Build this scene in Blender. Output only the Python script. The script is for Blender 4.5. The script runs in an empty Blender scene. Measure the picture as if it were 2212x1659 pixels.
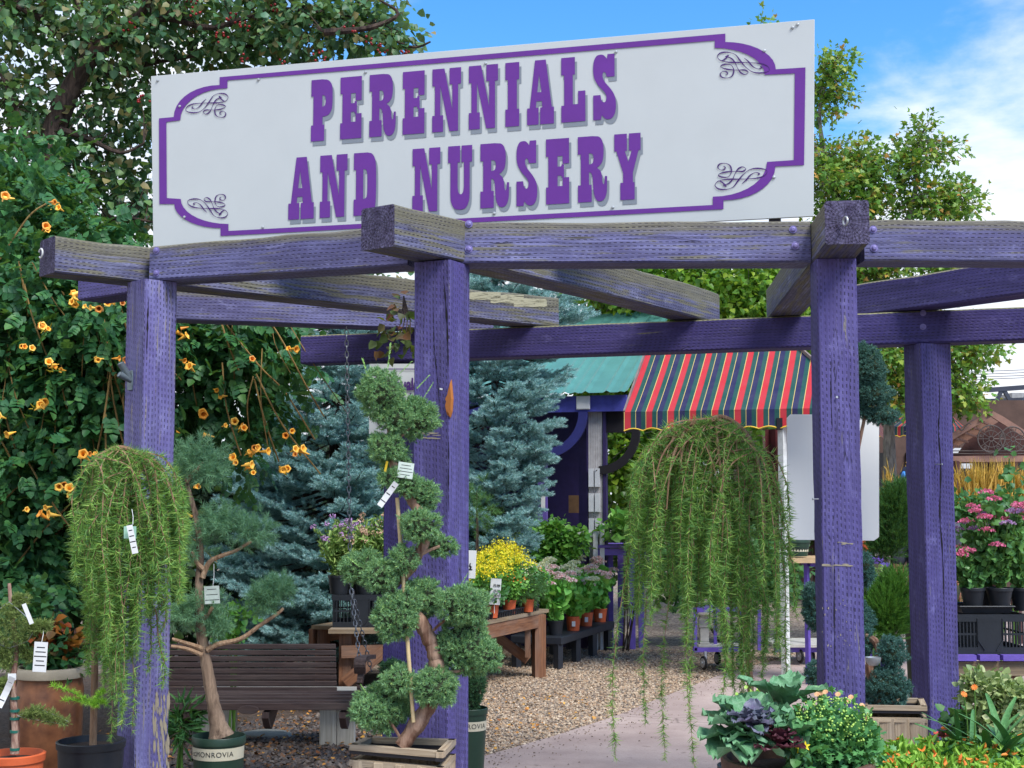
import bpy, bmesh, math, random
import numpy as np
from mathutils import Vector
PI = math.pi
R = math.radians
SC = bpy.context.scene
COL = SC.collection
random.seed(7)
NR = np.random.RandomState(11)

# ---------------------------------------------------------------- camera
FPX, CX, CY, HZ = 3000.0, 1106.0, 829.5, 1079.5      # measured on the photo at 2212 px width
PITCH = math.atan((HZ - CY) / FPX)
CAMZ = 1.6
cam_data = bpy.data.cameras.new('camera')
cam = bpy.data.objects.new('camera', cam_data)
COL.objects.link(cam)
cam.location = (0, 0, CAMZ)
cam.rotation_euler = (PI / 2 + PITCH, 0, 0)
cam_data.sensor_width = 36.0
cam_data.lens = 36.0 * FPX / 2212.0
cam_data.clip_end = 2000
SC.camera = cam

# ---------------------------------------------------------------- light
SUN_EL, SUN_AZ = R(52), R(140)                       # azimuth clockwise from +Y: behind the camera, to the right
w = bpy.data.worlds.new('World')
SC.world = w
w.use_nodes = True
nt = w.node_tree
nt.nodes.clear()
def wn(t, **k):
    n = nt.nodes.new(t)
    for a, b in k.items(): setattr(n, a, b)
    return n
sky = wn('ShaderNodeTexSky', sky_type='NISHITA', sun_disc=False, sun_elevation=SUN_EL, sun_rotation=SUN_AZ,
         altitude=1500, air_density=1.0, dust_density=0.4, ozone_density=2.5)
hsv = wn('ShaderNodeHueSaturation'); hsv.inputs['Saturation'].default_value = 1.3; hsv.inputs['Value'].default_value = 1.45
hsv.inputs['Hue'].default_value = 0.497
nt.links.new(sky.outputs[0], hsv.inputs['Color'])
tc = wn('ShaderNodeTexCoord')
mp = wn('ShaderNodeMapping'); mp.inputs['Scale'].default_value = (1.0, 1.0, 3.4); mp.inputs['Location'].default_value = (0.35, 0.1, 0.37)
nt.links.new(tc.outputs['Generated'], mp.inputs['Vector'])
no = wn('ShaderNodeTexNoise'); no.inputs['Scale'].default_value = 2.6; no.inputs['Detail'].default_value = 9; no.inputs['Roughness'].default_value = 0.56
no.inputs['Distortion'].default_value = 0.25
nt.links.new(mp.outputs[0], no.inputs['Vector'])
sx = wn('ShaderNodeSeparateXYZ'); nt.links.new(tc.outputs['Generated'], sx.inputs[0])
def wm(op, a, b, clamp=False):
    n = wn('ShaderNodeMath', operation=op, use_clamp=clamp)
    for i, v in enumerate((a, b)):
        if v is None: continue
        if isinstance(v, (int, float)): n.inputs[i].default_value = v
        else: nt.links.new(v, n.inputs[i])
    return n.outputs[0]
# cloud cover: a bank low over the horizon, wisps above, thick to the left (behind the trees)
low = wn('ShaderNodeMapRange', clamp=True); low.inputs[1].default_value = 0.25; low.inputs[2].default_value = 0.185
low.inputs[3].default_value = 0.0; low.inputs[4].default_value = 0.30
nt.links.new(sx.outputs[2], low.inputs[0])
lft = wn('ShaderNodeMapRange', clamp=True); lft.inputs[1].default_value = -0.06; lft.inputs[2].default_value = -0.26
lft.inputs[3].default_value = 0.0; lft.inputs[4].default_value = 0.30
nt.links.new(sx.outputs[0], lft.inputs[0])
cov = wm('ADD', wm('ADD', no.outputs['Fac'], low.outputs[0]), lft.outputs[0])
cr = wn('ShaderNodeMapRange', clamp=True); cr.interpolation_type = 'SMOOTHSTEP'
cr.inputs[1].default_value = 0.56; cr.inputs[2].default_value = 0.76
nt.links.new(cov, cr.inputs[0])
no2 = wn('ShaderNodeTexNoise'); no2.inputs['Scale'].default_value = 5.0; no2.inputs['Detail'].default_value = 6
nt.links.new(mp.outputs[0], no2.inputs['Vector'])
shade = wn('ShaderNodeMixRGB'); shade.inputs[1].default_value = (4.6, 5.2, 6.1, 1); shade.inputs[2].default_value = (6.9, 7.0, 7.2, 1)
nt.links.new(no2.outputs['Fac'], shade.inputs[0])
mixc = wn('ShaderNodeMixRGB')
nt.links.new(cr.outputs[0], mixc.inputs[0]); nt.links.new(hsv.outputs[0], mixc.inputs[1]); nt.links.new(shade.outputs[0], mixc.inputs[2])
bg = wn('ShaderNodeBackground'); bg.inputs['Strength'].default_value = 0.1
nt.links.new(mixc.outputs[0], bg.inputs['Color'])
wo = wn('ShaderNodeOutputWorld'); nt.links.new(bg.outputs[0], wo.inputs[0])

sl = bpy.data.lights.new('sun', 'SUN'); sl.energy = 2.9; sl.angle = R(26); sl.color = (1.0, 0.965, 0.91)
sun = bpy.data.objects.new('sun', sl); COL.objects.link(sun)
sd = Vector((math.sin(SUN_AZ) * math.cos(SUN_EL), math.cos(SUN_AZ) * math.cos(SUN_EL), math.sin(SUN_EL)))
sun.rotation_euler = sd.to_track_quat('Z', 'Y').to_euler()
sun.location = (4, -4, 8)
SC.view_settings.view_transform = 'Standard'
SC.view_settings.look = 'None'
SC.view_settings.exposure = 0.92
SC.view_settings.gamma = 1.0
SC.render.engine = 'CYCLES'
SC.cycles.max_bounces = 6
SC.cycles.transparent_max_bounces = 4

# ---------------------------------------------------------------- measuring helpers
_c, _s = math.cos(PITCH), math.sin(PITCH)
def ray(x, y):
    u = CY - y
    dx, dy, dz = x - CX, FPX * _c - u * _s, FPX * _s + u * _c
    return dx / dy, dz / dy
def at(x, y, d):                                     # the point seen at photo pixel x, y, d metres in front
    a, b = ray(x, y)
    return Vector((a * d, d, CAMZ + b * d))
def atz(x, y, z):                                    # the point seen at x, y that lies at height z
    a, b = ray(x, y)
    d = (z - CAMZ) / b
    return Vector((a * d, d, z))
def m(px, d): return px * d / FPX                    # pixels to metres at distance d

# ---------------------------------------------------------------- materials
def lin(c):
    return tuple(((v / 255.0) / 12.92 if v / 255.0 <= 0.04045 else ((v / 255.0 + 0.055) / 1.055) ** 2.4) for v in c) + (1.0,)
class NT:
    def __init__(s, name):
        s.m = bpy.data.materials.new(name); s.m.use_nodes = True
        s.t = s.m.node_tree; s.t.nodes.clear()
        s.out = s.t.nodes.new('ShaderNodeOutputMaterial')
    def n(s, t, ins=None, **k):
        nd = s.t.nodes.new(t)
        for a, b in k.items(): setattr(nd, a, b)
        if ins:
            for a, b in ins.items(): s.set(nd, a, b)
        return nd
    def set(s, nd, a, b):
        i = nd.inputs[a]
        if isinstance(b, bpy.types.NodeSocket): s.t.links.new(b, i)
        else: i.default_value = b
    def math(s, op, a, b=0.0, clamp=False):
        nd = s.n('ShaderNodeMath', {0: a, 1: b}, operation=op, use_clamp=clamp); return nd.outputs[0]
    def mix(s, f, a, b, mode='MIX'):
        nd = s.n('ShaderNodeMixRGB', {0: f, 1: a, 2: b}, blend_type=mode); return nd.outputs[0]
    def rng(s, v, a, b, c=0.0, d=1.0, smooth=False):
        nd = s.n('ShaderNodeMapRange', {0: v, 1: a, 2: b, 3: c, 4: d}, clamp=True)
        if smooth: nd.interpolation_type = 'SMOOTHSTEP'
        return nd.outputs[0]
    def ramp(s, f, stops):
        nd = s.n('ShaderNodeValToRGB', {0: f}); e = nd.color_ramp.elements
        while len(e) < len(stops): e.new(0.5)
        for q, (p, c) in zip(e, stops): q.position = p; q.color = c
        return nd.outputs[0]
    def noise(s, vec, scale, detail=4, rough=0.55, dist=0.0):
        nd = s.n('ShaderNodeTexNoise', {'Scale': scale, 'Detail': detail, 'Roughness': rough, 'Distortion': dist})
        if vec is not None: s.t.links.new(vec, nd.inputs['Vector'])
        return nd.outputs['Fac']
    def map(s, vec, scale=(1, 1, 1), loc=(0, 0, 0), rot=(0, 0, 0)):
        return s.n('ShaderNodeMapping', {'Vector': vec, 'Scale': scale, 'Location': loc, 'Rotation': rot}).outputs[0]
    def pbr(s, color, rough=0.7, bump=None, bs=0.3, bd=0.01, metal=0.0, spec=0.4, normal=None):
        p = s.n('ShaderNodeBsdfPrincipled', {'Base Color': color, 'Roughness': rough, 'Metallic': metal})
        p.inputs['Specular IOR Level'].default_value = spec
        if bump is not None:
            b = s.n('ShaderNodeBump', {'Height': bump, 'Strength': bs, 'Distance': bd})
            s.t.links.new(b.outputs[0], p.inputs['Normal'])
        s.t.links.new(p.outputs[0], s.out.inputs[0]); s.p = p
        return s.m
MATS = {}
def flat(name, rgb, rough=0.6, var=0.12, scale=14.0, metal=0.0, spec=0.4, bump=0.15):
    """a plain painted / moulded surface with a little mottling and grain"""
    if name in MATS: return MATS[name]
    t = NT(name); oc = t.n('ShaderNodeTexCoord').outputs['Object']
    a = t.noise(oc, scale, 6, 0.6); b = t.noise(oc, scale * 7, 3)
    c = lin(rgb); dk = tuple(v * (1 - var * 2) for v in c[:3]) + (1,); lt = tuple(min(1, v * (1 + var)) for v in c[:3]) + (1,)
    cc = t.ramp(a, [(0.3, dk), (0.7, lt)])
    MATS[name] = t.pbr(cc, t.rng(b, 0, 1, rough - .08, rough + .08), b, bump, 0.004, metal, spec)
    return MATS[name]
def leafm(name, cols, rough=0.5, trans=0.35, tint=1.3, spec=0.35):
    """foliage: each leaf takes its own shade from the list"""
    if name in MATS: return MATS[name]
    t = NT(name); g = t.n('ShaderNodeNewGeometry')
    rp = t.n('ShaderNodeValToRGB', {0: g.outputs['Random Per Island']}); e = rp.color_ramp.elements
    while len(e) < len(cols): e.new(0.5)
    for i, (q, c) in enumerate(zip(e, cols)): q.position = i / max(1, len(cols) - 1); q.color = tuple(min(.85, v * tint) for v in lin(c)[:3]) + (1,)
    cc = rp.outputs[0]
    p = t.n('ShaderNodeBsdfPrincipled', {'Base Color': cc, 'Roughness': rough})
    p.inputs['Specular IOR Level'].default_value = spec
    tr = t.n('ShaderNodeBsdfTranslucent', {'Color': t.mix(0.5, cc, (0.25, 0.42, 0.03, 1))})
    mx = t.n('ShaderNodeMixShader', {0: trans, 1: p.outputs[0], 2: tr.outputs[0]})
    t.t.links.new(mx.outputs[0], t.out.inputs[0])
    MATS[name] = t.m
    return t.m

def timber(name, base, faded, bare, wear=0.3, fade=0.4, topwear=1.0, seed=0.0, crest=None, gs=0.45):
    """painted incised timber; UV in metres, U along the grain"""
    t = NT(name)
    uv = t.n('ShaderNodeTexCoord').outputs['UV']
    uvm = t.map(uv, loc=(seed, seed * .7, 0))
    wob = t.noise(t.map(uvm, (3, 8, 1)), 1.0, 3)
    sp = t.n('ShaderNodeSeparateXYZ', {0: uv})
    U = t.math('ADD', sp.outputs[0], t.math('MULTIPLY', wob, 0.022)); V = t.math('ADD', sp.outputs[1], t.math('MULTIPLY', wob, 0.012))
    # rows of short incision slits
    col_ = t.math('DIVIDE', V, 0.0160)
    jit = t.n('ShaderNodeTexWhiteNoise', {'W': t.math('FLOOR', col_)}, noise_dimensions='1D').outputs['Value']
    row = t.math('ADD', t.math('ADD', t.math('DIVIDE', U, 0.0275), t.math('MULTIPLY', jit, .35)), t.math('MULTIPLY', V, 9.0))
    fu = t.math('ABSOLUTE', t.math('SUBTRACT', t.math('FRACT', row), 0.5))
    fv = t.math('ABSOLUTE', t.math('SUBTRACT', t.math('FRACT', col_), 0.5))
    slit = t.math('MULTIPLY', t.rng(fu, 0.2, 0.3, 1, 0), t.rng(fv, 0.08, 0.2, 1, 0))
    patch = t.rng(t.noise(t.map(uvm, (4, 9, 1)), 1.0, 4, .65), 0.36, 0.58, .22, 1)
    slit = t.math('MULTIPLY', slit, patch)
    grain = t.noise(t.map(uvm, (3.5, 90, 1)), 1.0, 6, 0.62, 0.4)
    grain2 = t.noise(t.map(uvm, (9, 240, 1)), 1.0, 4, 0.6, 0.2)
    big = t.noise(t.map(uvm, (1.6, 7, 1)), 1.0, 5, 0.6)
    crack = t.n('ShaderNodeTexNoise', {'Vector': t.map(uvm, (0.9, 26, 1)), 'Scale': 1.0, 'Detail': 3, 'Distortion': 0.6}).outputs['Fac']
    ck = t.math('MULTIPLY', t.rng(t.math('ABSOLUTE', t.math('SUBTRACT', crack, 0.56)), 0.0, 0.009, 1, 0), t.rng(big, .45, .6))
    c = t.mix(t.rng(big, 0.35, 0.68, 0, fade * 1.6, True), lin(base), lin(faded))
    c = t.mix(t.rng(grain, 0.40, 0.62, 0, gs), c, tuple(v * .55 for v in lin(base)[:3]) + (1,))
    blot = t.noise(t.map(uvm, (11, 30, 1)), 1.0, 5, 0.7)
    c = t.mix(t.rng(blot, .52, .66, 0, .4 * fade + .08), c, lin(faded))
    grime = t.noise(t.map(uvm, (1.3, 16, 1)), 1.0, 6, .65, .5); c = t.mix(t.rng(grime, .5, .72, 0, .5), c, (.02, .018, .03, 1)); c = t.mix(t.rng(t.noise(t.map(uvm, (7, 13, 1)), 1.0, 6, .7), .56, .74, 0, .45), c, lin(tuple(min(255, v + 42) for v in faded)))
    # bare wood where paint has gone
    nz = t.n('ShaderNodeSeparateXYZ', {0: t.n('ShaderNodeNewGeometry').outputs['Normal']}).outputs[2]
    up = t.rng(nz, 0.25, 0.8, 0, topwear)
    wv = t.math('ADD', t.math('MULTIPLY', t.noise(t.map(uvm, (3.2, 42, 1)), 1.0, 6, 0.65), 1.0), t.math('MULTIPLY', big, 0.35))
    bareF = t.math('MAXIMUM', t.rng(wv, 0.84 - wear * .42, 0.92 - wear * .38, 0, .85), up)
    if crest:
        oz = t.n('ShaderNodeSeparateXYZ', {0: t.n('ShaderNodeTexCoord').outputs['Object']}).outputs[2]
        bareF = t.math('MAXIMUM', bareF, t.rng(t.math('ADD', oz, t.math('MULTIPLY', t.math('ADD', grain, big), .075)), crest, crest + .035, 0, .8))
    bw = t.mix(t.rng(grain2, .35, .65), lin(bare), tuple(v * .5 for v in lin(bare)[:3]) + (1,))
    c = t.mix(bareF, c, bw)
    c = t.mix(t.math('MULTIPLY', slit, 0.72), c, (0.016, 0.012, 0.03, 1))
    c = t.mix(t.math('MULTIPLY', ck, 0.85), c, (0.01, 0.009, 0.012, 1))
    h = t.math('SUBTRACT', t.math('ADD', t.math('MULTIPLY', grain, .5), t.math('MULTIPLY', grain2, .35)), t.math('ADD', t.math('MULTIPLY', slit, .9), t.math('MULTIPLY', ck, 1.4)))
    return t.pbr(c, 0.66, h, 0.55, 0.006, 0, 0.35)

def rawwood(name, c1, c2, grey=0.3, sc=1.0):
    if name in MATS: return MATS[name]
    t = NT(name); uv = t.n('ShaderNodeTexCoord').outputs['UV']
    g = t.noise(t.map(uv, (4 * sc, 70 * sc, 1)), 1.0, 6, .6, .5); b = t.noise(t.map(uv, (2 * sc, 6 * sc, 1)), 1.0, 4)
    c = t.mix(t.rng(g, .35, .68), lin(c1), lin(c2)); c = t.mix(t.rng(b, .4, .7, 0, grey), c, lin((150, 146, 138)))
    MATS[name] = t.pbr(c, .75, g, .4, .004, 0, .25)
    return MATS[name]
def barkm(name, c1, c2, sc=1.0):
    if name in MATS: return MATS[name]
    t = NT(name); oc = t.n('ShaderNodeTexCoord').outputs['Object']
    g = t.noise(t.map(oc, (30 * sc, 30 * sc, 6 * sc)), 1.0, 6, .65, .8)
    v = t.n('ShaderNodeTexVoronoi', {'Vector': t.map(oc, (40 * sc, 40 * sc, 14 * sc)), 'Scale': 1.0}).outputs['Distance']
    c = t.mix(t.rng(g, .35, .66), lin(c1), lin(c2))
    MATS[name] = t.pbr(c, .85, t.math('ADD', g, v), .7, .01, 0, .2)
    return MATS[name]

# ---------------------------------------------------------------- mesh helpers
def setp(o, label=None, cat=None, group=None, kind=None):
    if label: o['label'] = label
    if cat: o['category'] = cat
    if group: o['group'] = group
    if kind: o['kind'] = kind
    return o
def thing(name, label, cat, loc=(0, 0, 0), group=None, rz=0.0):
    o = bpy.data.objects.new(name, None); COL.objects.link(o)
    o.location = loc; o.rotation_euler = (0, 0, rz); o.empty_display_size = .1
    return setp(o, label, cat, group)
def link(name, me, mat, parent=None, smooth=False):
    o = bpy.data.objects.new(name, me); COL.objects.link(o)
    if mat is not None and len(me.materials) == 0:
        for q in (mat if isinstance(mat, (list, tuple)) else [mat]): me.materials.append(q)
    if parent is not None: o.parent = parent
    if smooth:
        me.polygons.foreach_set('use_smooth', [True] * len(me.polygons))
    return o
def mesh_np(name, V, F, mat, parent=None, smooth=False, local=True):
    """V (n,3) world coordinates; F (m,k)"""
    V = np.asarray(V, dtype=np.float32)
    if parent is not None and local: V = V - np.array(gloc(parent), dtype=np.float32)
    me = bpy.data.meshes.new(name)
    F = np.asarray(F, dtype=np.int32); mf, k = F.shape
    me.vertices.add(len(V)); me.vertices.foreach_set('co', V.ravel())
    me.loops.add(mf * k); me.loops.foreach_set('vertex_index', F.ravel())
    me.polygons.add(mf); me.polygons.foreach_set('loop_start', np.arange(0, mf * k, k, dtype=np.int32))
    me.polygons.foreach_set('loop_total', np.full(mf, k, dtype=np.int32))
    me.update(calc_edges=True)
    return link(name, me, mat, parent, smooth)
def gloc(o):
    v = Vector((0, 0, 0))
    while o is not None: v = v + Vector(o.location); o = o.parent
    return v
def dup(root, loc, rz=None, label=None, sc=None, group=None):
    c = root.copy(); COL.objects.link(c); c.location = loc
    if rz is not None: c.rotation_euler = (0, 0, rz)
    if sc is not None: c.scale = (sc, sc, sc) if isinstance(sc, (int, float)) else sc
    if label: c['label'] = label
    if group: c['group'] = group
    def rec(a, b):
        for ch in [q for q in a.children]:
            d = ch.copy(); COL.objects.link(d); d.parent = b; rec(ch, d)
    rec(root, c)
    return c
class MB:
    """collects faces, with UVs in metres (U along the longest side) where asked"""
    def __init__(s): s.v = []; s.f = []; s.uv = []; s.mi = []
    def face(s, pts, uv=None, mi=0):
        b = len(s.v); s.v += [tuple(p) for p in pts]; s.f.append(tuple(range(b, b + len(pts))))
        s.uv.append(uv if uv else [(0, 0)] * len(pts)); s.mi.append(mi)
    def grid(s, P, closed=False, uv=None, mi=0):
        """P[i][j] points, rows i, cols j"""
        b = len(s.v); nr, nc = len(P), len(P[0])
        for r_ in P: s.v += [tuple(p) for p in r_]
        for i in range(nr - 1):
            for j in range(nc if closed else nc - 1):
                j2 = (j + 1) % nc
                s.f.append((b + i * nc + j, b + i * nc + j2, b + (i + 1) * nc + j2, b + (i + 1) * nc + j)); s.mi.append(mi)
                if uv: s.uv.append([uv(i, j), uv(i, j + 1), uv(i + 1, j + 1), uv(i + 1, j)])
                else: s.uv.append([(0, 0)] * 4)
    def tube(s, pts, rad, n=8, cap=True, mi=0):
        pts = [Vector(p) for p in pts]; L = 0; Ls = [0]
        for a, b in zip(pts, pts[1:]): L += (b - a).length; Ls.append(L)
        rr = rad if isinstance(rad, (list, tuple)) else [rad] * len(pts)
        ref = None; rows = []
        for i, p in enumerate(pts):
            d = (pts[min(i + 1, len(pts) - 1)] - pts[max(i - 1, 0)]).normalized()
            if ref is None: ref = d.orthogonal().normalized()
            ref = (ref - d * ref.dot(d))
            ref = ref.normalized() if ref.length > 1e-6 else d.orthogonal().normalized()
            q = d.cross(ref)
            rows.append([p + (ref * math.cos(2 * PI * k / n) + q * math.sin(2 * PI * k / n)) * rr[i] for k in range(n)])
        s.grid(rows, True, lambda i, j: (Ls[i], 2 * PI * rr[min(i, len(rr) - 1)] * j / n), mi)
        if cap:
            b = len(s.v); s.v += [tuple(q) for q in rows[0]] + [tuple(q) for q in rows[-1]]
            s.f.append(tuple(range(b + n - 1, b - 1, -1))); s.f.append(tuple(range(b + n, b + 2 * n)))
            s.uv += [[(0, 0)] * n] * 2; s.mi += [mi] * 2
    def lathe(s, prof, c=(0, 0, 0), n=24, mi=0, sy=1.0):
        P = [[(c[0] + r * math.cos(2 * PI * k / n), c[1] + sy * r * math.sin(2 * PI * k / n), c[2] + z) for k in range(n)] for r, z in prof]
        s.grid(P, True, lambda i, j: (prof[i][1], j * .1), mi)
    def prism(s, poly, a, b, ox, oy, oz=(0, 0, 0), mi=0):
        """poly (p,q) in the plane origin oz + p*ox + q*oy, extruded from a to b along ox x oy"""
        ox = Vector(ox); oy = Vector(oy); nn = ox.cross(oy).normalized(); oz = Vector(oz)
        A = [oz + ox * p + oy * q + nn * a for p, q in poly]; B = [oz + ox * p + oy * q + nn * b for p, q in poly]
        uvp = [(p, q) for p, q in poly]
        s.face(A[::-1], uvp[::-1], mi); s.face(B, uvp, mi)
        for i in range(len(poly)):
            j = (i + 1) % len(poly); l = (A[j] - A[i]).length
            s.face([A[i], A[j], B[j], B[i]], [(0, 0), (l, 0), (l, b - a), (0, b - a)], mi)
    def box(s, c, size, rz=0.0, rx=0.0, ry=0.0, mi=0, bev=0.0, uo=None):
        from mathutils import Euler
        M = Euler((rx, ry, rz)).to_matrix(); c = Vector(c); hx, hy, hz = size[0] / 2, size[1] / 2, size[2] / 2
        ax = max(range(3), key=lambda i: size[i]); uo = random.random() * 9 if uo is None else uo
        def P(x, y, z): return c + M @ Vector((x, y, z))
        F = [((-1, -1, -1), (1, -1, -1), (1, -1, 1), (-1, -1, 1)), ((1, 1, -1), (-1, 1, -1), (-1, 1, 1), (1, 1, 1)),
             ((1, -1, -1), (1, 1, -1), (1, 1, 1), (1, -1, 1)), ((-1, 1, -1), (-1, -1, -1), (-1, -1, 1), (-1, 1, 1)),
             ((-1, -1, 1), (1, -1, 1), (1, 1, 1), (-1, 1, 1)), ((-1, 1, -1), (1, 1, -1), (1, -1, -1), (-1, -1, -1))]
        for k, f in enumerate(F):
            L = [(q[0] * hx, q[1] * hy, q[2] * hz) for q in f]
            oth = [i for i in range(3) if i != ax and max(abs(f[0][i] - f[1][i]), abs(f[0][i] - f[2][i])) > 0]
            o = oth[0] if oth else (ax + 1) % 3
            s.face([P(*q) for q in L], [(q[ax] + uo, q[o] + uo + k * .3) if len(oth) == 1 else (q[oth[0]] + uo, q[oth[-1]]) for q in L], mi)
    def bar(s, a, b, w, h, mi=0, up=(0, 0, 1)):
        """a square bar from a to b, w wide and h high"""
        a = Vector(a); b = Vector(b); d = (b - a); L = d.length; d.normalize(); up = Vector(up)
        sd_ = d.cross(up)
        sd_ = sd_.normalized() if sd_.length > 1e-5 else d.orthogonal().normalized()
        u = sd_.cross(d).normalized(); uo = random.random() * 9
        C = [sd_ * (w / 2) + u * (-h / 2), sd_ * (w / 2) + u * (h / 2), sd_ * (-w / 2) + u * (h / 2), sd_ * (-w / 2) + u * (-h / 2)]
        for i in range(4):
            j = (i + 1) % 4; ww = (C[i] - C[j]).length
            s.face([a + C[i], a + C[j], b + C[j], b + C[i]], [(uo, i * .3), (uo, i * .3 + ww), (uo + L, i * .3 + ww), (uo + L, i * .3)], mi)
        s.face([a + q for q in C[::-1]], [(0, 0), (w, 0), (w, h), (0, h)], mi); s.face([b + q for q in C], [(0, 0), (w, 0), (w, h), (0, h)], mi)
    def ball(s, c, r, n=8, mi=0, sc=(1, 1, 1)):
        P = []
        for i in range(n // 2 + 1):
            th = PI * i / (n // 2)
            P.append([(c[0] + r * sc[0] * math.sin(th) * math.cos(2 * PI * k / n), c[1] + r * sc[1] * math.sin(th) * math.sin(2 * PI * k / n), c[2] + r * sc[2] * math.cos(th)) for k in range(n)])
        s.grid(P, True, None, mi)
    def build(s, name, mat, parent=None, smooth=False, bevel=0.0, merge=True):
        off = gloc(parent) if parent is not None else Vector((0, 0, 0))
        me = bpy.data.meshes.new(name)
        me.from_pydata([(x - off[0], y - off[1], z - off[2]) for x, y, z in s.v], [], s.f)
        ul = me.uv_layers.new(name='UVMap'); flatuv = [c for f in s.uv for q in f for c in q]
        ul.data.foreach_set('uv', flatuv)
        if max(s.mi, default=0) > 0: me.polygons.foreach_set('material_index', s.mi)
        if merge or bevel > 0:
            bm = bmesh.new(); bm.from_mesh(me); bmesh.ops.remove_doubles(bm, verts=bm.verts, dist=1e-5)
            bm.normal_update()
            if bevel > 0:
                ed = [e for e in bm.edges if len(e.link_faces) == 2 and e.calc_face_angle(0) > 0.6]
                bmesh.ops.bevel(bm, geom=ed, offset=bevel, segments=2, profile=.5, affect='EDGES', clamp_overlap=True)
            bm.to_mesh(me); bm.free()
        o = link(name, me, mat, parent, smooth)
        if smooth:
            try: me.set_sharp_from_angle(angle=R(40))
            except Exception: pass
        return o

# templates: verts (along, side, up), faces
def T_leaf(fold=.22, curl=.15, wide=.5):
    return (np.array([(0, 0, 0), (.28, wide, fold * .6), (.68, wide * .72, fold * .5 - curl * .4), (1, 0, -curl), (.68, -wide * .72, fold * .5 - curl * .4), (.28, -wide, fold * .6)], dtype=float),
            np.array([(0, 1, 2, 3), (0, 3, 4, 5)]))
T_OVAL = T_leaf()
def T_needles(n, spread=.8, nl=.4, w=.02, axis=1.0, tipn=4, seed=3):
    """a shoot: n blades round an axis of length axis, pointing forward"""
    r = random.Random(seed); V = []; F = []
    for i in range(n + tipn):
        t = axis * (i + .5) / n if i < n else axis
        a = i * 2.4 + r.random() * .5
        sp = spread * (1 - .35 * t) * (.85 + .3 * r.random()) if i < n else r.random() * .5
        L = nl * (.8 + .4 * r.random())
        d = Vector((math.cos(sp), math.sin(sp) * math.cos(a), math.sin(sp) * math.sin(a)))
        q = d.cross(Vector((r.random() - .5, r.random() - .5, r.random() - .5))).normalized() * w
        o = Vector((t, 0, 0)); b = len(V)
        V += [tuple(o - q), tuple(o + q), tuple(o + d * L)]; F.append((b, b + 1, b + 2))
    return np.array(V), np.array(F)
def T_maple():
    pts = []
    for i, (a, rr) in enumerate([(180, .1), (140, .55), (125, .3), (75, .85), (55, .38), (30, .6), (0, 1.0), (-30, .6), (-55, .38), (-75, .85), (-125, .3), (-140, .55)]):
        pts.append((.35 + .62 * rr * math.cos(R(a)), .62 * rr * math.sin(R(a)), .06 * math.sin(i * 2.0)))
    V = [(.35, 0, .05)] + pts
    F = [(0, 1 + i, 1 + (i + 1) % len(pts)) for i in range(len(pts))]
    return np.array(V), np.array(F)
T_MAPLE = T_maple()
def inst(T, P, D, S, N=None, W=None):
    """places template T at P along D, size S"""
    V, F = T; P = np.asarray(P, float); D = np.asarray(D, float); n = len(P)
    D = D / (np.linalg.norm(D, axis=1, keepdims=True) + 1e-9)
    if N is None: N = NR.normal(size=(n, 3))
    N = np.asarray(N, float) + 1e-4
    Sd = np.cross(D, N); Sd /= (np.linalg.norm(Sd, axis=1, keepdims=True) + 1e-9); Nn = np.cross(Sd, D)
    S = np.broadcast_to(np.asarray(S, float), (n,))[:, None, None]
    W = S if W is None else np.broadcast_to(np.asarray(W, float), (n,))[:, None, None]
    VV = P[:, None, :] + V[None, :, 0:1] * S * D[:, None, :] + V[None, :, 1:2] * W * Sd[:, None, :] + V[None, :, 2:3] * W * Nn[:, None, :]
    k = len(V); FF = F[None, :, :] + (np.arange(n) * k)[:, None, None]
    return VV.reshape(-1, 3), FF.reshape(-1, F.shape[1])
def join(parts):
    Vs, Fs, b = [], [], 0
    for V, F in parts:
        Vs.append(V); Fs.append(np.asarray(F) + b); b += len(V)
    return np.concatenate(Vs), np.concatenate(Fs)
def unit(a): return a / (np.linalg.norm(a, axis=1, keepdims=True) + 1e-9)
def blobpts(blobs, dens, shell=.45, seed=1):
    """points inside a list of (centre, (rx,ry,rz)) ellipsoids, biased to the shell; returns P, outward"""
    r = np.random.RandomState(seed); Ps, Os = [], []
    vol = [max(1e-9, b[1][0] * b[1][1] * b[1][2]) ** (2 / 3) for b in blobs]; tot = sum(vol)
    for b, v in zip(blobs, vol):
        n = max(1, int(dens * v / tot)); d = unit(r.normal(size=(n, 3)))
        rad = (1 - shell * r.rand(n) ** 1.3)[:, None]
        lump = 1 + .12 * np.sin(d[:, :1] * 7 + b[0][0] * 9) * np.cos(d[:, 2:3] * 6 + b[0][2] * 5)
        Ps.append(np.array(b[0])[None] + d * rad * lump * np.array(b[1])[None]); Os.append(unit(d / np.array(b[1])[None]))
    return np.concatenate(Ps), np.concatenate(Os)
def pxblob(x, y, d, rx, ry=None, rd=None):
    """an ellipsoid that is seen at x, y with radii rx, ry pixels"""
    ry = rx if ry is None else ry; rd = rx if rd is None else rd / m(1, d)
    return (tuple(at(x, y, d)), (m(rx, d), m(rd, d), m(ry, d)))
def spline(pts, n=6):
    pts = [Vector(p) for p in pts]; out = []
    for i in range(len(pts) - 1):
        p0 = pts[max(i - 1, 0)]; p1 = pts[i]; p2 = pts[i + 1]; p3 = pts[min(i + 2, len(pts) - 1)]
        for k in range(n):
            t = k / n
            out.append(.5 * ((2 * p1) + (-p0 + p2) * t + (2 * p0 - 5 * p1 + 4 * p2 - p3) * t * t + (-p0 + 3 * p1 - 3 * p2 + p3) * t ** 3))
    out.append(pts[-1]); return out
def rnds(a, b): return a + (b - a) * random.random()
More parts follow.
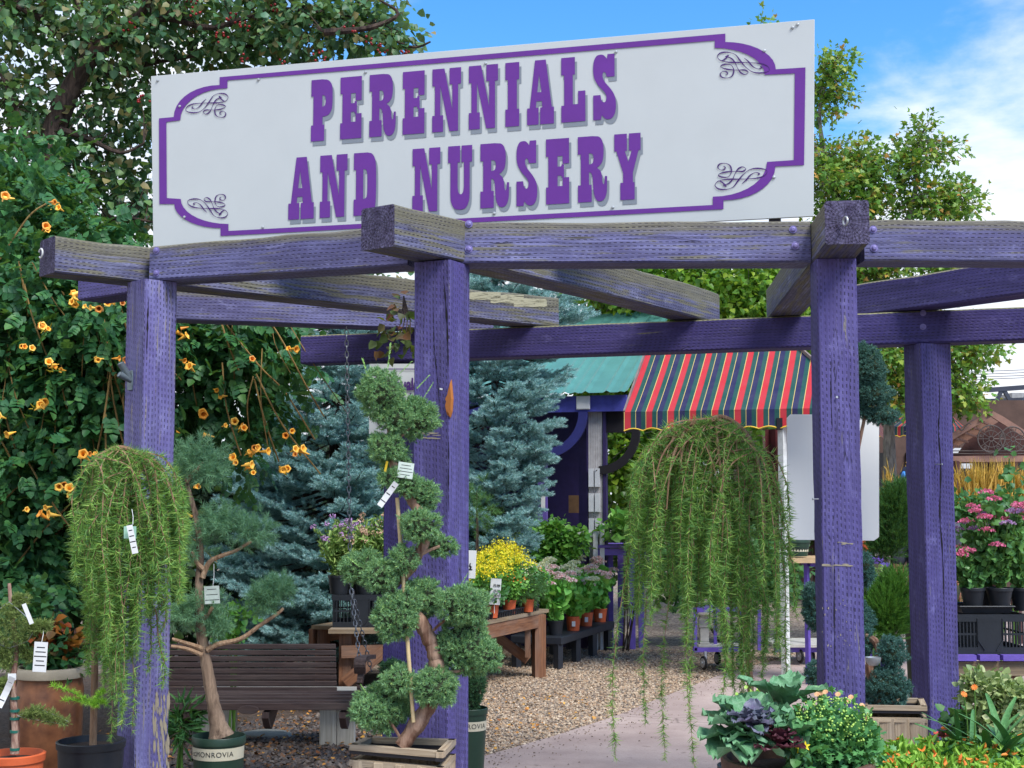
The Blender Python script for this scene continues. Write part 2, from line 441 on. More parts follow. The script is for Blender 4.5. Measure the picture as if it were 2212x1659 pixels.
def fillpoly(name, loops, mat, parent, O, X, Y, z=0.0, thick=0.0):
    """filled flat shape with holes: loops of (p,q), placed on the plane O,X,Y and raised by z"""
    cu = bpy.data.curves.new(name + '_c', 'CURVE'); cu.dimensions = '2D'; cu.fill_mode = 'BOTH'; cu.extrude = thick / 2
    for L in loops:
        sp = cu.splines.new('POLY'); sp.points.add(len(L) - 1)
        for q, (a, b) in zip(sp.points, L): q.co = (a, b, 0, 1)
        sp.use_cyclic_u = True
    ob = bpy.data.objects.new('tmp', cu); COL.objects.link(ob)
    me = bpy.data.meshes.new_from_object(ob); bpy.data.objects.remove(ob); bpy.data.curves.remove(cu)
    X = Vector(X); Y = Vector(Y); N = X.cross(Y).normalized(); off = Vector(O) - gloc(parent)
    for v in me.vertices: v.co = off + X * v.co.x + Y * v.co.y + N * (z + v.co.z)
    me.materials.clear()
    return link(name, me, mat, parent)
# ================================================================ pergola
M_post = timber('purple_post', (76, 68, 126), (100, 95, 154), (152, 146, 112), wear=.06, fade=.35, seed=1)
M_postl = timber('lilac_post', (94, 88, 142), (122, 121, 170), (150, 142, 124), wear=.24, fade=.6, seed=4)
M_beam = timber('front_beam', (84, 82, 126), (118, 120, 164), (122, 118, 92), wear=.26, fade=.6, seed=7, crest=2.79, gs=.72)
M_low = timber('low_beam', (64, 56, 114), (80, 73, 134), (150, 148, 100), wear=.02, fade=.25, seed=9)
M_raft = timber('weathered_rafter', (80, 80, 112), (120, 122, 152), (118, 114, 84), wear=.44, fade=.8, seed=12, crest=2.755, gs=.9)
def endgrain():
    t = NT('end_grain'); oc = t.n('ShaderNodeTexCoord').outputs['UV']
    dd = t.n('ShaderNodeVectorMath', {0: t.map(oc, loc=(-.085, -.085, 0))}, operation='LENGTH').outputs['Value']
    ring = t.math('SINE', t.math('MULTIPLY', t.math('ADD', dd, t.math('MULTIPLY', t.noise(oc, 14, 4), .02)), 480))
    s2 = t.n('ShaderNodeSeparateXYZ', {0: t.map(oc, loc=(-.085, -.085, 0))}); an = t.math('ARCTAN2', s2.outputs[1], s2.outputs[0])
    cv = t.n('ShaderNodeCombineXYZ', {0: t.math('MULTIPLY', an, 2.6), 1: t.math('MULTIPLY', dd, 9.0)}).outputs[0]
    sp = t.math('ABSOLUTE', t.math('SUBTRACT', t.noise(cv, 2.2, 3, .6, .3), .5)); ck = t.rng(sp, 0, .04, 1, 0); nn = t.noise(oc, 26, 6, .6)
    c = t.mix(t.rng(nn, .35, .65), lin((70, 64, 92)), lin((104, 100, 130)))
    c = t.mix(t.rng(ring, -1, 1, 0, .5), c, lin((46, 40, 58))); c = t.mix(t.math('MULTIPLY', ck, t.rng(t.noise(oc, 11, 3), .42, .6)), c, (0.012, 0.01, 0.015, 1))
    return t.pbr(c, .8, t.math('SUBTRACT', nn, ck), .8, .01, 0, .2)
M_end = endgrain()
M_galv = flat('galvanised_steel', (176, 180, 184), .45, .1, 30, .6)
M_bolt = flat('painted_bolt', (120, 112, 166), .5, .1, 60, .1)
pergola = thing('pergola', 'faded purple timber pergola of thick posts and radiating beams over the path', 'pergola', (0, 6.8, 0))

def stick(name, a0, a1, side, w, h, mat, parent, h1=None, up=Vector((0, 0, 1)), wob=.0012, er=.0, ch=.007, sag=0.0):
    """squared timber: a0-a1 is its near bottom edge, side points to its far side"""
    a0 = Vector(a0); a1 = Vector(a1); h1 = h if h1 is None else h1
    L = (a1 - a0).length; n = max(3, int(L / .11)); s = Vector(side).normalized(); mb = MB()
    r_ = random.Random(int(a0.x * 991 + a1.y * 57)); rows = []
    ph = r_.random() * 9
    for i in range(n + 1):
        t = i / n; o = a0.lerp(a1, t); hh = h + (h1 - h) * t
        e = [r_.uniform(-wob, wob) for _ in range(4)]
        tp = er * (.5 + .5 * math.sin(t * 17 + ph)) * (.4 + r_.random())
        bow = sag * math.sin(PI * t)
        P = []
        for k, (u, v) in enumerate(((0, 0), (1, 0), (1, 1), (0, 1))):
            x = u * w + e[k] * (1 if u else -1); y = v * hh + e[(k + 1) % 4] * (1 if v else 0) - (tp if v else 0) + bow
            cx = ch * (1 + tp * 60 * v); du = cx if u == 0 else -cx; dv = cx if v == 0 else -cx
            A = o + s * (x + du) + up * y; B = o + s * x + up * (y + dv)
            P += [A, B] if (k % 2) else [B, A]
        rows.append(P)
    per = [0, w, w, w + h, w + h, 2 * w + h, 2 * w + h, 2 * w + 2 * h]
    # order of P: (B0,A0),(A1,B1),(B2,A2),(A3,B3)
    cum = [0]
    for j in range(8): cum.append(cum[-1] + (rows[0][(j + 1) % 8] - rows[0][j]).length)
    uo = r_.random() * 20
    mb.grid(rows, True, lambda i, j: (uo + L * i / n, cum[j]))
    for R_, rev in ((rows[0], True), (rows[-1], False)):
        q = list(range(8)); q = q[::-1] if rev else q
        uvp = [((R_[k] - R_[0]).dot(s), (R_[k] - R_[0]).dot(up)) for k in q]
        mb.face([R_[k] for k in q], uvp, 1)
    return mb.build(name, [mat, M_end], parent)

def hor(v): v = Vector(v); v.z = 0; return v.normalized()
ZB = 2.6; TW = .172
def nbeam(name, p0, p1, mat, z=ZB, h=.175, h1=None, far=+1, w=TW, er=.004, parent=pergola, label=None, sag=0, z1=None):
    a = atz(p0[0], p0[1], z); b = atz(p1[0], p1[1], z if z1 is None else z1)
    d = hor(b - a); s = Vector((-d.y, d.x, 0)) * far
    o = stick(name, a, b, s, w, h, mat, parent, h1, er=er, sag=sag)
    if label: o['label'] = label
    return o, a, b, s
# front ring beams (same level as the rafters)
bA, A0, A1, As = nbeam('ring_beam', (322, 606), (880, 572.5), M_beam, h=.16, h1=.178, er=.005)
bB, B0, B1, Bs = nbeam('ring_beam', (981, 568), (1752, 566), M_beam, h=.176)
bC, C0, C1, Cs = nbeam('ring_beam', (1868, 563), (2420, 566), M_beam, h=.176)
# rafters
rP2, q0, q1, qs = nbeam('rafter', (852, 532), (1555, 699), M_raft, far=1, er=.008, sag=.012, label='greyed rafter end jutting out over the middle post')
rP1, g0, g1, gs = nbeam('rafter', (118, 588), (1207, 708), M_raft, far=1, er=.012, label='splintered rafter over the left post, its top bleached bare')
a = atz(1783, 528, ZB); b = atz(1656, 692, ZB); d_ = hor(b - a)
rP3 = stick('rafter', a, b, Vector((d_.y, -d_.x, 0)), TW, .175, M_raft, pergola, er=.005); rP3['label'] = 'rafter over the right post, rough sawn end towards the camera'
nbeam('rafter', (1800, 689), (2420, 606), M_post, far=1)
nbeam('rafter', (330, 688), (1066, 716), M_beam, far=1)
# the lower ring beam the rafters rest on
nbeam('support_beam', (650, 729), (2420, 653), M_low, z=ZB - .002 - .0, h=-.176, far=1, er=0) if False else None
lo0 = atz(650, 724, ZB - .003); lo1 = atz(2420, 653, ZB - .003)
ld = hor(lo1 - lo0); lS = Vector((-ld.y, ld.x, 0))
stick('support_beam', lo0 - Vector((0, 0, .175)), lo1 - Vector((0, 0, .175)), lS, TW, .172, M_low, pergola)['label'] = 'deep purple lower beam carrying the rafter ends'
l2a = atz(285, 632, ZB - .003); l2b = atz(168, 649, ZB - .003)
stick('support_beam', l2a - Vector((0, 0, .0)), l2b, Vector((-.6, -.6, 0)) * -1, TW, .12, M_post, pergola)

def post(x, y, d, deg, top, mat, w=TW, label=None):
    p = at(x, y, d); a = R(deg); ex = Vector((math.cos(a), math.sin(a), 0)); ey = Vector((-math.sin(a), math.cos(a), 0))
    base = Vector((p.x, p.y, 0)); o = stick('post', base, base + Vector((0, 0, top)), ex, w, w, mat, pergola, up=ey, wob=.0015, ch=.006)
    if label: o['label'] = label
    return base, ex, ey, o
P1 = post(314, 620, 6.22, 45, ZB - .003, M_postl, .166, label='pale lilac post behind the potted weeping larch')
P2 = post(972, 575, 5.72, 63, ZB - .003, M_post, .174, label='deep violet post with a splintered orange knot')
P3 = post(1764, 570, 5.70, -2, ZB - .003, M_post, .165, label='violet post in front of the blank white board')
P4 = post(1989, 760, 7.25, 14, ZB - .18, M_post, .178, label='split violet post at the right of the path')
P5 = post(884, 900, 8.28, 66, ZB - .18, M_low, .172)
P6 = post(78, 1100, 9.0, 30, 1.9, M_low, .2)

# hardware on the timbers
def face_pt(a, b, u, v): return a.lerp(b, u) + Vector((0, 0, v))
def bolt(p, n, r=.011):
    mb = MB(); n = Vector(n).normalized(); p = Vector(p)
    mb.tube([p - n * .002, p + n * .003], r * 1.5, 14); mb.tube([p + n * .003, p + n * .009, p + n * .011], [r, r * .9, r * .5], 10)
    return mb.build('bolt', M_bolt, pergola)
for (x, y, dd_, nrm) in [(338, 541, 6.27, -As), (338, 590, 6.27, -As), (1013, 484, 5.845, -Bs), (1013, 538, 5.845, -Bs), (1713, 496, 5.84, -Bs),
                        (1718, 531, 5.84, -Bs), (1886, 496, 5.83, -Cs), (1888, 536, 5.83, -Cs)]:
    a_, b_ = (A0, A1) if nrm is not None and x < 900 else ((B0, B1) if x < 1800 else (C0, C1))
    # put it on the beam's own face: intersect the sight line with that vertical plane
    rx, rz_ = ray(x, y); nn_ = Vector((nrm[0], nrm[1], 0)); t_ = nn_.dot(Vector((a_.x, a_.y, 0))) / (nn_.x * rx + nn_.y)
    bolt((rx * t_, t_, CAMZ + rz_ * t_), nn_)
for y in (676, 706):
    rx, rz_ = ray(1994, y); nn_ = -lS; t_ = nn_.dot(Vector((lo0.x, lo0.y, 0))) / (nn_.x * rx + nn_.y); bolt((rx * t_, t_, CAMZ + rz_ * t_), nn_)
# white hook in the left rafter end, steel eye in the right rafter end
def curl(c, r, tube, nrm, name, mat, parent, turns=.8, st=0.4):
    nrm = Vector(nrm).normalized(); u = Vector((0, 0, 1)).cross(nrm).normalized(); v = Vector((0, 0, 1)); mb = MB()
    mb.tube([Vector(c) + u * (r * math.cos(st + 2 * PI * turns * i / 14)) + v * (r * math.sin(st + 2 * PI * turns * i / 14)) - nrm * .012 for i in range(15)], tube, 7)
    return mb.build(name, mat, parent, True)
M_white = flat('white_enamel', (200, 202, 202), .45, .03)
hk = g0 + gs * .10 + Vector((0, 0, .095)) - hor(g1 - g0) * .012; curl(hk, .02, .004, hor(g1 - g0), 'hook', M_white, pergola)
ey_ = at(1832, 478, 5.36); curl(ey_ + Vector((0, -.0, 0)), .017, .004, (1, .3, 0), 'eye_screw', M_galv, pergola, 1.0)
# splintered knot and cracks on the middle post
def on_face(x, y, base, n):
    rx, rz_ = ray(x, y); t_ = Vector(n).dot(Vector((base.x, base.y, 0))) / (n[0] * rx + n[1]); return Vector((rx * t_, t_, CAMZ + rz_ * t_))
def patch(name, pts, base, n, mat, th=.004, parent=pergola):
    P = [on_face(x, y, base, n) for x, y in pts]; nn_ = Vector(n).normalized(); mb = MB()
    c = sum(P, Vector()) / len(P)
    Q = [p + nn_ * .0015 for p in P]; T = [c.lerp(p, .78) + nn_ * th for p in P]
    for i in range(len(P)):
        j = (i + 1) % len(P); mb.face([P[i] - nn_ * .004, P[j] - nn_ * .004, Q[j], Q[i]]); mb.face([Q[i], Q[j], T[j], T[i]])
    mb.face(T); return mb.build(name, mat, parent)
M_knot = rawwood('torn_knot', (176, 110, 52), (112, 62, 26), 0.05, 2)
M_crack = flat('shadowed_split', (20, 16, 22), .9, .05)
n2R = -P2[2]; n2L = -P2[1]
n2R = Vector((P2[1].y, -P2[1].x, 0)); n2L = Vector((-P2[1].x, -P2[1].y, 0))
patch('torn_knot', [(975, 820), (977, 838), (979, 862), (977, 890), (973, 902), (966, 896), (962, 880), (965, 868), (962, 862), (968, 850), (972, 832)], P2[0], n2L, M_knot, .010)
def crackline(pts, base, n, wd=.0035):
    nn_ = Vector(n).normalized(); u = nn_.cross(Vector((0, 0, 1))).normalized(); mb = MB()
    C = [on_face(x, y, base, n) + nn_ * .0015 for x, y in pts]; N_ = len(C)
    C = spline(C, 4); N_ = len(C)
    for i in range(N_ - 1):
        w0 = wd * math.sin(PI * i / (N_ - 1)) * (.6 + .4 * math.sin(i * 2.1)); w1 = wd * math.sin(PI * (i + 1) / (N_ - 1)) * (.6 + .4 * math.sin(i * 2.1 + 2.1))
        mb.face([C[i] - u * w0, C[i] + u * w0, C[i + 1] + u * w1, C[i + 1] - u * w1])
    return mb.build('crack', M_crack, pergola)
crackline([(958, 592), (962, 640), (966, 700), (968, 760), (969, 830)], P2[0], n2L, .006)
crackline([(935, 640), (937, 690), (938, 740), (940, 770), (948, 850), (954, 960)], P2[0], n2L, .003)
crackline([(968, 900), (970, 980), (969, 1060), (971, 1120)], P2[0], n2L, .003)
n3 = Vector((P3[1].y, -P3[1].x, 0)); n4 = Vector((P4[1].y, -P4[1].x, 0)); n1R = Vector((P1[1].y, -P1[1].x, 0))
crackline([(2025, 750), (2030, 860), (2027, 930), (2032, 1010), (2030, 1110), (2036, 1200), (2040, 1330), (2041, 1450)], P4[0], n4, .006)
crackline([(1796, 770), (1795, 850), (1798, 930)], P3[0], n3, .003); crackline([(1803, 1210), (1802, 1330), (1804, 1460)], P3[0], n3, .003)
crackline([(322, 640), (319, 680), (318, 720), (316, 770)], P1[0], n1R, .006)
M_scrape = rawwood('scraped_wood', (158, 148, 124), (110, 100, 88), .5, 2); M_bleach = rawwood('bleached_wood', (176, 172, 144), (132, 128, 104), .3, 2)
def scrape(x0, y0, x1, y1, base, n, k, lw, lh, seed=1, mat=None):
    r_ = random.Random(seed); mb = MB(); nn_ = Vector(n).normalized()
    for i in range(k):
        x = r_.uniform(x0, x1); y = r_.uniform(y0, y1); w_ = lw * r_.uniform(.3, 1); h_ = lh * r_.uniform(.3, 1)
        P = [(x - w_, y), (x - w_ * .3, y - h_), (x + w_ * .6, y - h_ * .6), (x + w_, y + h_ * .2), (x + w_ * .1, y + h_), (x - w_ * .7, y + h_ * .5)]
        P = [(min(max(a, x0 - 1), x1 + 1), b) for a, b in P]; mb.face([on_face(a, b, base, n) + nn_ * (.0016 + .0001 * (i % 9)) for a, b in P][::-1])
    return mb.build('scrape', mat or M_scrape, pergola, merge=False)
scrape(1776, 1219, 1842, 1223, P3[0], n3, 14, 14, 2, 1); scrape(1810, 1171, 1842, 1176, P3[0], n3, 8, 9, 1.6, 2)
scrape(894, 934, 952, 948, P2[0], n2L, 20, 13, 1.6, 3); scrape(330, 1500, 366, 1680, P1[0], n1R, 60, 2.6, 24, 4); scrape(1776, 1290, 1840, 1400, P3[0], n3, 22, 1.5, 3, 5)
scrape(1014, 632, 1080, 646, g0, -gs, 90, 26, 2.6, 6, M_bleach); scrape(1060, 638, 1130, 654, g0, -gs, 90, 26, 2.6, 7, M_bleach); scrape(1110, 646, 1180, 662, g0, -gs, 80, 24, 2.4, 8, M_bleach)
patch('label_scrap', [(950, 838), (957, 840), (955, 843), (950, 842)], P2[0], n2L, M_white, .002)
# nails
def nail(p, n, L=.03):
    mb = MB(); p = Vector(p); n = Vector(n).normalized(); mb.tube([p, p + n * L], .0022, 6); mb.tube([p + n * L, p + n * (L + .002)], .005, 8)
    return mb.build('nail', M_galv, pergola)
nail(on_face(2020, 1003, P4[0], n4), n4 + Vector((.6, 0, 0)), .04); nail(on_face(1768, 1078, P3[0], n3), Vector((-.8, -.5, 0)), .03)
nail(on_face(1807, 858, P3[0], n3), n3, .008); nail(on_face(300, 1082, P1[0], Vector((-P1[1].x, -P1[1].y, 0))), (-.4, -.9, 0), .03)

# flag bracket on the left post
n1L = Vector((-P1[1].x, -P1[1].y, 0)); fb = on_face(283, 822, P1[0], n1L)
br = thing('flag_bracket', 'grey cast metal flag holder with two sockets screwed to the left post', 'flag holder', fb)
M_cast = flat('cast_metal', (112, 124, 130), .45, .12, 40, .5)
u1 = n1L.cross(Vector((0, 0, 1))).normalized(); mb = MB()
mb.prism([(-.018, -.045), (.018, -.045), (.022, -.02), (.022, .02), (.018, .045), (-.018, .045), (-.022, .02), (-.022, -.02)], .0, .008, u1 * -1, Vector((0, 0, 1)), fb)
mb.build('base_plate', M_cast, br, bevel=.002)
for k, (ox, oz) in enumerate(((-.035, .075), (-.04, .025))):
    e = fb + Vector((ox, -.05, oz)); s0 = fb + Vector((0.0, -.01, 0)); mb = MB(); dr = (e - s0).normalized()
    mb.tube([s0, s0.lerp(e, .5), e], [.012, .015, .016], 16, cap=False); mb.tube([e, e - dr * .03], [.012, .011], 16)
    b0 = mb.build('socket', M_cast, br, True)

# ================================================================ the big sign
SL = Vector((-1.78, 6.87, 0)); SR = Vector((1.306, 6.0, 0)); sX = (SR - SL).normalized(); sN = Vector((sX.y, -sX.x, 0)); SW = (SR - SL).length
sign = thing('shop_sign', 'long white sign board with purple lettering PERENNIALS AND NURSERY on top of the pergola', 'sign', (SL + SR) / 2 + Vector((0, 0, 2.826)))
ZS = 2.826; SO = SL + Vector((0, 0, ZS))
def spx(x, y):                                       # photo pixel -> metres along / up the board
    rx, rz_ = ray(x, y); t_ = sN.dot(SL) / (sN.x * rx + sN.y); p = Vector((rx * t_, t_, CAMZ + rz_ * t_)) - SO
    return (p.dot(sX), p.z)
M_sign = flat('sign_white', (184, 189, 190), .38, .02, 3, 0, .45, .05)
M_let = flat('sign_purple', (96, 38, 136), .4, .05, 5)
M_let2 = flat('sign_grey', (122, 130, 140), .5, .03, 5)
M_flo = flat('sign_dark_purple', (66, 26, 104), .5, .03, 5)
mb = MB(); mb.prism([(spx(331, 541)[0], spx(331, 541)[1]), spx(1757, 467), spx(1759.5, 41.5), spx(326, 164.5)], -.016, 0, sX, (0, 0, 1), SO)
mb.build('panel', M_sign, sign, bevel=.0015)
def smooth(pts, n=4):
    out = []; N_ = len(pts)
    for i, p in enumerate(pts):
        q = pts[(i + 1) % N_]; out.append((p[0], p[1]))
        if len(p) > 2 and len(q) > 2:
            a = pts[i - 1] if len(p) > 2 else p; b = pts[(i + 2) % N_]
            for k in range(1, n):
                t = k / n
                out.append(tuple(.5 * (2 * p[c] + (q[c] - a[c]) * t + (2 * a[c] - 5 * p[c] + 4 * q[c] - b[c]) * t * t + (3 * p[c] - a[c] - 3 * q[c] + b[c]) * t ** 3) for c in (0, 1)))
    return out
S = 1
GL = {
 'I': [[(0, 0), (1, 0), (1, .27), (.83, .27), (.83, .73), (1, .73), (1, 1), (0, 1), (0, .73), (.18, .73), (.18, .27), (0, .27)]],
 'E': [[(0, 0), (1, 0), (1, .39), (.72, .39), (.72, .27), (.5, .27), (.5, .43), (.66, .43), (.68, .40), (.78, .40), (.78, .6), (.68, .6), (.66, .57), (.5, .57), (.5, .73), (.72, .73), (.72, .60), (1, .60), (1, 1), (0, 1), (0, .74), (.1, .74), (.1, .27), (0, .27)]],
 'L': [[(0, 0), (.57, 0), (.57, .27), (.48, .27), (.48, .73), (.7, .73), (.7, .53), (1, .53), (1, 1), (0, 1), (0, .74), (.12, .74), (.12, .27), (0, .27)]],
 'N': [[(0, 0), (.42, 0), (.70, .66), (.70, .26), (.6, .26), (.6, 0), (1, 0), (1, .26), (.9, .26), (.9, 1), (.6, 1), (.28, .27), (.28, .74), (.38, .74), (.38, 1), (0, 1), (0, .74), (.09, .74), (.09, .27), (0, .27)]],
 'A': [[(.3, 0), (.7, 0), (.92, .74), (1, .74), (1, 1), (.49, 1), (.49, .74), (.57, .74), (.55, .64), (.35, .64), (.33, .74), (.43, .74), (.43, 1), (0, 1), (0, .74), (.1, .74)], [(.45, .22), (.38, .5), (.54, .5)]],
 'P': [[(0, 0), (.5, 0), (.72, .01, S), (.88, .05, S), (.98, .13, S), (1, .3, S), (.98, .47, S), (.88, .56, S), (.72, .6, S), (.54, .61), (.54, .74), (.62, .74), (.62, 1), (0, 1), (0, .74), (.1, .74), (.1, .27), (0, .27)],
       [(.52, .26), (.6, .265, S), (.66, .29, S), (.68, .35, S), (.66, .41, S), (.6, .44, S), (.52, .445)]],
 'R': [[(0, 0), (.5, 0), (.7, .01, S), (.82, .06, S), (.88, .16, S), (.88, .3, S), (.84, .4, S), (.74, .46, S), (.66, .485, S), (.76, .53, S), (.82, .6, S), (.84, .7, S), (.87, .74, S), (.91, .72, S), (.925, .62), (1, .62), (1, .74, S), (.98, .88, S), (.9, .97, S), (.76, 1, S), (.62, .97, S), (.55, .88, S), (.52, .76, S), (.5, .62, S), (.45, .56, S), (.38, .545), (.38, .74), (.47, .74), (.47, 1), (0, 1), (0, .74), (.1, .74), (.1, .27), (0, .27)],
       [(.38, .26), (.46, .265, S), (.52, .29, S), (.54, .345, S), (.52, .4, S), (.46, .425, S), (.38, .43)]],
 'D': [[(0, 0), (.6, 0), (.76, .015, S), (.9, .08, S), (.97, .2, S), (.99, .5, S), (.97, .8, S), (.9, .92, S), (.76, .985, S), (.6, 1), (0, 1), (0, .74), (.1, .74), (.1, .27), (0, .27)],
       [(.42, .26), (.52, .27, S), (.58, .31, S), (.6, .4, S), (.6, .6, S), (.58, .69, S), (.52, .73, S), (.42, .74)]],
 'U': [[(0, 0), (.5, 0), (.5, .26), (.4, .26), (.4, .64), (.42, .71, S), (.47, .75, S), (.53, .76, S), (.59, .75, S), (.64, .71, S), (.66, .64), (.66, .26), (.56, .26), (.56, 0), (1, 0), (1, .26), (.9, .26), (.9, .76, S), (.85, .9, S), (.72, .98, S), (.5, 1, S), (.28, .98, S), (.15, .9, S), (.1, .76, S), (.1, .26), (0, .26)]],
 'S': [[(.34, 0, S), (.46, .01, S), (.56, .045, S), (.62, .07), (.64, .0), (.95, 0), (.95, .35), (.6, .35), (.57, .30, S), (.49, .27, S), (.42, .30, S), (.44, .37, S), (.55, .44, S), (.8, .55, S), (.96, .66, S), (1, .8, S), (.95, .92, S), (.82, .985, S), (.66, 1, S), (.5, .98, S), (.38, .93), (.34, 1), (0, 1), (0, .62), (.32, .62), (.35, .69, S), (.45, .735, S), (.55, .72, S), (.58, .65, S), (.5, .58, S), (.25, .48, S), (.06, .37, S), (0, .23, S), (.04, .09, S), (.16, .015, S)]],
 'Y': [[(0, 0), (.48, 0), (.48, .26), (.4, .26), (.53, .43), (.66, .26), (.56, .26), (.56, 0), (1, 0), (1, .26), (.92, .26), (.7, .6), (.7, .74), (.76, .74), (.76, 1), (.22, 1), (.22, .74), (.33, .74), (.33, .6), (.08, .26), (0, .26)]],
}
rows_ = [('PERENNIALS', [(672, 718, 174, 305), (735, 781, 167, 300), (798, 855, 163, 296), (870, 917, 155, 291), (934, 996, 149, 285), (1013, 1076, 142, 281), (1092, 1122, 138, 275), (1139, 1197, 134, 272), (1213, 1265, 128, 267), (1282, 1331, 121, 263)]),
         ('ANDNURSERY', [(623, 678, 341, 475), (691, 750, 337, 471), (764, 813, 332, 467), (891, 951, 320, 457), (968, 1020, 316, 455), (1038, 1100, 312, 450), (1116, 1161, 307, 446), (1180, 1230, 302, 443), (1249, 1312, 298, 438), (1328, 1385, 292, 435)])]
for word, bx in rows_:
    tops = [spx(b[0], b[2] + (0 if True else 0))[1] for b in bx]; bots = [spx(b[0], b[3])[1] for b in bx]
    vt = sum(tops) / len(tops); vb = sum(bots) / len(bots)
    for ch, b in zip(word, bx):
        u0 = spx(b[0], b[3])[0]; u1_ = spx(b[1], b[3])[0]
        L = [[(u0 + p[0] * (u1_ - u0), vt + p[1] * (vb - vt)) for p in smooth(g)] for g in GL[ch]]
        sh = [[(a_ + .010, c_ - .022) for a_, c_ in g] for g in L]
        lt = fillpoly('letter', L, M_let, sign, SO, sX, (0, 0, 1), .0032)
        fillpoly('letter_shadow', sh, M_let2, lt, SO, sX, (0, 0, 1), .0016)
# border
def corner(pts): return [spx(x, y) for x, y in pts]
def arcpx(p0, p1, cx_, cy_, n=9):                    # quarter ellipse between two px points; (cx_,cy_) is the square corner it bulges towards
    out = []
    for k in range(n + 1):
        t = PI / 2 * k / n
        # centre is opposite (cx_,cy_)
        ox, oy = p0[0] + p1[0] - cx_, p0[1] + p1[1] - cy_
        out.append((ox + (p0[0] - ox) * math.cos(t) + (p1[0] - ox) * math.sin(t), oy + (p0[1] - oy) * math.cos(t) + (p1[1] - oy) * math.sin(t)))
    return out
outer = ([(345, 441), (344, 256)] + arcpx((376, 253), (475, 184), 376, 184) + [(475, 167), (1567, 73)] + arcpx((1567, 91), (1676, 150), 1676, 91)
         + [(1740, 146), (1737, 357)] + arcpx((1675, 360), (1563, 433), 1675, 433) + [(1563, 452), (477, 510)] + arcpx((477, 493), (377, 441), 377, 493))
inner = ([(361, 428), (360, 264)] + arcpx((390, 260), (492, 191), 390, 191) + [(492, 174), (1544, 88)] + arcpx((1544, 104), (1652, 162), 1652, 104)
         + [(1717, 159), (1715, 346)] + arcpx((1657, 350), (1540, 425), 1657, 425) + [(1540, 443), (494, 499)] + arcpx((494, 484), (391, 430), 391, 484))
fillpoly('border', [corner(outer), corner(inner)], M_let, sign, SO, sX, (0, 0, 1), .0032)
def fl(pts): return spline([Vector((853.3 + x / 3, y / 3, 0)) for x, y in pts], 6)
FS = [fl([(262, 368), (300, 378), (328, 405), (345, 440), (365, 470), (395, 484), (418, 472), (400, 456), (360, 455), (320, 455), (275, 450), (240, 440), (232, 428), (262, 418), (300, 422), (320, 452), (312, 490), (280, 506), (240, 502), (228, 480), (248, 464), (275, 470), (275, 485), (264, 487)]),
      fl([(393, 378), (420, 400), (450, 432), (485, 448), (512, 440), (500, 432)]),
      fl([(262, 368), (285, 360), (240, 395), (208, 370), (230, 345), (280, 340), (330, 355), (365, 395), (400, 435), (450, 468), (510, 474), (560, 462), (555, 435), (510, 415), (440, 408), (360, 406), (290, 405), (245, 398)])]
def flour(tr):
    mb = MB()
    for path in FS:
        P = [spx(*tr(p.x, p.y)) for p in path]; n_ = len(P)
        for i in range(n_ - 1):
            a_, b_ = Vector((*P[i], 0)), Vector((*P[i + 1], 0)); d = (b_ - a_)
            if d.length < 1e-6: continue
            d.normalize(); q = Vector((-d.y, d.x, 0))
            def wd(k): return .0012 + .0022 * (0.5 - .5 * math.cos(k * 2 * PI / 17.0))
            def W(v, z): return SO + sX * v.x + Vector((0, 0, v.y)) + sN * z
            z = .0032 + .0009 * ((i % 2))
            mb.face([W(a_ - q * wd(i), z), W(b_ - q * wd(i + 1), z), W(b_ + q * wd(i + 1), z), W(a_ + q * wd(i), z)])
    return mb.build('flourish', M_flo, sign, merge=False)
flour(lambda x, y: (x + 693 - 0, y))  if False else None
def q_tr(kind):
    # the traced figure sits at x 922..1042, y 113..169 in its own frame
    def f(x, y):
        X_, Y_ = (x - 922.0) / 119.0, (y - 113.0) / 56.0
        if kind == 'TR': return (1549 + X_ * 113, 113 + Y_ * 56)
        if kind == 'BR': return (1544 + X_ * 113, 410 - Y_ * 57 + 0)
        if kind == 'TL': return (494 - X_ * 92, 202 + Y_ * 52)
        return (493 - X_ * 87, 471 - Y_ * 51)
    return f
FS = [[Vector((p.x, p.y, 0)) for p in path] for path in FS]
for k_ in ('TR', 'BR', 'TL', 'BL'):
    flour(q_tr(k_))
mb = MB()
for (x, y) in [(341, 174), (559, 172), (568, 491), (389, 230), (399, 469), (790, 156), (1049, 137), (1331, 112), (1068, 461), (1324, 448), (1651, 110), (1672, 383), (1712, 60), (1723, 53)]:
    u_, v_ = spx(x, y); c = SO + sX * u_ + Vector((0, 0, v_)); s_ = MB(); s_.tube([c + sN * .002, c + sN * .006, c + sN * .0075], [.0075, .0065, .003], 10); s_.build('screw', M_galv, sign, True)
mb = MB()
for u_ in (.55, 1.25, 2.45, 3.05):
    c = SO + sX * u_ - sN * .045; mb.bar(c + Vector((0, 0, -.12 if u_ != .55 else -.05)), c + Vector((0, 0, .8)), .05, .05, up=sX)
mb.build('backing_frame', flat('dark_angle_iron', (52, 50, 56), .5, .1, 20, .4), sign)
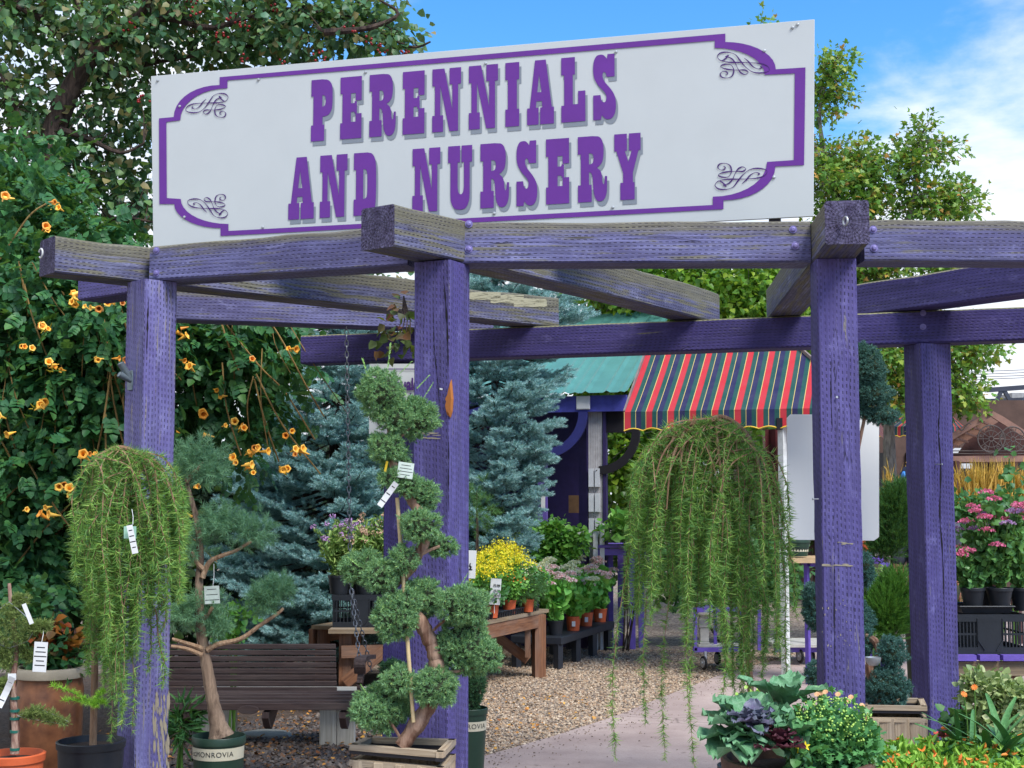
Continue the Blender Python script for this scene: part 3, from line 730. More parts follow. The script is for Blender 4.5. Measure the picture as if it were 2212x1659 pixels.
# sign seen in part behind the middle post
nsg = thing('hanging_sign', 'small white sign with dark lettering hung on the low beam behind the middle post', 'sign', at(850, 861, 8.15))
o_ = at(797, 937, 8.15); wB = .48; hB = m(152, 8.15)
mb = MB(); mb.prism([(0, 0), (wB, 0), (wB, hB), (0, hB)], -.006, 0, (1, 0, 0), (0, 0, 1), o_); mb.build('panel', M_sign, nsg)
mb = MB()
for a_, b_ in (((.1, hB - .035), (.40, hB - .029)), ((.1, .030), (.40, .036))):
    mb.face([o_ + Vector((p, -.0075, q)) for p, q in ((a_[0], a_[1]), (b_[0], a_[1]), (b_[0], b_[1]), (a_[0], b_[1]))])
for (cx_, cz_, a0_, a1_) in ((.1, hB - .10, 90, 180), (.1, .10, 180, 270)):
    for k in range(10):
        t0, t1 = R(a0_ + (a1_ - a0_) * k / 10), R(a0_ + (a1_ - a0_) * (k + 1) / 10)
        mb.face([o_ + Vector((cx_ + r_ * math.cos(t) * .9, -.0075, cz_ + r_ * math.sin(t))) for r_, t in ((.07, t0), (.07, t1), (.063, t1), (.063, t0))])
mb.build('border', M_flo, nsg, merge=False)
def text(name, s, p, size, mat, parent, X=(1, 0, 0), Y=(0, 0, 1), align='LEFT', ext=.0008, sx=1.0, off=0.0, shear=0.0):
    cu = bpy.data.curves.new(name + '_t', 'FONT'); cu.body = s; cu.size = size; cu.extrude = ext; cu.align_x = align; cu.offset = off; cu.shear = shear
    ob = bpy.data.objects.new('tmp', cu); COL.objects.link(ob); bpy.context.view_layer.update()
    me = bpy.data.meshes.new_from_object(ob); bpy.data.objects.remove(ob); bpy.data.curves.remove(cu)
    X = Vector(X).normalized(); Y = Vector(Y).normalized(); N_ = X.cross(Y); o = Vector(p) - gloc(parent)
    for v in me.vertices: v.co = o + X * v.co.x * sx + Y * v.co.y + N_ * v.co.z
    me.materials.clear(); return link(name, me, mat, parent)
text('lettering', 'Annuals and', o_ + Vector((.075, -.009, hB - .155)), .10, M_flo, nsg, sx=.66, off=.003)
text('lettering', 'Herbs', o_ + Vector((.27, -.009, hB - .255)), .10, M_flo, nsg, sx=.66, off=.003) if False else text('lettering', 'In', o_ + Vector((.235, -.009, hB - .245)), .10, M_flo, nsg, sx=.66, off=.003)
# blank white board behind the right post
d_ = 7.9; wb = thing('white_board', 'blank white board with clipped corners standing behind the right post', 'board', at(1800, 1168, d_))
Pb = [(1700, 903), (1708, 895), (1890, 896), (1899, 905), (1899, 1160), (1888, 1168), (1708, 1166), (1702, 1158)]
o_ = at(1700, 1168, d_); PP = [((at(x, y, d_) - o_).x, (at(x, y, d_) - o_).z) for x, y in Pb]
mb = MB(); mb.prism(PP[::-1], 0, .012, (1, 0, 0), (0, 0, 1), o_ + Vector((0, .012, 0))); mb.build('panel', flat('board_white', (226, 228, 228), .85, .02, 2, 0, .15, .05), wb, bevel=.001)
mb = MB(); pc = at(1806, 1168, d_); mb.bar((pc.x, pc.y + .04, 0), (pc.x, pc.y + .04, pc.z + .6), .04, .04); mb.build('stake', M_galv, wb)
# ================================================================ ground
def gmat():
    t = NT('gravel_ground'); oc = t.n('ShaderNodeTexCoord').outputs['Object']
    v = t.n('ShaderNodeTexVoronoi', {'Vector': oc, 'Scale': 42.0}); n = t.noise(oc, 3, 4)
    cc = t.ramp(t.n('ShaderNodeSeparateXYZ', {0: v.outputs['Color']}).outputs[0], [(0, lin((92, 78, 68))), (.4, lin((146, 128, 112))), (.75, lin((188, 172, 152))), (1, lin((120, 116, 116)))])
    cc = t.mix(t.rng(v.outputs['Distance'], .25, .8, 0, .6), cc, lin((40, 32, 26)))
    cc = t.mix(t.rng(n, .4, .7, 0, .4), cc, lin((82, 66, 52)))
    return t.pbr(cc, .9, t.math('SUBTRACT', 1.0, v.outputs['Distance']), .8, .012)
mb = MB(); mb.face([(-300, -60, 0), (300, -60, 0), (300, 700, 0), (-300, 700, 0)])
setp(mb.build('ground', gmat()), kind='structure')
def pmat():
    t = NT('pink_concrete'); oc = t.n('ShaderNodeTexCoord').outputs['Object']
    a = t.noise(oc, 1.3, 6, .6); b = t.noise(oc, 90, 4, .7); s_ = t.noise(oc, 9, 5, .75)
    cc = t.mix(t.rng(a, .35, .68), lin((150, 132, 126)), lin((182, 164, 156))); cc = t.mix(t.rng(b, .45, .7, 0, .3), cc, lin((110, 92, 92)))
    cc = t.mix(t.rng(s_, .60, .70, 0, .6), cc, lin((92, 76, 70))); sp = t.n('ShaderNodeSeparateXYZ', {0: t.map(oc, rot=(0, 0, .5), loc=(0, .6, 0))}); jn = t.math('ABSOLUTE', t.math('SUBTRACT', t.math('FRACT', t.math('DIVIDE', sp.outputs[1], 2.9)), .5)); ck = t.n('ShaderNodeTexVoronoi', {'Vector': t.map(oc, scale=(.35, .35, 1)), 'Scale': 1.4}, feature='DISTANCE_TO_EDGE').outputs['Distance']; cc = t.mix(t.math('MAXIMUM', t.rng(jn, 0, .003, .8, 0), t.rng(t.math('ADD', ck, t.math('MULTIPLY', s_, .012)), .006, .010, .55, 0)), cc, lin((74, 60, 56)))
    return t.pbr(cc, .85, b, .25, .003)
EDGE = [(960, 1662), (1010, 1646), (1100, 1620), (1200, 1591), (1290, 1562), (1350, 1541), (1420, 1512), (1500, 1481), (1560, 1458), (1620, 1442), (1690, 1424), (1740, 1408)]
edge = [atz(x, y, .0) for x, y in EDGE]
poly = [(-.62, 2.0), (-.5, 5.0), (-.42, 7.6)] + [(p.x, p.y) for p in edge] + [(4.2, 17.5), (9, 20), (9, 2)]
mb = MB(); mb.prism(poly[::-1], 0, .02, (1, 0, 0), (0, 1, 0), (0, 0, -.012)) if False else mb.face([(x, y, .008) for x, y in poly][::-1], None)
setp(mb.build('path', pmat()), kind='structure')
def inpoly(x, y, pl):
    c = np.zeros(len(x), bool); j = len(pl) - 1
    for i in range(len(pl)):
        xi, yi = pl[i]; xj, yj = pl[j]
        c ^= ((yi > y) != (yj > y)) & (x < (xj - xi) * (y - yi) / (yj - yi + 1e-12) + xi); j = i
    return c
def mmat():
    t = NT('mulch'); oc = t.n('ShaderNodeTexCoord').outputs['Object']
    n = t.noise(oc, 40, 6, .7); b = t.noise(oc, 5, 4)
    cc = t.mix(t.rng(n, .35, .68), lin((48, 38, 32)), lin((104, 84, 70))); cc = t.mix(t.rng(b, .5, .65, 0, .4), cc, lin((88, 82, 78)))
    return t.pbr(cc, .95, n, .9, .02)
mb = MB(); mb.face([(x, y, .004) for x, y in [(-6, 5), (-.75, 5), (-.62, 8.4), (-1.0, 9.6), (-.6, 11), (-1.2, 13), (-6, 13)]]); mb.face([(x, y, .012) for x, y in [(1.75, 3), (6, 3), (6, 8.9), (3.2, 8.6), (2.3, 8.0), (1.95, 6.4)]])
setp(mb.build('planting_bed', mmat()), kind='structure')
# loose pebbles on the gravel and river stones under the swing
OCT = (np.array([(1, 0, 0), (.1, 1, .1), (-1, .1, 0), (0, -1, -.05), (.1, .1, 1), (0, 0, -1)], float), np.array([(0, 1, 4), (1, 2, 4), (2, 3, 4), (3, 0, 4)]))
def pebbles(name, n, xr, yr, sr, mat, keep):
    r = np.random.RandomState(5); x = r.uniform(xr[0], xr[1], n); y = yr[0] + (yr[1] - yr[0]) * r.rand(n) ** 1.2
    k = keep(x, y); x = x[k]; y = y[k]; n = len(x); s_ = r.uniform(sr[0], sr[1], n)
    D = unit(np.stack([r.normal(size=n), r.normal(size=n), r.normal(size=n) * .2], 1)); N = np.stack([r.normal(size=n) * .35, r.normal(size=n) * .35, np.ones(n)], 1)
    V, F = inst(OCT, np.stack([x, y, s_ * .25 + r.rand(n) * .006], 1), D, s_, N, s_ * r.uniform(.55, .9, n))
    o = mesh_np(name, V, F, mat, None, True); return setp(o, kind='stuff')
def pebm(name, cols, rough=.7):
    t = NT(name); g = t.n('ShaderNodeNewGeometry'); cc = t.ramp(g.outputs['Random Per Island'], [(i / (len(cols) - 1), lin(c)) for i, c in enumerate(cols)])
    return t.pbr(cc, rough, spec=.35)
o = pebbles('pea_gravel', 75000, (-1.1, 3.4), (8.4, 15.0), (.007, .015), pebm('pea_gravel', [(92, 78, 66), (158, 138, 116), (180, 160, 136), (128, 104, 84), (202, 184, 160), (112, 104, 98), (170, 142, 114), (144, 116, 90)]),
            lambda x, y: ~inpoly(x, y, poly) & (x > -.9 + .25 * np.sin(y * 3)))
setp(o, 'tan pea gravel spread between the path and the plant tables', 'gravel')
o = pebbles('river_stones', 22000, (-3.2, -.3), (7.6, 12.0), (.010, .026), pebm('river_stones', [(62, 58, 56), (98, 90, 86), (122, 112, 104), (70, 56, 48), (84, 80, 80), (140, 96, 58)]),
            lambda x, y: (x < -.55 + .25 * np.sin(y * 3)) & (y < 12 + x))
setp(o, 'dark river stones and bark around the bench swing', 'stones')
r = np.random.RandomState(8); n = 900; P = np.stack([r.uniform(-2.8, .6, n), r.uniform(8.0, 11.5, n), np.full(n, .03)], 1); k = ~inpoly(P[:, 0], P[:, 1], poly); P = P[k]; n = len(P)
V, F = inst(T_OVAL, P, np.stack([r.normal(size=n), r.normal(size=n), r.normal(size=n) * .15], 1), r.uniform(.015, .035, n), np.stack([r.normal(size=n) * .3, r.normal(size=n) * .3, np.ones(n)], 1))
setp(mesh_np('fallen_leaves', V, F, leafm('dry_leaves', [(150, 92, 40), (178, 128, 60), (120, 70, 38), (196, 150, 70)], .7, .1)), 'scattered dry orange and brown leaves on the gravel', 'leaves', kind='stuff')
r = np.random.RandomState(18); n = 700; t_ = r.rand(n); k_ = (t_ * (len(edge) - 1)).astype(int); E_ = np.array([tuple(q) for q in edge]); Pd = E_[k_] + (E_[k_ + 1] - E_[k_]) * (t_ * (len(edge) - 1) - k_)[:, None] + np.stack([np.abs(r.normal(size=n)) * .35 * r.rand(n), -np.abs(r.normal(size=n)) * .35 * r.rand(n), np.full(n, .012)], 1); V, F = inst(OCT, Pd, unit(np.stack([r.normal(size=n), r.normal(size=n), r.normal(size=n) * .1], 1)), r.uniform(.003, .011, n), np.tile([0, 0, 1.0], (n, 1)), r.uniform(.003, .006, n))
setp(mesh_np('path_debris', V, F, pebm('debris', [(60, 46, 38), (96, 78, 60), (132, 112, 90), (48, 40, 34)]), None), 'stray gravel and bark crumbs strewn along the path edge', 'debris', kind='stuff')
for (x, y, rx_, lab) in ((1005 / 1.0 - 0, 1580, 0, ''),):
    p = atz(575, 1581, .03); mb = MB(); prof = [(.0, -.02), (.17, -.02), (.18, .0), (.165, .025), (.12, .034), (0, .036)]
    mb.lathe(prof, (p.x, p.y, 0), 22, sy=.8); setp(mb.build('stepping_stone', flat('pale_stone', (150, 150, 140), .85, .12, 14), None, True), 'flat pale stepping stone lying in the gravel under the swing', 'stone')

# ================================================================ booth with the green metal roof
al = R(18); eX = Vector((math.cos(al), -math.sin(al), 0)); bK = Vector((math.sin(al), math.cos(al), 0)); UP = Vector((0, 0, 1))
BR = at(1358, 848.5, 15.0)                            # right end of the eave
booth = thing('garden_booth', 'dark purple open booth with a teal metal roof beside the blue spruce', 'booth', (BR.x - 1, BR.y + .8, 0))
M_teal = flat('teal_metal', (84, 140, 132), .42, .06, 5, .25, .5, .05)
M_navy = flat('blue_fascia', (62, 66, 150), .6, .14, 16)
M_dkp = flat('dark_purple_paint', (40, 30, 78), .6, .12, 12)
M_void = flat('dark_interior', (20, 18, 26), .9, .05)
def bp(u, b, z): return BR + eX * u + bK * b + UP * (z - BR.z)       # u along the eave (negative to the left), b back
zE = BR.z; rows = []
run, rise = 2.5, 1.2; ncol = 66; prof = []
for j in range(ncol + 1):
    u = .02 - 2.6 * j / ncol; ph = (u % .23) / .23; hgt = .022 if ph < .12 else (.012 if .48 < ph < .54 or .72 < ph < .76 else 0); prof.append((u, hgt))
mb = MB(); mb.grid([[bp(u, -.12 + run * t, zE - .0 + rise * t + h_) for u, h_ in prof] for t in (0, .33, .66, 1)]); mb.build('roof', M_teal, booth)
mb = MB(); mb.bar(bp(-2.6, 0, zE - .11), bp(-.02, 0, zE - .11), .05, .175); mb.build('fascia', M_navy, booth)
mb = MB(); mb.box(bp(-1.70, 1.3, 1.3), (1.7, .04, 2.9), rz=-al); mb.build('back_wall', M_dkp, booth)
mb = MB(); mb.box(bp(-2.5, 1.1, 1.2), (.04, 2.2, 2.4), rz=-al); mb.build('side_wall', M_dkp, booth)
mb = MB(); mb.box(bp(-1.55, .6, .9), (1.9, 1.2, .05), rz=-al); mb.box(bp(-1.5, .1, .45), (2.0, .04, .9), rz=-al); mb.build('counter', flat('weathered_counter', (72, 60, 98), .7), booth)
M_clap = flat('pale_clapboard', (168, 166, 168), .7, .1, 20)
xc = at(1259, 1000, 15.1).x
ce = bp(-.39, .08, 1.3); mb = MB()
for k in range(6): mb.box(ce + eX * (-.066 + k * .0264), (.024, .05, 2.55), rz=-al)
mb.build('column', M_clap, booth)
mb = MB(); mb.box(ce + eX * .105, (.035, .08, 2.55), rz=-al); mb.box(ce - eX * .09, (.012, .07, 2.55), rz=-al); mb.box(ce - eX * .19 + bK * .3, (.16, .05, 2.5), rz=-al); mb.build('column_trim', M_dkp, booth)
def arcboard(name, c, r0, r1, a0, a1, mat, sgn=1, th=.04, extra=None):
    mb = MB(); n = 14; pts = [(r1 * math.cos(R(a0 + (a1 - a0) * k / n)), r1 * math.sin(R(a0 + (a1 - a0) * k / n))) for k in range(n + 1)]
    pin = [(r0 * math.cos(R(a0 + (a1 - a0) * k / n)), r0 * math.sin(R(a0 + (a1 - a0) * k / n))) for k in range(n + 1)]
    for i in range(n): mb.prism([pts[i], pts[i + 1], pin[i + 1], pin[i]], 0, th, eX * sgn, UP, c)
    return mb.build(name, mat, booth)
arcboard('curved_brace', bp(-.345, .06, zE - .42), .37, .46, 270, 360, M_void)
mb = MB(); mb.box(bp(-.13, .08, zE - .31), (.45, .04, .23), rz=-al); mb.build('header_board', M_void, booth)
arcboard('curved_brace', bp(-.95, -.01, zE - .20), .40, .50, 270, 360, flat('deep_navy', (36, 40, 104), .6, .1))
mb = MB(); q = bp(-.50, -.035, zE - .10); mb.box(q, (.155, .03, .15), rz=-al); mb.build('flood_light', M_white, booth, bevel=.012)
mb = MB(); q = bp(-.385, .04, 1.75)
for k in range(3):
    for j in range(2): mb.box(bp(-.43 + j * .07, .03, 1.30 + k * .27), (.055, .03, .2), rz=-al)
mb.build('leaflet_holder', flat('clear_plastic', (188, 192, 198), .2, .05), booth)
curl(bp(-.36, .03, 1.90), .022, .004, (0, 1, 0), 'hook', M_void, booth, .7)
mb = MB(); mb.box(bp(-.60, .42, 1.85), (.09, .005, .12), rz=-al); mb.build('notice', flat('grey_notice', (128, 128, 132), .7), booth)
mb = MB(); mb.box(bp(-.78, .9, 1.55), (.22, .3, .20), rz=-al); mb.build('shelf_box', flat('cardboard', (116, 88, 60), .8), booth)
for k, z in enumerate((1.58, 1.22, 1.03)):
    mb = MB(); mb.box(bp(-.985, .05, z), (.045, .01, .16), rz=-al); mb.build('price_card', M_white, booth)
mb = MB(); mb.box(bp(-1.0, .09, 1.1), (.10, .05, 2.2), rz=-al); mb.build('post', flat('violet_paint', (92, 76, 150), .6), booth)

# ================================================================ striped awnings
def stripes(name, per=.172, dim=1.0, seed=0):
    t = NT(name); uv = t.n('ShaderNodeTexCoord').outputs['UV']; sp = t.n('ShaderNodeSeparateXYZ', {0: uv})
    f = t.math('FRACT', t.math('DIVIDE', sp.outputs[0], per))
    rp = t.n('ShaderNodeValToRGB', {0: f}); rp.color_ramp.interpolation = 'CONSTANT'; e = rp.color_ramp.elements
    yl, rd, gr, nv = (232, 206, 120), (214, 44, 58), (4, 84, 78), (28, 34, 88)
    st = [(0, yl), (.028, rd), (.30, (120, 60, 40)), (.315, gr), (.52, yl), (.548, nv), (.79, gr)]
    while len(e) < len(st): e.new(.5)
    for q, (p, c) in zip(e, st): q.position = p; q.color = lin(tuple(v * dim for v in c))
    n = t.noise(uv, 8, 5); wv = t.noise(t.map(uv, (400, 400, 1)), 1, 2)
    cc = t.mix(t.rng(n, .3, .75, 0, .10), rp.outputs[0], lin((150, 140, 150)))
    p = t.n('ShaderNodeBsdfPrincipled', {'Base Color': cc, 'Roughness': .85}); tr = t.n('ShaderNodeBsdfTranslucent', {'Color': cc})
    b = t.n('ShaderNodeBump', {'Height': wv, 'Strength': .15, 'Distance': .002}); t.t.links.new(b.outputs[0], p.inputs['Normal'])
    mx = t.n('ShaderNodeMixShader', {0: .25, 1: p.outputs[0], 2: tr.outputs[0]}); t.t.links.new(mx.outputs[0], t.out.inputs[0])
    return t.m
M_str = stripes('striped_canvas', .198, .92); M_str2 = stripes('faded_striped_canvas', .16, .8)
M_trim = flat('yellow_piping', (222, 184, 60), .7)
M_wpole = flat('white_pole', (206, 208, 206), .5)
def awning(org, L, dep, rise_, inL, inB, val, root, mat, scal=.0865, off=0.0, skirt=True):
    def ap(u, b, z): return org + eX * u + bK * b + UP * z
    mb = MB(); ns = 22
    # front, hipped to the right; sag a little
    TL = (inL * 0, inB, rise_)
    def front(i, j):
        t = j / 6; u0 = 0; u1 = L; ut0 = 0.0; ut1 = L - inL; a_ = u0 + (ut0 - u0) * t; b_ = u1 + (ut1 - u1) * t
        u = a_ + (b_ - a_) * i / ns; return u, inB * t, rise_ * t - .02 * math.sin(PI * t)
    G = [[ap(*front(i, j)) for i in range(ns + 1)] for j in range(7)]
    mb.grid(G, False, lambda j, i: (front(i, j)[0] + off, inB * j / 6))
    Gr = [[ap(L - inL * j / 6, inB * j / 6 + (dep - 2 * inB * j / 6) * i / 8, rise_ * j / 6) for i in range(9)] for j in range(7)]
    mb.grid(Gr, False, lambda j, i: (dep * i / 8, j * .1))
    mb.build('canopy', mat, root)
    mb = MB(); nv = int(L / scal); 
    def vy(u): return -val - .022 * (1 - abs(math.sin(PI * u / (2 * scal))) * 1.0) * 1.0
    N_ = nv * 6
    us = [L * i / N_ for i in range(N_ + 1)]
    mb.grid([[ap(u, -.004 + .006 * math.sin(u * 14), 0) for u in us], [ap(u, -.01 + .012 * math.sin(u * 14), vy(u)) for u in us]], False, lambda j, i: (us[min(i, N_)] + off, j * val))
    us2 = [dep * i / 24 for i in range(25)]
    mb.grid([[ap(L, u, 0) for u in us2], [ap(L, u, vy(u)) for u in us2]], False, lambda j, i: (us2[min(i, 24)], j * val))
    vl = mb.build('valance', mat, root)
    mb = MB(); mb.tube([ap(u, -.012 + .012 * math.sin(u * 14), vy(u)) for u in us], .006, 5); mb.build('piping', M_trim, vl)
    return ap
AW = at(1348, 890, 12.5); aw = thing('awning', 'red, green and navy striped canvas awning with a scalloped valance', 'awning', (AW.x + 1, AW.y + .6, 0))
ap = awning(AW, 2.12, 2.6, .88, .92, 1.25, .15, aw, M_str, .0865 * 1.0)
mb = MB(); mb.bar(ap(2.12, 0, .006), ap(2.12 - .92, 1.25, .886), .02, .03); mb.build('hip_rail', flat('grey_brown_rail', (122, 110, 106), .6), aw); mb = MB(); mb.bar(ap(0, 0, 0), ap(0, 1.25, .88), .015, .03); mb.build('side_rail', flat('grey_brown_rail', (122, 110, 106), .6), aw)
q = ap(1.40, .05, 0); mb = MB(); mb.bar((q.x, q.y, 0), (q.x, q.y, q.z - .02), .055, .055); mb.build('pole', M_wpole, aw)
mb = MB(); mb.box((q.x - .03, q.y - .03, q.z - .13), (.05, .05, .1)); mb.build('spot_light', M_void, aw)
M_maroon = flat('maroon_cloth', (74, 20, 26), .9, .3, 9)
mb = MB(); mb.grid([[ap(.95 + 1.1 * i / 30, 2.3 + .03 * math.sin(i * 1.7), z) for i in range(31)] for z in (-.06, -1.1)]); mb.build('back_curtain', M_maroon, aw)
A2 = at(1896, 938, 20.0); aw2 = thing('awning', 'small faded striped awning over the far shop front', 'awning', (A2.x, A2.y + .6, 0))
_e, _b = eX, bK
eX = Vector((math.cos(.75), -math.sin(.75), 0)) * 1; bK = Vector((math.sin(.75), math.cos(.75), 0))
awning(A2 + Vector((-.35, .35, .10)), 1.35, 1.0, .42, .1, .9, .13, aw2, M_str2, .06)
eX, bK = _e, _b
# far shop front
shp = thing('brown_shop', 'brown shop front with dark windows behind the right post', 'building', (5.9, 22.3, 0))
M_stuc = flat('tan_stucco', (132, 120, 106), .85, .1, 8)
mb = MB(); mb.box((6.2, 22.6, 1.6), (5.2, .5, 3.2)); mb.build('wall', flat('brown_shop_wall', (86, 66, 58), .85, .15, 5), shp)
for k in range(4):
    mb = MB(); mb.box((4.4 + k * 1.2, 22.33, 1.75), (.95, .06, 1.2)); wdw = mb.build('window', flat('dark_glass', (24, 24, 28), .15), shp)
    mb = MB(); mb.box((4.4 + k * 1.2, 22.31, 1.12), (1.05, .1, .06)); mb.build('sill', M_stuc, wdw)
# grey building on the right with sign, truss and wires
bl = thing('stucco_building', 'flat roofed tan stucco building behind the brown arbor', 'building', (13.5, 33, 0))
mb = MB(); mb.box((15.5, 34, 1.75), (9.0, 3, 3.5)); mb.build('wall', M_stuc, bl); mb = MB(); mb.box((15.5, 33.8, 3.56), (9.3, 3.5, .16)); mb.build('roof', flat('grey_roof_edge', (92, 92, 96), .7), bl)
mb = MB(); mb.box((12.6, 33.6, 3.9), (1.3, 1, .5)); mb.build('roof_vent', flat('pale_metal', (150, 150, 150), .6), bl)
d_ = 27; tr = thing('steel_truss', 'dark grey steel lattice truss crossing above the brown arbor', 'truss', at(2170, 885, d_))
M_truss = flat('truss_steel', (62, 66, 78), .5, .1, 9, .3); mb = MB()
tp = lambda x: at(x, 843 - (x - 2129) * .075, d_); bt = lambda x: at(x, 894 - (x - 2085) * .047, d_)
mb.bar(tp(2132), tp(2330), .09, .09); mb.build('top_chord', M_truss, tr); mb = MB(); mb.bar(bt(2085), bt(2330), .1, .12); mb.build('bottom_chord', M_truss, tr)
mb = MB(); mb.bar(at(2100, 866, d_ + .6), at(2330, 858, d_ + .6), .06, .06); mb.build('middle_chord', M_truss, tr)
for a_, b_ in ((2141, 2165), (2195, 2167), (2201, 2228), (2260, 2231)):
    mb = MB(); mb.bar(bt(a_), tp(b_), .07, .07); mb.build('brace', M_truss, tr)
mb = MB(); mb.bar(at(2130, 868, d_), bt(2153), .05, .05); mb.build('brace', M_truss, tr)
pl = thing('utility_pole', 'timber utility pole carrying wires past the right edge', 'utility pole', (22, 48, 0)); mb = MB(); mb.tube([(22, 48, 0), (22, 48, 8)], [.15, .11], 10); mb.build('pole', rawwood('pole_wood', (110, 92, 74), (78, 64, 52)), pl)
for y0 in (787, 793, 799, 804):
    a_ = at(1300, y0 + 10, 46); b_ = Vector((22.0, 48, at(2212, y0 - 1, 48).z)); mb = MB()
    mb.tube([a_.lerp(b_, t / 12) - Vector((0, 0, .25 * math.sin(PI * t / 12))) for t in range(13)], .013, 5); mb.build('power_line', M_truss, pl)
sg = thing('lease_sign', 'navy sign with white letters FOR LEASE on the building behind the arbor', 'sign', at(2158, 1040, 26)); o_ = at(2136, 1046, 26); mb = MB()
mb.box(o_ + Vector((.24, 0, .16)), (.52, .03, .36)); mb.build('panel', flat('sign_navy', (28, 34, 84), .6), sg)
text('lettering', 'FOR LEASE', o_ + Vector((.02, -.02, .20)), .115, M_white, sg, sx=.86, off=.004); text('lettering', 'SPACE', o_ + Vector((.09, -.02, .05)), .115, M_white, sg, off=.004)
for q_ in (.03, .45): mb = MB(); mb.bar(o_ + Vector((q_, .03, -.6)), o_ + Vector((q_, .03, .3)), .04, .04); mb.build('post', M_truss, sg)
# brown arbor with gable and iron wheels
d_ = 15.0; ar = thing('garden_arbor', 'brown gabled arbor with iron wheel ornaments at the far right', 'arbor', at(2140, 1400, d_) * 1)
ar.location.z = 0
M_brn = flat('brown_arbor_paint', (138, 104, 90), .6, .1, 14); M_dbr = flat('dark_red_brown', (72, 42, 38), .7, .1, 14); M_iron = flat('rusty_iron', (92, 84, 80), .55, .15, 30, .3)
ap0 = at(2140, 893, d_)
for k in range(6):
    dy = k * .16; mb = MB(); o_ = ap0 + Vector((k * .075, dy, 0))
    mb.bar(o_, o_ + (at(2025, 962, d_) - at(2140, 893, d_)), .035, .062); mb.bar(o_ + Vector((.005, 0, -.001)), o_ + (at(2262, 970, d_) - at(2140, 893, d_)), .033, .06); mb.build('rafter', M_brn, ar)
for k in range(5):
    t = (k + .6) / 5.2; a_ = at(2136, 905, d_).lerp(at(2034, 966, d_), t); mb = MB(); mb.bar(a_, a_ + Vector((.42, .9, 0)), .025, .02); mb.build('batten', M_brn, ar)
mb = MB(); mb.bar(at(2040, 992, d_), at(2300, 990, d_), .05, m(13, d_)); mb.build('tie_beam', M_brn, ar)
mb = MB(); mb.bar(at(2060, 990, d_ + .9), at(2300, 988, d_ + .9), .05, .12); mb.build('tie_beam', M_dbr, ar)
for y in (974, 980):
    mb = MB(); mb.tube([at(2050, y, d_), at(2300, y, d_)], .006, 6); mb.build('rail', M_iron, ar)
for x, w_, dd in ((2060, .11, 0), (2117, .085, .6), (2143, .08, .9), (2186, .085, .6)):
    p = at(x, 996, d_ + dd); mb = MB(); mb.bar((p.x, p.y, 0), (p.x, p.y, p.z), w_, w_); mb.build('post', M_dbr, ar)
mb = MB(); p = at(2150, 960, d_ + 1.0); mb.prism([(-.45, -.12), (.45, -.12), (.3, .08), (0, .30), (-.3, .08)], 0, .03, (1, 0, 0), UP, p); mb.build('gable_panel', M_dbr, ar)
for (x, y, r_) in ((2141, 948, 29), (2188, 949, 27)):
    c = at(x, y, d_ - .06); rr = m(r_, d_); mb = MB(); tor = lambda r0, tb, cc=c: mb.tube([cc + Vector((r0 * math.cos(2 * PI * i / 28), 0, r0 * math.sin(2 * PI * i / 28))) for i in range(29)], tb, 6, False)
    tor(rr, .0075); tor(rr * .62, .004); tor(rr * .18, .006)
    for k in range(10): mb.tube([c + Vector((rr * .18 * math.cos(k * PI / 5), 0, rr * .18 * math.sin(k * PI / 5))), c + Vector((rr * math.cos(k * PI / 5), 0, rr * math.sin(k * PI / 5)))], .004, 5)
    for k in range(5):
        a0_ = k * 2 * PI / 5 + .3; q = c + Vector((rr * .8 * math.cos(a0_), 0, rr * .8 * math.sin(a0_)))
        mb.tube([q + Vector((rr * .14 * (1 - i / 16) * math.cos(i * .7 + a0_), 0, rr * .14 * (1 - i / 16) * math.sin(i * .7 + a0_))) for i in range(14)], .0035, 5)
    mb.build('wheel_ornament', M_iron, ar)
mb = MB(); mb.tube([at(2070, 922 + 8 * math.sin(t * .8), d_ - .05) + Vector((m(t * 4, d_), 0, 0)) for t in range(8)], .006, 6); mb.build('scroll', M_iron, ar)
ws = thing('banner', 'plain white banner hanging behind the arbor', 'banner', at(2074, 990, 19)); mb = MB(); o_ = at(2046, 1012, 19); mb.box(o_ + Vector((.17, 0, .14)), (.34, .02, .28)); mb.build('cloth', M_white, ws); mb = MB(); mb.bar((o_.x + .17, 19.03, 0), (o_.x + .17, 19.03, o_.z + .25), .04, .04); mb.build('post', M_dbr, ws)
# purple shutter and white gate by the booth
d_ = 15.0; gt = thing('white_gate', 'white painted gate end with two pale posts beside the booth', 'gate', at(1304, 1400, d_)); gt.location.z = 0
for x0, x1, y0 in ((1281, 1291, 1146), (1291, 1309, 1131)):
    a_ = at((x0 + x1) / 2, y0, d_); mb = MB(); mb.bar((a_.x, a_.y, 0), (a_.x, a_.y, a_.z), m(x1 - x0, d_) - .004, .05, up=(1, 0, 0)); mb.build('post', M_white, gt)
mb = MB()
a_ = at(1270, 1150, d_ + .02); mb.bar((a_.x - .3, a_.y + .05, a_.z), (a_.x + .05, a_.y, a_.z), .03, .05); mb.build('rail', M_white, gt)
M_pur = flat('purple_furniture', (104, 84, 170), .55, .1, 12)
pt = thing('purple_table', 'purple slatted wooden table with thick legs behind the pink sedums', 'table', at(1345, 1420, 15.2)); pt.location.z = 0
tA = at(1292, 1180, 15.0); tB = at(1396, 1180, 15.0)
for k in range(5):
    mb = MB(); mb.bar(tA + Vector((0, k * .16, 0)), tB + Vector((0, k * .16, 0)), .12, .03); mb.build('slat', M_pur, pt)
mb = MB(); mb.bar(tA + Vector((0, -.01, -.06)), tB + Vector((0, -.01, -.06)), .03, .07); mb.build('apron', M_pur, pt)
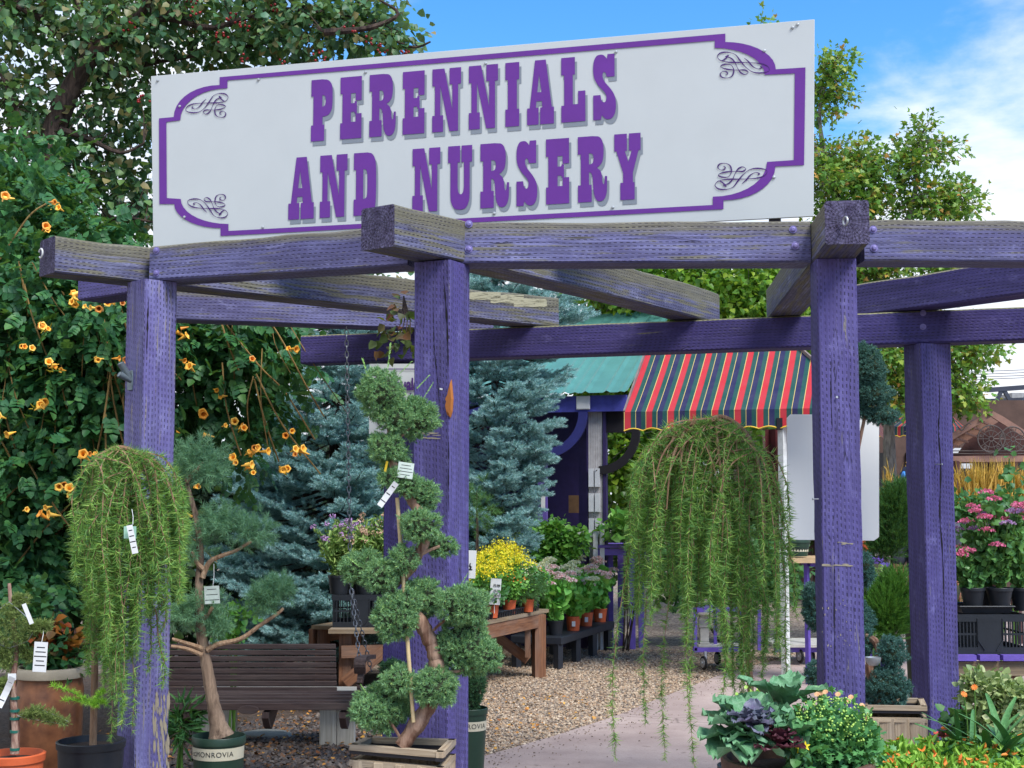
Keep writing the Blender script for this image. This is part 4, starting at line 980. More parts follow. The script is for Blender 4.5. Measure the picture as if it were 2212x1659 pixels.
for x in (1318, 1340, 1365, 1384):
    p = at(x, 1190, 15.1 + (x % 3) * .2); mb = MB(); mb.bar((p.x, p.y, 0), (p.x, p.y, p.z), .06, .06, up=(1, 0, 0)); mb.build('leg', M_pur, pt)
# ================================================================ trees
def trunk_tube(mb, pts, r0, r1, n=9, jit=.0, seg=5):
    P = spline(pts, seg); k = len(P); rs = random.Random(int(P[0].x * 1000))
    mb.tube(P, [(r0 + (r1 - r0) * i / (k - 1)) * (1 + jit * rs.uniform(-1, 1)) for i in range(k)], n)
def clusters(blobs, nc, per, rad, seed=1, shell=.6, flatz=.75, droop=.35, keep=None):
    r = np.random.RandomState(seed); C, O = blobpts(blobs, nc, shell, seed)
    if keep is not None: k = keep(C); C = C[k]; O = O[k]
    n = len(C); idx = np.repeat(np.arange(n), per); off = r.normal(size=(n * per, 3)) * rad * np.array([1, 1, flatz])
    P = C[idx] + off; D = unit(unit(off) * 1.0 + O[idx] * .5 + r.normal(size=off.shape) * .5 + np.array([0, 0, -droop]))
    N = r.normal(size=off.shape) * .6 + np.array([0, -.35, .8]); return P, D, N, C
def twigs(mb, C, hubs, r=.006, every=1, n=4):
    H = [Vector(h) for h in hubs]
    for i in range(0, len(C), every):
        c = Vector(C[i]); h = min(H, key=lambda q: (q - c).length); mid = h.lerp(c, .5) + Vector((rnds(-.05, .05), rnds(-.05, .05), rnds(0, .08)))
        mb.tube([h, mid, c], [r * 1.4, r, r * .4], n, False)
# ---- crab apple, top left
crab = thing('crabapple_tree', 'crab apple tree with dull green leaves and red fruit behind the sign, upper left', 'tree', (-3.0, 9.6, 0))
M_crab = leafm('crab_leaf', [(44, 78, 54), (66, 102, 62), (54, 90, 64), (96, 124, 68), (72, 106, 82), (124, 110, 70)], .45, .22)
M_bark = barkm('dark_bark', (40, 32, 30), (84, 70, 62))
mb = MB()
def pxs(L, d): return [at(x, y, d + (0 if len(q) < 3 else q[2])) for q in L for x, y in [q[:2]]]
trunk_tube(mb, [Vector((at(60, 1400, 9.6).x, 9.6, 0))] + pxs([(70, 900), (95, 520), (108, 330), (128, 250), (160, 180), (200, 120), (262, 62), (305, 20), (340, -60)], 9.4), .11, .035, 10, .06)
mb.build('trunk', M_bark, crab, True); mb = MB()
BRs = [[(165, 182), (230, 158), (300, 142), (420, 120), (560, 96), (700, 70)], [(100, 420), (60, 300), (20, 200), (-20, 120)], [(90, 40), (30, 10), (-20, -20)], [(130, 280), (190, 300), (260, 330), (310, 310)],
       [(200, 120), (180, 40), (150, -30)], [(262, 62), (360, 40), (460, 60), (600, 20), (760, 40), (880, 100), (930, 90)], [(100, 440), (180, 480), (260, 470), (330, 480)], [(0, 10), (60, 14), (110, 60), (160, 130)], [(700, 70), (800, 60), (860, 30), (820, 0)]]
hubs = []
for b in BRs:
    P = pxs(b, rnds(9.2, 9.8)); trunk_tube(mb, P, .026, .007, 7, .1, 4); hubs += spline(P, 3)
mb.build('limb', M_bark, crab, True)
BL = [pxblob(*a) for a in [(60, 60, 9.6, 130, 110, .8), (230, 90, 9.6, 130, 120, .8), (400, 60, 9.7, 150, 100, .7), (560, 80, 9.7, 140, 90, .6), (700, 70, 9.7, 120, 90, .6), (800, 75, 9.6, 70, 60, .4), (850, 100, 9.6, 45, 32, .3), (900, 92, 9.6, 25, 16, .2),
                           (60, 260, 9.7, 110, 130, .7), (260, 260, 9.7, 100, 110, .6), (150, 400, 9.9, 170, 110, .7), (280, 440, 9.9, 80, 100, .6), (60, 500, 9.9, 100, 80, .6), (740, 20, 9.7, 90, 45, .5), (820, 25, 9.7, 45, 40, .3), (500, -20, 9.7, 300, 60, .7), (160, -30, 9.7, 260, 60, .7)]]
P, D, N, C = clusters(BL, 780, 16, .085, 3, .75, droop=.55)
P2_, D2_, N2_, C2 = clusters([pxblob(600, 560, 10.3, 300, 70, .6), pxblob(840, 590, 9.0, 70, 30, .3)], 60, 14, .09, 4)
keepv = P[:, 1] > 7.4
V, F = inst(T_OVAL, P[keepv], D[keepv], NR.uniform(.035, .075, keepv.sum()), N[keepv]); V2, F2 = inst(T_OVAL, P2_, D2_, NR.uniform(.04, .07, len(P2_)), N2_)
V, F = join([(V, F), (V2, F2)]); mesh_np('crown', V, F, M_crab, crab)
mb = MB(); twigs(mb, C, hubs, .004, 2); mb.build('twigs', M_bark, crab, merge=False)
SPH = None
def icos(r=1):
    m_ = MB(); m_.ball((0, 0, 0), r, 8); return np.array(m_.v), np.array(m_.f)
T_BALL = icos()
r = np.random.RandomState(2); fc = [(500, 40), (530, 55), (415, 5), (425, 30), (610, 140), (800, 88), (830, 105), (480, 82), (525, 128), (280, 55), (755, 60), (870, 118), (310, 215), (590, 20), (690, 120), (350, 180)]
Pf = np.array([tuple(at(x + r.uniform(-14, 14), y + r.uniform(-12, 12), 9.3 + r.uniform(-.3, .2))) for x, y in fc for _ in range(7)])
V, F = inst(T_BALL, Pf, r.normal(size=Pf.shape), .0095); setp(mesh_np('fruit', V, F, flat('crab_fruit', (140, 22, 26), .3, .2, 30), crab, True), kind='stuff')
hb, = [pxblob(868, 735, 6.9, 55, 55, .12)]
P, D, N, C = clusters([pxblob(862, 720, 6.6, 38, 55, .1)], 9, 8, .035, 5, droop=.7)
V, F = inst(T_OVAL, P, D, NR.uniform(.035, .055, len(P)), N)
spg = thing('hanging_sprig', 'leafy twig with reddish leaves dangling from the rafter beside the middle post', 'twig', at(870, 640, 6.75)); mesh_np('leaves', V, F, leafm('sprig_leaf', [(44, 62, 38), (70, 84, 44), (96, 50, 40), (56, 72, 50)], .45, .25), spg)
mb = MB()
for k in range(4): mb.tube([at(872, 640, 6.75), at(868 + k * 6, 690, 6.65), at(845 + k * 14, 760, 6.6)], [.004, .003, .0015], 5)
mb.build('stem', M_bark, spg)

# ---- broad-leaved trees behind the booth and on the right
def leaftree(name, label, d, trunks, blobs, nc, per, rad, L, tmpl, mat, bark, seed, r0=.07, droop=.4, twn=2, shell=.7):
    base = Vector((trunks[0][0].x, trunks[0][0].y, 0)); t = thing(name, label, 'tree', base); hubs = []
    mb = MB()
    for i, p in enumerate(trunks): trunk_tube(mb, p, r0 if i == 0 else r0 * .6, .012, 8, .06); hubs += spline(p, 3)[2:]
    mb.build('trunk', bark, t, True)
    P, D, N, C = clusters(blobs, nc, per, rad, seed, shell, droop=droop)
    V, F = inst(tmpl, P, D, NR.uniform(L * .6, L * 1.1, len(P)), N); mesh_np('crown', V, F, mat, t)
    mb = MB(); twigs(mb, C, hubs, .006, twn); mb.build('twigs', bark, t, merge=False); return t
M_gbark = barkm('grey_bark', (92, 86, 80), (150, 146, 138)); M_pear = leafm('yellow_green_leaf', [(66, 108, 34), (90, 134, 42), (120, 156, 46), (78, 120, 40), (144, 168, 54), (56, 96, 38), (100, 142, 50)], .35, .32)
d_ = 18.0
G = lambda x, d: Vector((at(x, 1200, d).x, d, 0))
tk = [[G(1385, d_), at(1380, 1180, d_), at(1372, 1080, d_), at(1395, 980, d_), at(1440, 800, d_), at(1480, 620, d_)], [G(1395, d_), at(1396, 1100, d_), at(1350, 1020, d_), at(1320, 900, d_), at(1300, 700, d_)],
      [G(1390, d_), at(1330, 1130, d_), at(1290, 1090, d_), at(1270, 1040, d_)], [at(1385, 1150, d_), at(1420, 1040, d_), at(1500, 900, d_), at(1600, 700, d_)], [at(1340, 1030, d_), at(1360, 980, d_ - .3), at(1372, 940, d_ - .4)]]
leaftree('pear_tree', 'bushy yellow-green tree with grey stems behind the booth and awning', d_, tk,
         [pxblob(*a) for a in [(1330, 620, 18, 110, 90, 1.0), (1450, 640, 18, 120, 100, 1.0), (1560, 640, 18, 120, 100, 1.0), (1680, 650, 18, 110, 110, 1.0), (1760, 620, 18.3, 90, 90, 1.0), (1360, 820, 18, 120, 110, 1), (1500, 880, 18.2, 160, 120, 1), (1700, 800, 18.2, 130, 100, 1), (1340, 985, 17.8, 80, 70, .7), (1440, 1000, 17.8, 80, 60, .7), (1400, 1060, 18.4, 110, 60, .8)]],
         1500, 20, .15, .095, T_OVAL, M_pear, M_gbark, 21, .11)
M_map = leafm('maple_leaf', [(58, 98, 40), (84, 126, 46), (70, 112, 46), (110, 144, 52), (96, 132, 50), (140, 150, 56), (66, 104, 50), (92, 132, 56), (176, 124, 60)], .45, .32)
d_ = 15.5
tk = [[G(1930, d_), at(1925, 1100, d_), at(1915, 800, d_), at(1900, 600, d_), at(1960, 480, d_), at(1985, 360, d_), at(1990, 290, d_)], [at(1915, 800, d_), at(1860, 560, d_), at(1800, 400, d_), at(1770, 250, d_), at(1800, 140, d_)],
      [at(1900, 600, d_), at(1990, 520, d_), at(2060, 440, d_)], [at(1915, 820, d_), at(2000, 780, d_), at(2080, 740, d_), at(2120, 700, d_)], [at(1860, 560, d_), at(1880, 440, d_), at(1880, 360, d_)], [at(1800, 400, d_), at(1720, 250, d_), at(1660, 90, d_), at(1650, 56, d_)]]
leaftree('maple_tree', 'tall maple turning orange at the tips, right of the sign', d_, tk,
         [pxblob(*a) for a in [(1790, 150, d_, 30, 40, .3), (1820, 135, d_, 22, 20, .2), (1790, 190, d_, 34, 32, .3), (1775, 225, d_, 22, 34, .25), (1830, 215, d_, 26, 14, .2), (1800, 330, d_, 60, 30, .5), (1790, 400, d_, 70, 60, .6), (1860, 400, d_, 60, 55, .5), (1880, 350, d_, 40, 36, .4), (1980, 285, d_, 22, 34, .25),
                               (1985, 330, d_, 40, 34, .35), (2035, 320, d_, 36, 18, .25), (1960, 370, d_, 45, 36, .35), (1985, 420, d_, 34, 40, .3), (2060, 410, d_, 42, 34, .35), (2080, 440, d_, 30, 28, .3), (2020, 450, d_, 60, 30, .4), (1860, 450, d_, 90, 30, .5), (1650, 50, d_, 14, 7, .15), (1690, 52, d_, 14, 6, .15),
                               (1790, 560, d_, 60, 60, .5), (1900, 560, d_, 100, 60, .6), (2040, 560, d_, 60, 40, .5), (1920, 760, d_ - .5, 60, 80, .5), (1960, 840, d_ - .5, 70, 60, .5), (2085, 770, d_ - .5, 60, 40, .45), (2110, 745, d_ - .5, 45, 22, .35), (2060, 830, d_ - .5, 36, 60, .4), (2090, 860, d_ - .5, 34, 34, .35), (1880, 700, d_, 60, 60, .5), (2010, 720, d_, 70, 50, .5)]],
         860, 18, .085, .095, T_MAPLE, M_map, M_gbark, 22, .09, .25, 1, .8)
# far hedge trees that close the view under the roofs
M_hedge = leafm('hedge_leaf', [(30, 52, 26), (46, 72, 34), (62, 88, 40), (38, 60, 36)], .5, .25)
hb = [(1480, 1110, 21), (1620, 1100, 21), (1760, 1080, 22), (1350, 1150, 20.5), (1900, 1130, 23), (2060, 1110, 23), (2200, 1090, 23.5)]
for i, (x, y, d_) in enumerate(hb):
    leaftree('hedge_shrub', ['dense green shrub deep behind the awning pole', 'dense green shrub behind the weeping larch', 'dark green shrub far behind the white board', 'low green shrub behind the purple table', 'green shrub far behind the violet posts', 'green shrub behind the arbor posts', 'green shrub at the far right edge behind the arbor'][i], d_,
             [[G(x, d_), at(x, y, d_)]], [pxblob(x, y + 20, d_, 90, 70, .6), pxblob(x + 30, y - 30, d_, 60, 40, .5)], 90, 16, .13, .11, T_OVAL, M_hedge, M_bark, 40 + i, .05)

# ---- blue spruces
T_SHOOT = T_needles(34, 1.1, .42, .034, 1.0, 10)
M_blue = leafm('blue_needles', [(78, 114, 118), (118, 152, 156), (158, 188, 190), (96, 132, 134), (64, 96, 98)], .55, .2, 1.8)
M_bluek = leafm('blue_needles_dark', [(38, 60, 62), (56, 82, 84), (70, 100, 100)], .6, .1)
def spruce(label, x, d, prof, nb, seed, S=.072, mat=None, base=None):
    r = random.Random(seed); ax = at(x, 1080, d); t = thing('blue_spruce', label, 'tree', (ax.x, ax.y, 0)); mb = MB(); mb.tube([(ax.x, ax.y, 0), (ax.x, ax.y, at(x, prof[0][0], d).z)], [.08, .015], 8); mb.build('trunk', M_bark, t, True)
    ys = [p[0] for p in prof]; P = []; D = []; SZ = []; N = []; mb = MB(); P2 = []; D2 = []
    for i in range(nb):
        y = ys[0] + (ys[-1] - ys[0]) * (i + r.random()) / nb; rl = np.interp(y, ys, [p[1] for p in prof]); rr = np.interp(y, ys, [p[2] for p in prof])
        th = r.random() * 2 * PI if r.random() < .45 else r.uniform(PI * 1.02, PI * 1.98)
        c, s_ = math.cos(th), math.sin(th); rx = m(rr if c > 0 else rl, d); ry = m((rl + rr) / 2, d) * .9
        k = r.uniform(.72, 1.06); z = at(x, y, d).z; tip = Vector((ax.x + c * rx * k, ax.y + s_ * ry * k, z)); root = Vector((ax.x, ax.y, z + .05 * r.random()))
        Lb = (tip - root).length
        if Lb < .08: continue
        mid = root.lerp(tip, .55) - Vector((0, 0, .05 + .06 * Lb)); B = spline([root, mid, tip + Vector((0, 0, .03))], 6); mb.tube(B, [.010] * 6 + [.005] * (len(B) - 6), 4, False)
        dr = (tip - root).normalized(); sd_ = dr.cross(UP).normalized()
        nl = max(4, int(Lb / .05))
        for j in range(nl):
            tt = .25 + .75 * (j + .5) / nl; q = B[min(len(B) - 1, int(tt * (len(B) - 1)))]; ln = (.30 * Lb) * (1.08 - tt) + .075
            for sg_ in (-1, 1):
                dd = (dr * .75 + sd_ * sg_ * r.uniform(.6, 1.1) + UP * r.uniform(-.05, .3)).normalized(); ns = max(1, int(ln / .045))
                if tt < .5 and r.random() < .75: continue
                for k2 in range(ns):
                    pp = q + dd * (k2 * .045); ok = tt > .45 or k2 > 0
                    P.append(tuple(pp)); D.append(tuple((dd + Vector((r.uniform(-.25, .25), r.uniform(-.25, .25), r.uniform(-.1, .35))))))
                    SZ.append(S * r.uniform(.7, 1.05)); 
                    if r.random() < .5: P.append(tuple(pp)); D.append(tuple((dd + sd_ * r.uniform(-1.2, 1.2) + UP * r.uniform(-.1, .7)))); SZ.append(S * r.uniform(.6, .95))
            if j % 2 == 0: P.append(tuple(q)); D.append(tuple(dr + UP * r.uniform(.4, 1.1))); SZ.append(S * r.uniform(.6, .9))
        for _ in range(3): P.append(tuple(tip + Vector((r.uniform(-.02, .02), r.uniform(-.02, .02), 0)))); D.append(tuple(dr + UP * r.uniform(0, .5) + sd_ * r.uniform(-.5, .5))); SZ.append(S * 1.1)
    mb.build('limb', M_bark, t, merge=False)
    V, F = inst(T_SHOOT, P, D, SZ); mesh_np('crown', V, F, mat or M_blue, t); return len(P)
n1 = spruce('big blue spruce left of the middle post, behind the bench swing', 720, 12.4, [(560, 10, 10), (640, 110, 110), (760, 150, 150), (900, 190, 180), (1050, 240, 180), (1200, 270, 200), (1340, 280, 180), (1420, 260, 160)], 380, 5)
n2 = spruce('blue spruce between the middle post and the booth', 1070, 13.8, [(430, 10, 10), (560, 90, 110), (600, 120, 170), (680, 130, 205), (760, 140, 170), (860, 150, 165), (960, 150, 128), (1050, 140, 115), (1130, 140, 100), (1220, 130, 70)], 380, 6)
print('shoots', n1, n2)
# ================================================================ trumpet vine on the left
def T_pinnate(npair=3):
    V0, F0 = T_leaf(.2, .12, .5); V = []; F = []; b = 0
    def add(o, ang, s):
        nonlocal b
        ca, sa = math.cos(ang), math.sin(ang)
        for a, sd_, h in V0:
            sd_ *= .9
            V.append((o + s * (a * ca - sd_ * sa), s * (a * sa + sd_ * ca), s * h - .12 * o * o)); 
        for f in F0: F.append(tuple(q + b for q in f))
        b += len(V0)
    for k in range(npair):
        o = .18 + .62 * k / npair
        add(o, R(62), .36); add(o, R(-62), .36)
    add(.80, 0, .38); return np.array(V), np.array(F)
T_PIN = T_pinnate()
M_vine = leafm('vine_leaf', [(32, 76, 46), (46, 98, 56), (62, 114, 62), (38, 86, 58), (80, 128, 64), (54, 104, 74)], .5, .25, 1.05, spec=.35)
M_vstem = barkm('vine_stem', (104, 84, 52), (156, 128, 78)); M_green = flat('green_stem', (74, 110, 40), .6, .15)
vine = thing('trumpet_vine', 'huge trumpet vine with dark green leaves and yellow-orange trumpet flowers at the left', 'vine', (at(150, 1200, 8.4).x, 8.4, 0))
VB = [pxblob(*a) for a in [(60, 640, 8.3, 130, 120, .35), (200, 700, 8.2, 130, 90, .35), (60, 820, 8.3, 150, 120, .4), (220, 840, 8.3, 120, 130, .4), (60, 1000, 8.3, 150, 120, .4), (230, 1000, 8.4, 120, 120, .4), (450, 720, 8.7, 110, 80, .35), (480, 800, 8.8, 100, 90, .35), (410, 880, 8.8, 60, 70, .25),
                           (550, 730, 8.9, 50, 40, .2), (590, 790, 8.8, 30, 50, .15), (40, 480, 8.6, 90, 110, .4), (20, 1160, 8.3, 90, 90, .4), (330, 700, 8.6, 100, 80, .35), (150, 520, 8.7, 110, 60, .3), (250, 560, 8.9, 100, 40, .3), (500, 690, 8.9, 120, 40, .3), (60, 380, 8.9, 90, 70, .3), (40, 1250, 8.2, 80, 90, .3), (150, 1130, 8.5, 60, 60, .25), (620, 850, 8.7, 24, 70, .12), (560, 900, 8.7, 40, 50, .15), (530, 980, 8.7, 22, 60, .12)]]
P, D, N, C = clusters(VB, 2100, 3, .10, 31, .5, droop=.7)
n = len(P); V, F = inst(T_PIN, P, D, NR.uniform(.085, .16, n), N); V2, F2 = [], []
P2_, D2_, N2_, C2 = clusters(VB[:7] + VB[12:13], 1000, 5, .09, 33, .75, droop=.8); Vb, Fb = inst(T_OVAL, P2_, D2_, NR.uniform(.028, .056, len(P2_)), N2_); V, F = join([(V, F), (Vb, Fb)])
mesh_np('leaves', V, F, M_vine, vine)
mb = MB(); r = random.Random(9)
for i in range(62):
    x = r.choice([r.uniform(-10, 300)] * 4 + [r.uniform(380, 640)]); y = r.uniform(560, 1000) if x < 320 else r.uniform(660, 820); d_ = r.uniform(7.95, 8.3) if x < 320 else r.uniform(8.3, 8.5); L = r.uniform(80, 260); sl_ = r.uniform(-.2, .75)
    mb.tube(spline([at(x, y, d_), at(x + sl_ * L * .4 + r.uniform(-12, 12), y + L * .5, d_ - .06), at(x + sl_ * L, y + L, d_ + .05)], 4), [.0038 * r.uniform(.6, 1.5)] * 9, 5, False)
for (pts) in [[(540, 640), (600, 720), (665, 840), (700, 900)], [(480, 690), (560, 790), (610, 840), (650, 900), (680, 950)], [(0, 1090), (40, 1050), (60, 1040)], [(110, 860), (100, 900), (95, 960)], [(0, 560), (60, 470), (100, 440)], [(20, 1240), (90, 1150), (150, 1090), (165, 1060)]]:
    mb.tube(spline([at(x, y, 8.05 if x < 300 else 8.4) for x, y in pts], 5), .0055, 6, False)
mb.build('stem', M_vstem, vine, merge=False)
mb = MB(); trunk_tube(mb, [at(60, 1500, 8.5), at(70, 1300, 8.5), at(95, 1180, 8.4), at(150, 1090, 8.3), at(100, 900, 8.4), at(120, 640, 8.6)], .03, .02, 8, .1); mb.build('trunk', M_vstem, vine, True)
# flowers
def trumpet():
    mb = MB(); prof = [(.0035, 0), (.005, .012), (.0085, .03), (.0125, .055), (.0145, .068)]; n = 15; rows = []
    for r_, a in prof: rows.append([(a, r_ * math.cos(2 * PI * k / n), r_ * math.sin(2 * PI * k / n)) for k in range(n)])
    for q, (rr, a) in enumerate(((.020, .074), (.030, .075))):
        rows.append([(a - (.006 if q else 0) * (1 - abs(math.cos(2.5 * 2 * PI * k / n))), (rr * (.72 + .28 * abs(math.cos(2.5 * 2 * PI * k / n)) if q else 1)) * math.cos(2 * PI * k / n), (rr * (.72 + .28 * abs(math.cos(2.5 * 2 * PI * k / n)) if q else 1)) * math.sin(2 * PI * k / n)) for k in range(n)])
    mb.grid(rows, True); mb.ball((.028, 0, 0), .006, 6, 1, (1.6, 1, 1)); me_o = mb.build('flower', [flat('orange_petal', (250, 178, 62), .55, .12, 60), flat('deep_orange_throat', (206, 120, 30), .6)], None, True); return me_o
f0 = trumpet(); fme = f0.data; bpy.data.objects.remove(f0)
t = NT('trumpet_petal'); rp_ = t.ramp(t.n('ShaderNodeObjectInfo').outputs['Random'], [(0, lin((252, 206, 96))), (.5, lin((248, 184, 66))), (.85, lin((232, 154, 54))), (1, lin((190, 124, 64)))]); t.pbr(rp_, .55, t.noise(t.n('ShaderNodeTexCoord').outputs['Object'], 150, 4), .3, .003); fme.materials[0] = t.m
FC = [(10, 432, 2), (115, 440, 3), (110, 498, 2), (165, 640, 4), (205, 672, 2), (150, 655, 2), (232, 655, 1), (262, 655, 2), (100, 702, 3), (60, 748, 3), (118, 792, 4), (212, 782, 2), (262, 778, 2), (80, 872, 3), (18, 938, 1), (185, 984, 3), (205, 978, 1), (140, 1050, 3), (148, 1070, 1), (105, 1105, 3), (425, 645, 3), (392, 678, 2), (400, 690, 1), (393, 725, 2), (390, 710, 1), (403, 786, 3), (545, 775, 1), (632, 757, 2),
      (470, 850, 2), (452, 892, 2), (515, 917, 4), (490, 918, 1), (545, 972, 4), (575, 975, 1), (500, 995, 2), (545, 1013, 3), (610, 1013, 3), (640, 972, 4), (628, 932, 2), (385, 930, 1), (445, 940, 1), (430, 1045, 2), (400, 1110, 3), (388, 1118, 1), (60, 1100, 1), (0, 900, 1), (410, 640, 1), (180, 660, 1)]
k = 0
for x, y, nn in FC:
    for j in range(nn):
        dd = 7.72 if x < 330 else 8.22
        if 500 < x: dd = 8.3
        if x in (400, 388) or (x < 420 and y > 1100 and x > 300): dd = 7.9
        p = at(x + r.uniform(-14, 14) * (nn > 1), y + r.uniform(-9, 9) * (nn > 1), dd + r.uniform(-.04, .04)); o = bpy.data.objects.new('flower', fme); COL.objects.link(o); o.parent = vine
        dr = Vector((r.uniform(-.9, .9), r.uniform(-1.0, -.1), r.uniform(-.25, .45))).normalized(); o.location = p - dr * .05 - gloc(vine)
        o.rotation_euler = dr.to_track_quat('X', 'Z').to_euler(); s_ = r.uniform(.55, 1.02); o.scale = (s_, s_, s_); k += 1
print('flowers', k)
mb = MB()
for x, y, nn in FC:
    if nn < 3: continue
    for j in range(5):
        c = at(x + r.uniform(-12, 12), y + r.uniform(4, 14), 7.85 if x < 330 else 8.35); mb.tube([c, c + Vector((r.uniform(-.02, .02), -.02, r.uniform(-.02, .03)))], [.0045, .002], 5)
mb.build('buds', flat('yellow_green_bud', (176, 160, 40), .6), vine, merge=False)
# dark leafy wall further back, so the vine closes
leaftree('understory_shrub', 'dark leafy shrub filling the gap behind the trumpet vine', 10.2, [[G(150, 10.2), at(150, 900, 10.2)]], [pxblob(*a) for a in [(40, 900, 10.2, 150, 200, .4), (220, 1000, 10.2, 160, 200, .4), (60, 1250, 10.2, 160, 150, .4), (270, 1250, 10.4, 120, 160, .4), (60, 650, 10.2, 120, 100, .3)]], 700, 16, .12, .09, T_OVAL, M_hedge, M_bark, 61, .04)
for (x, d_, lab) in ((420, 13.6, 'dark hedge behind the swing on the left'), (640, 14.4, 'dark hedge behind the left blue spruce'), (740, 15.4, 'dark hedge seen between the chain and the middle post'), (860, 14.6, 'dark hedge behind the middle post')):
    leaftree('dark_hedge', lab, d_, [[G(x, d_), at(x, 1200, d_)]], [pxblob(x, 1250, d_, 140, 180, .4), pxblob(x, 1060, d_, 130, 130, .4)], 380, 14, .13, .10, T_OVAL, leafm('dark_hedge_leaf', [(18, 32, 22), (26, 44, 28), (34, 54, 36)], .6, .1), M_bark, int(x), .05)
# blue-flowered / torn tarp glimpsed through the vine
tp_ = thing('blue_tarp', 'crumpled bright blue and white tarp glimpsed through the vine', 'tarp', at(130, 1170, 8.9)); mb = MB()
mb.grid([[at(100 + i * 9, 1115 + j * 12, 8.9 + .03 * math.sin(i * 1.9 + j * 1.3)) for i in range(8)] for j in range(9)]); mb.build('cloth', flat('blue_plastic', (42, 110, 214), .35, .3, 22), tp_, True)

# ================================================================ helpers for potted plants
T_NEED = T_needles(14, 1.25, .55, .03, 1.0, 3, 5)
def pot(name_parent, c, r1, h, mat, rim=.012, r0=None, lip=.03, soil=True, n=28):
    """plant pot standing with its base at c, rim radius r1"""
    r0 = r1 * .78 if r0 is None else r0; mb = MB()
    prof = [(0, 0), (r0, 0), (r0 + (r1 - r0) * .9, h - lip), (r1 + rim * .4, h - lip), (r1 + rim * .6, h - lip * .1), (r1 + rim * .2, h), (r1 - rim * .5, h), (r1 - rim, h - lip), (r1 - rim * 1.2, h - lip * 1.2)]
    mb.lathe(prof, c, n); o = mb.build('pot', mat, name_parent, True)
    if soil:
        mb = MB(); mb.lathe([(r1 - rim, h - lip * .9), (r1 * .5, h - lip * .7), (0, h - lip * .6)], c, 16); mb.build('soil', M_soil, name_parent, True)
    return o
M_soil = flat('potting_soil', (56, 42, 34), .95, .35, 60, bump=.8); M_blackp = flat('black_plastic', (34, 38, 44), .42, .1, 12); M_terra = flat('terracotta_plastic', (196, 92, 52), .55, .08, 12)
M_greenp = flat('dark_green_plastic', (38, 62, 48), .45, .08, 10); M_tag = flat('white_tag', (212, 214, 214), .5, .03); M_ink = flat('black_ink', (34, 34, 40), .6)
def tag(parent, x, y, d, w_, h_, rot=0.0, lines=3, bend=0.0, name='plant_tag', mat=None):
    """small card hanging or standing at photo pixel x, y (its centre), w_ x h_ pixels"""
    c = at(x, y, d); W_, H_ = m(w_, d), m(h_, d); ca, sa = math.cos(R(rot)), math.sin(R(rot)); X = Vector((ca, .12, sa)).normalized(); Z = Vector((-sa, -.08, ca)).normalized(); n_ = X.cross(Z)
    mb = MB(); K = 6; mb.grid([[c + X * (W_ * (i - .5)) + Z * (H_ * (j / K - .5)) - n_ * (bend * math.sin(PI * j / K)) for i in (0, 1)] for j in range(K + 1)]); mb.grid([[c + X * (W_ * (i - .5)) + Z * (H_ * (j / K - .5)) - n_ * (bend * math.sin(PI * j / K) - .001) for i in (1, 0)] for j in range(K + 1)])
    o = mb.build(name, mat or M_tag, parent, merge=False); mb = MB()
    for k2 in range(lines):
        z0 = H_ * (.30 - .6 * k2 / max(1, lines - 1)) if lines > 1 else 0; w2 = W_ * (.3 + .08 * ((k2 * 7) % 3)); q = c + Z * z0 - n_ * (bend * math.sin(PI * (z0 / H_ + .5))) + n_ * .0015
        for s2 in (0,): mb.face([q - X * w2, q + X * w2, q + X * w2 + Z * H_ * .035, q - X * w2 + Z * H_ * .035])
    if lines: mb.build('print', M_ink, o, merge=False)
    return o
def string(parent, a, b, mat=None): mb = MB(); mb.tube([a, a.lerp(b, .5) + Vector((.003, 0, 0)), b], .0012, 4); mb.build('string', mat or M_tag, parent)
def label_band(parent, c, r_at, z0, z1, a0, a1, mat, txt=None, tsz=.03, r_slope=0.0, rad=None):
    mb = MB(); n = 30
    rr = lambda z: rad(z) + .0015
    mb.grid([[(c[0] + rr(z) * math.cos(a0 + (a1 - a0) * k / n), c[1] + rr(z) * math.sin(a0 + (a1 - a0) * k / n), c[2] + z) for k in range(n + 1)] for z in (z0, z1)]); o = mb.build('label_band', mat, parent, True)
    if txt:
        cu = bpy.data.curves.new('t', 'FONT'); cu.body = txt; cu.size = tsz; cu.align_x = 'CENTER'; cu.align_y = 'CENTER'; cu.space_character = 1.12; ob = bpy.data.objects.new('t', cu); COL.objects.link(ob); bpy.context.view_layer.update(); me = bpy.data.meshes.new_from_object(ob); bpy.data.objects.remove(ob)
        am = (a0 + a1) / 2 if a1 - a0 < 3 else -PI / 2; off = gloc(o)
        for v in me.vertices:
            z = (z0 + z1) / 2 + v.co.y; r_ = rad(z) + .003; an = am + v.co.x / r_; v.co = Vector((c[0] + r_ * math.cos(an), c[1] + r_ * math.sin(an), c[2] + z)) - off
        me.materials.clear(); link('lettering', me, M_ink, o)
    return o
M_cream = flat('cream_label', (206, 198, 172), .5, .04)
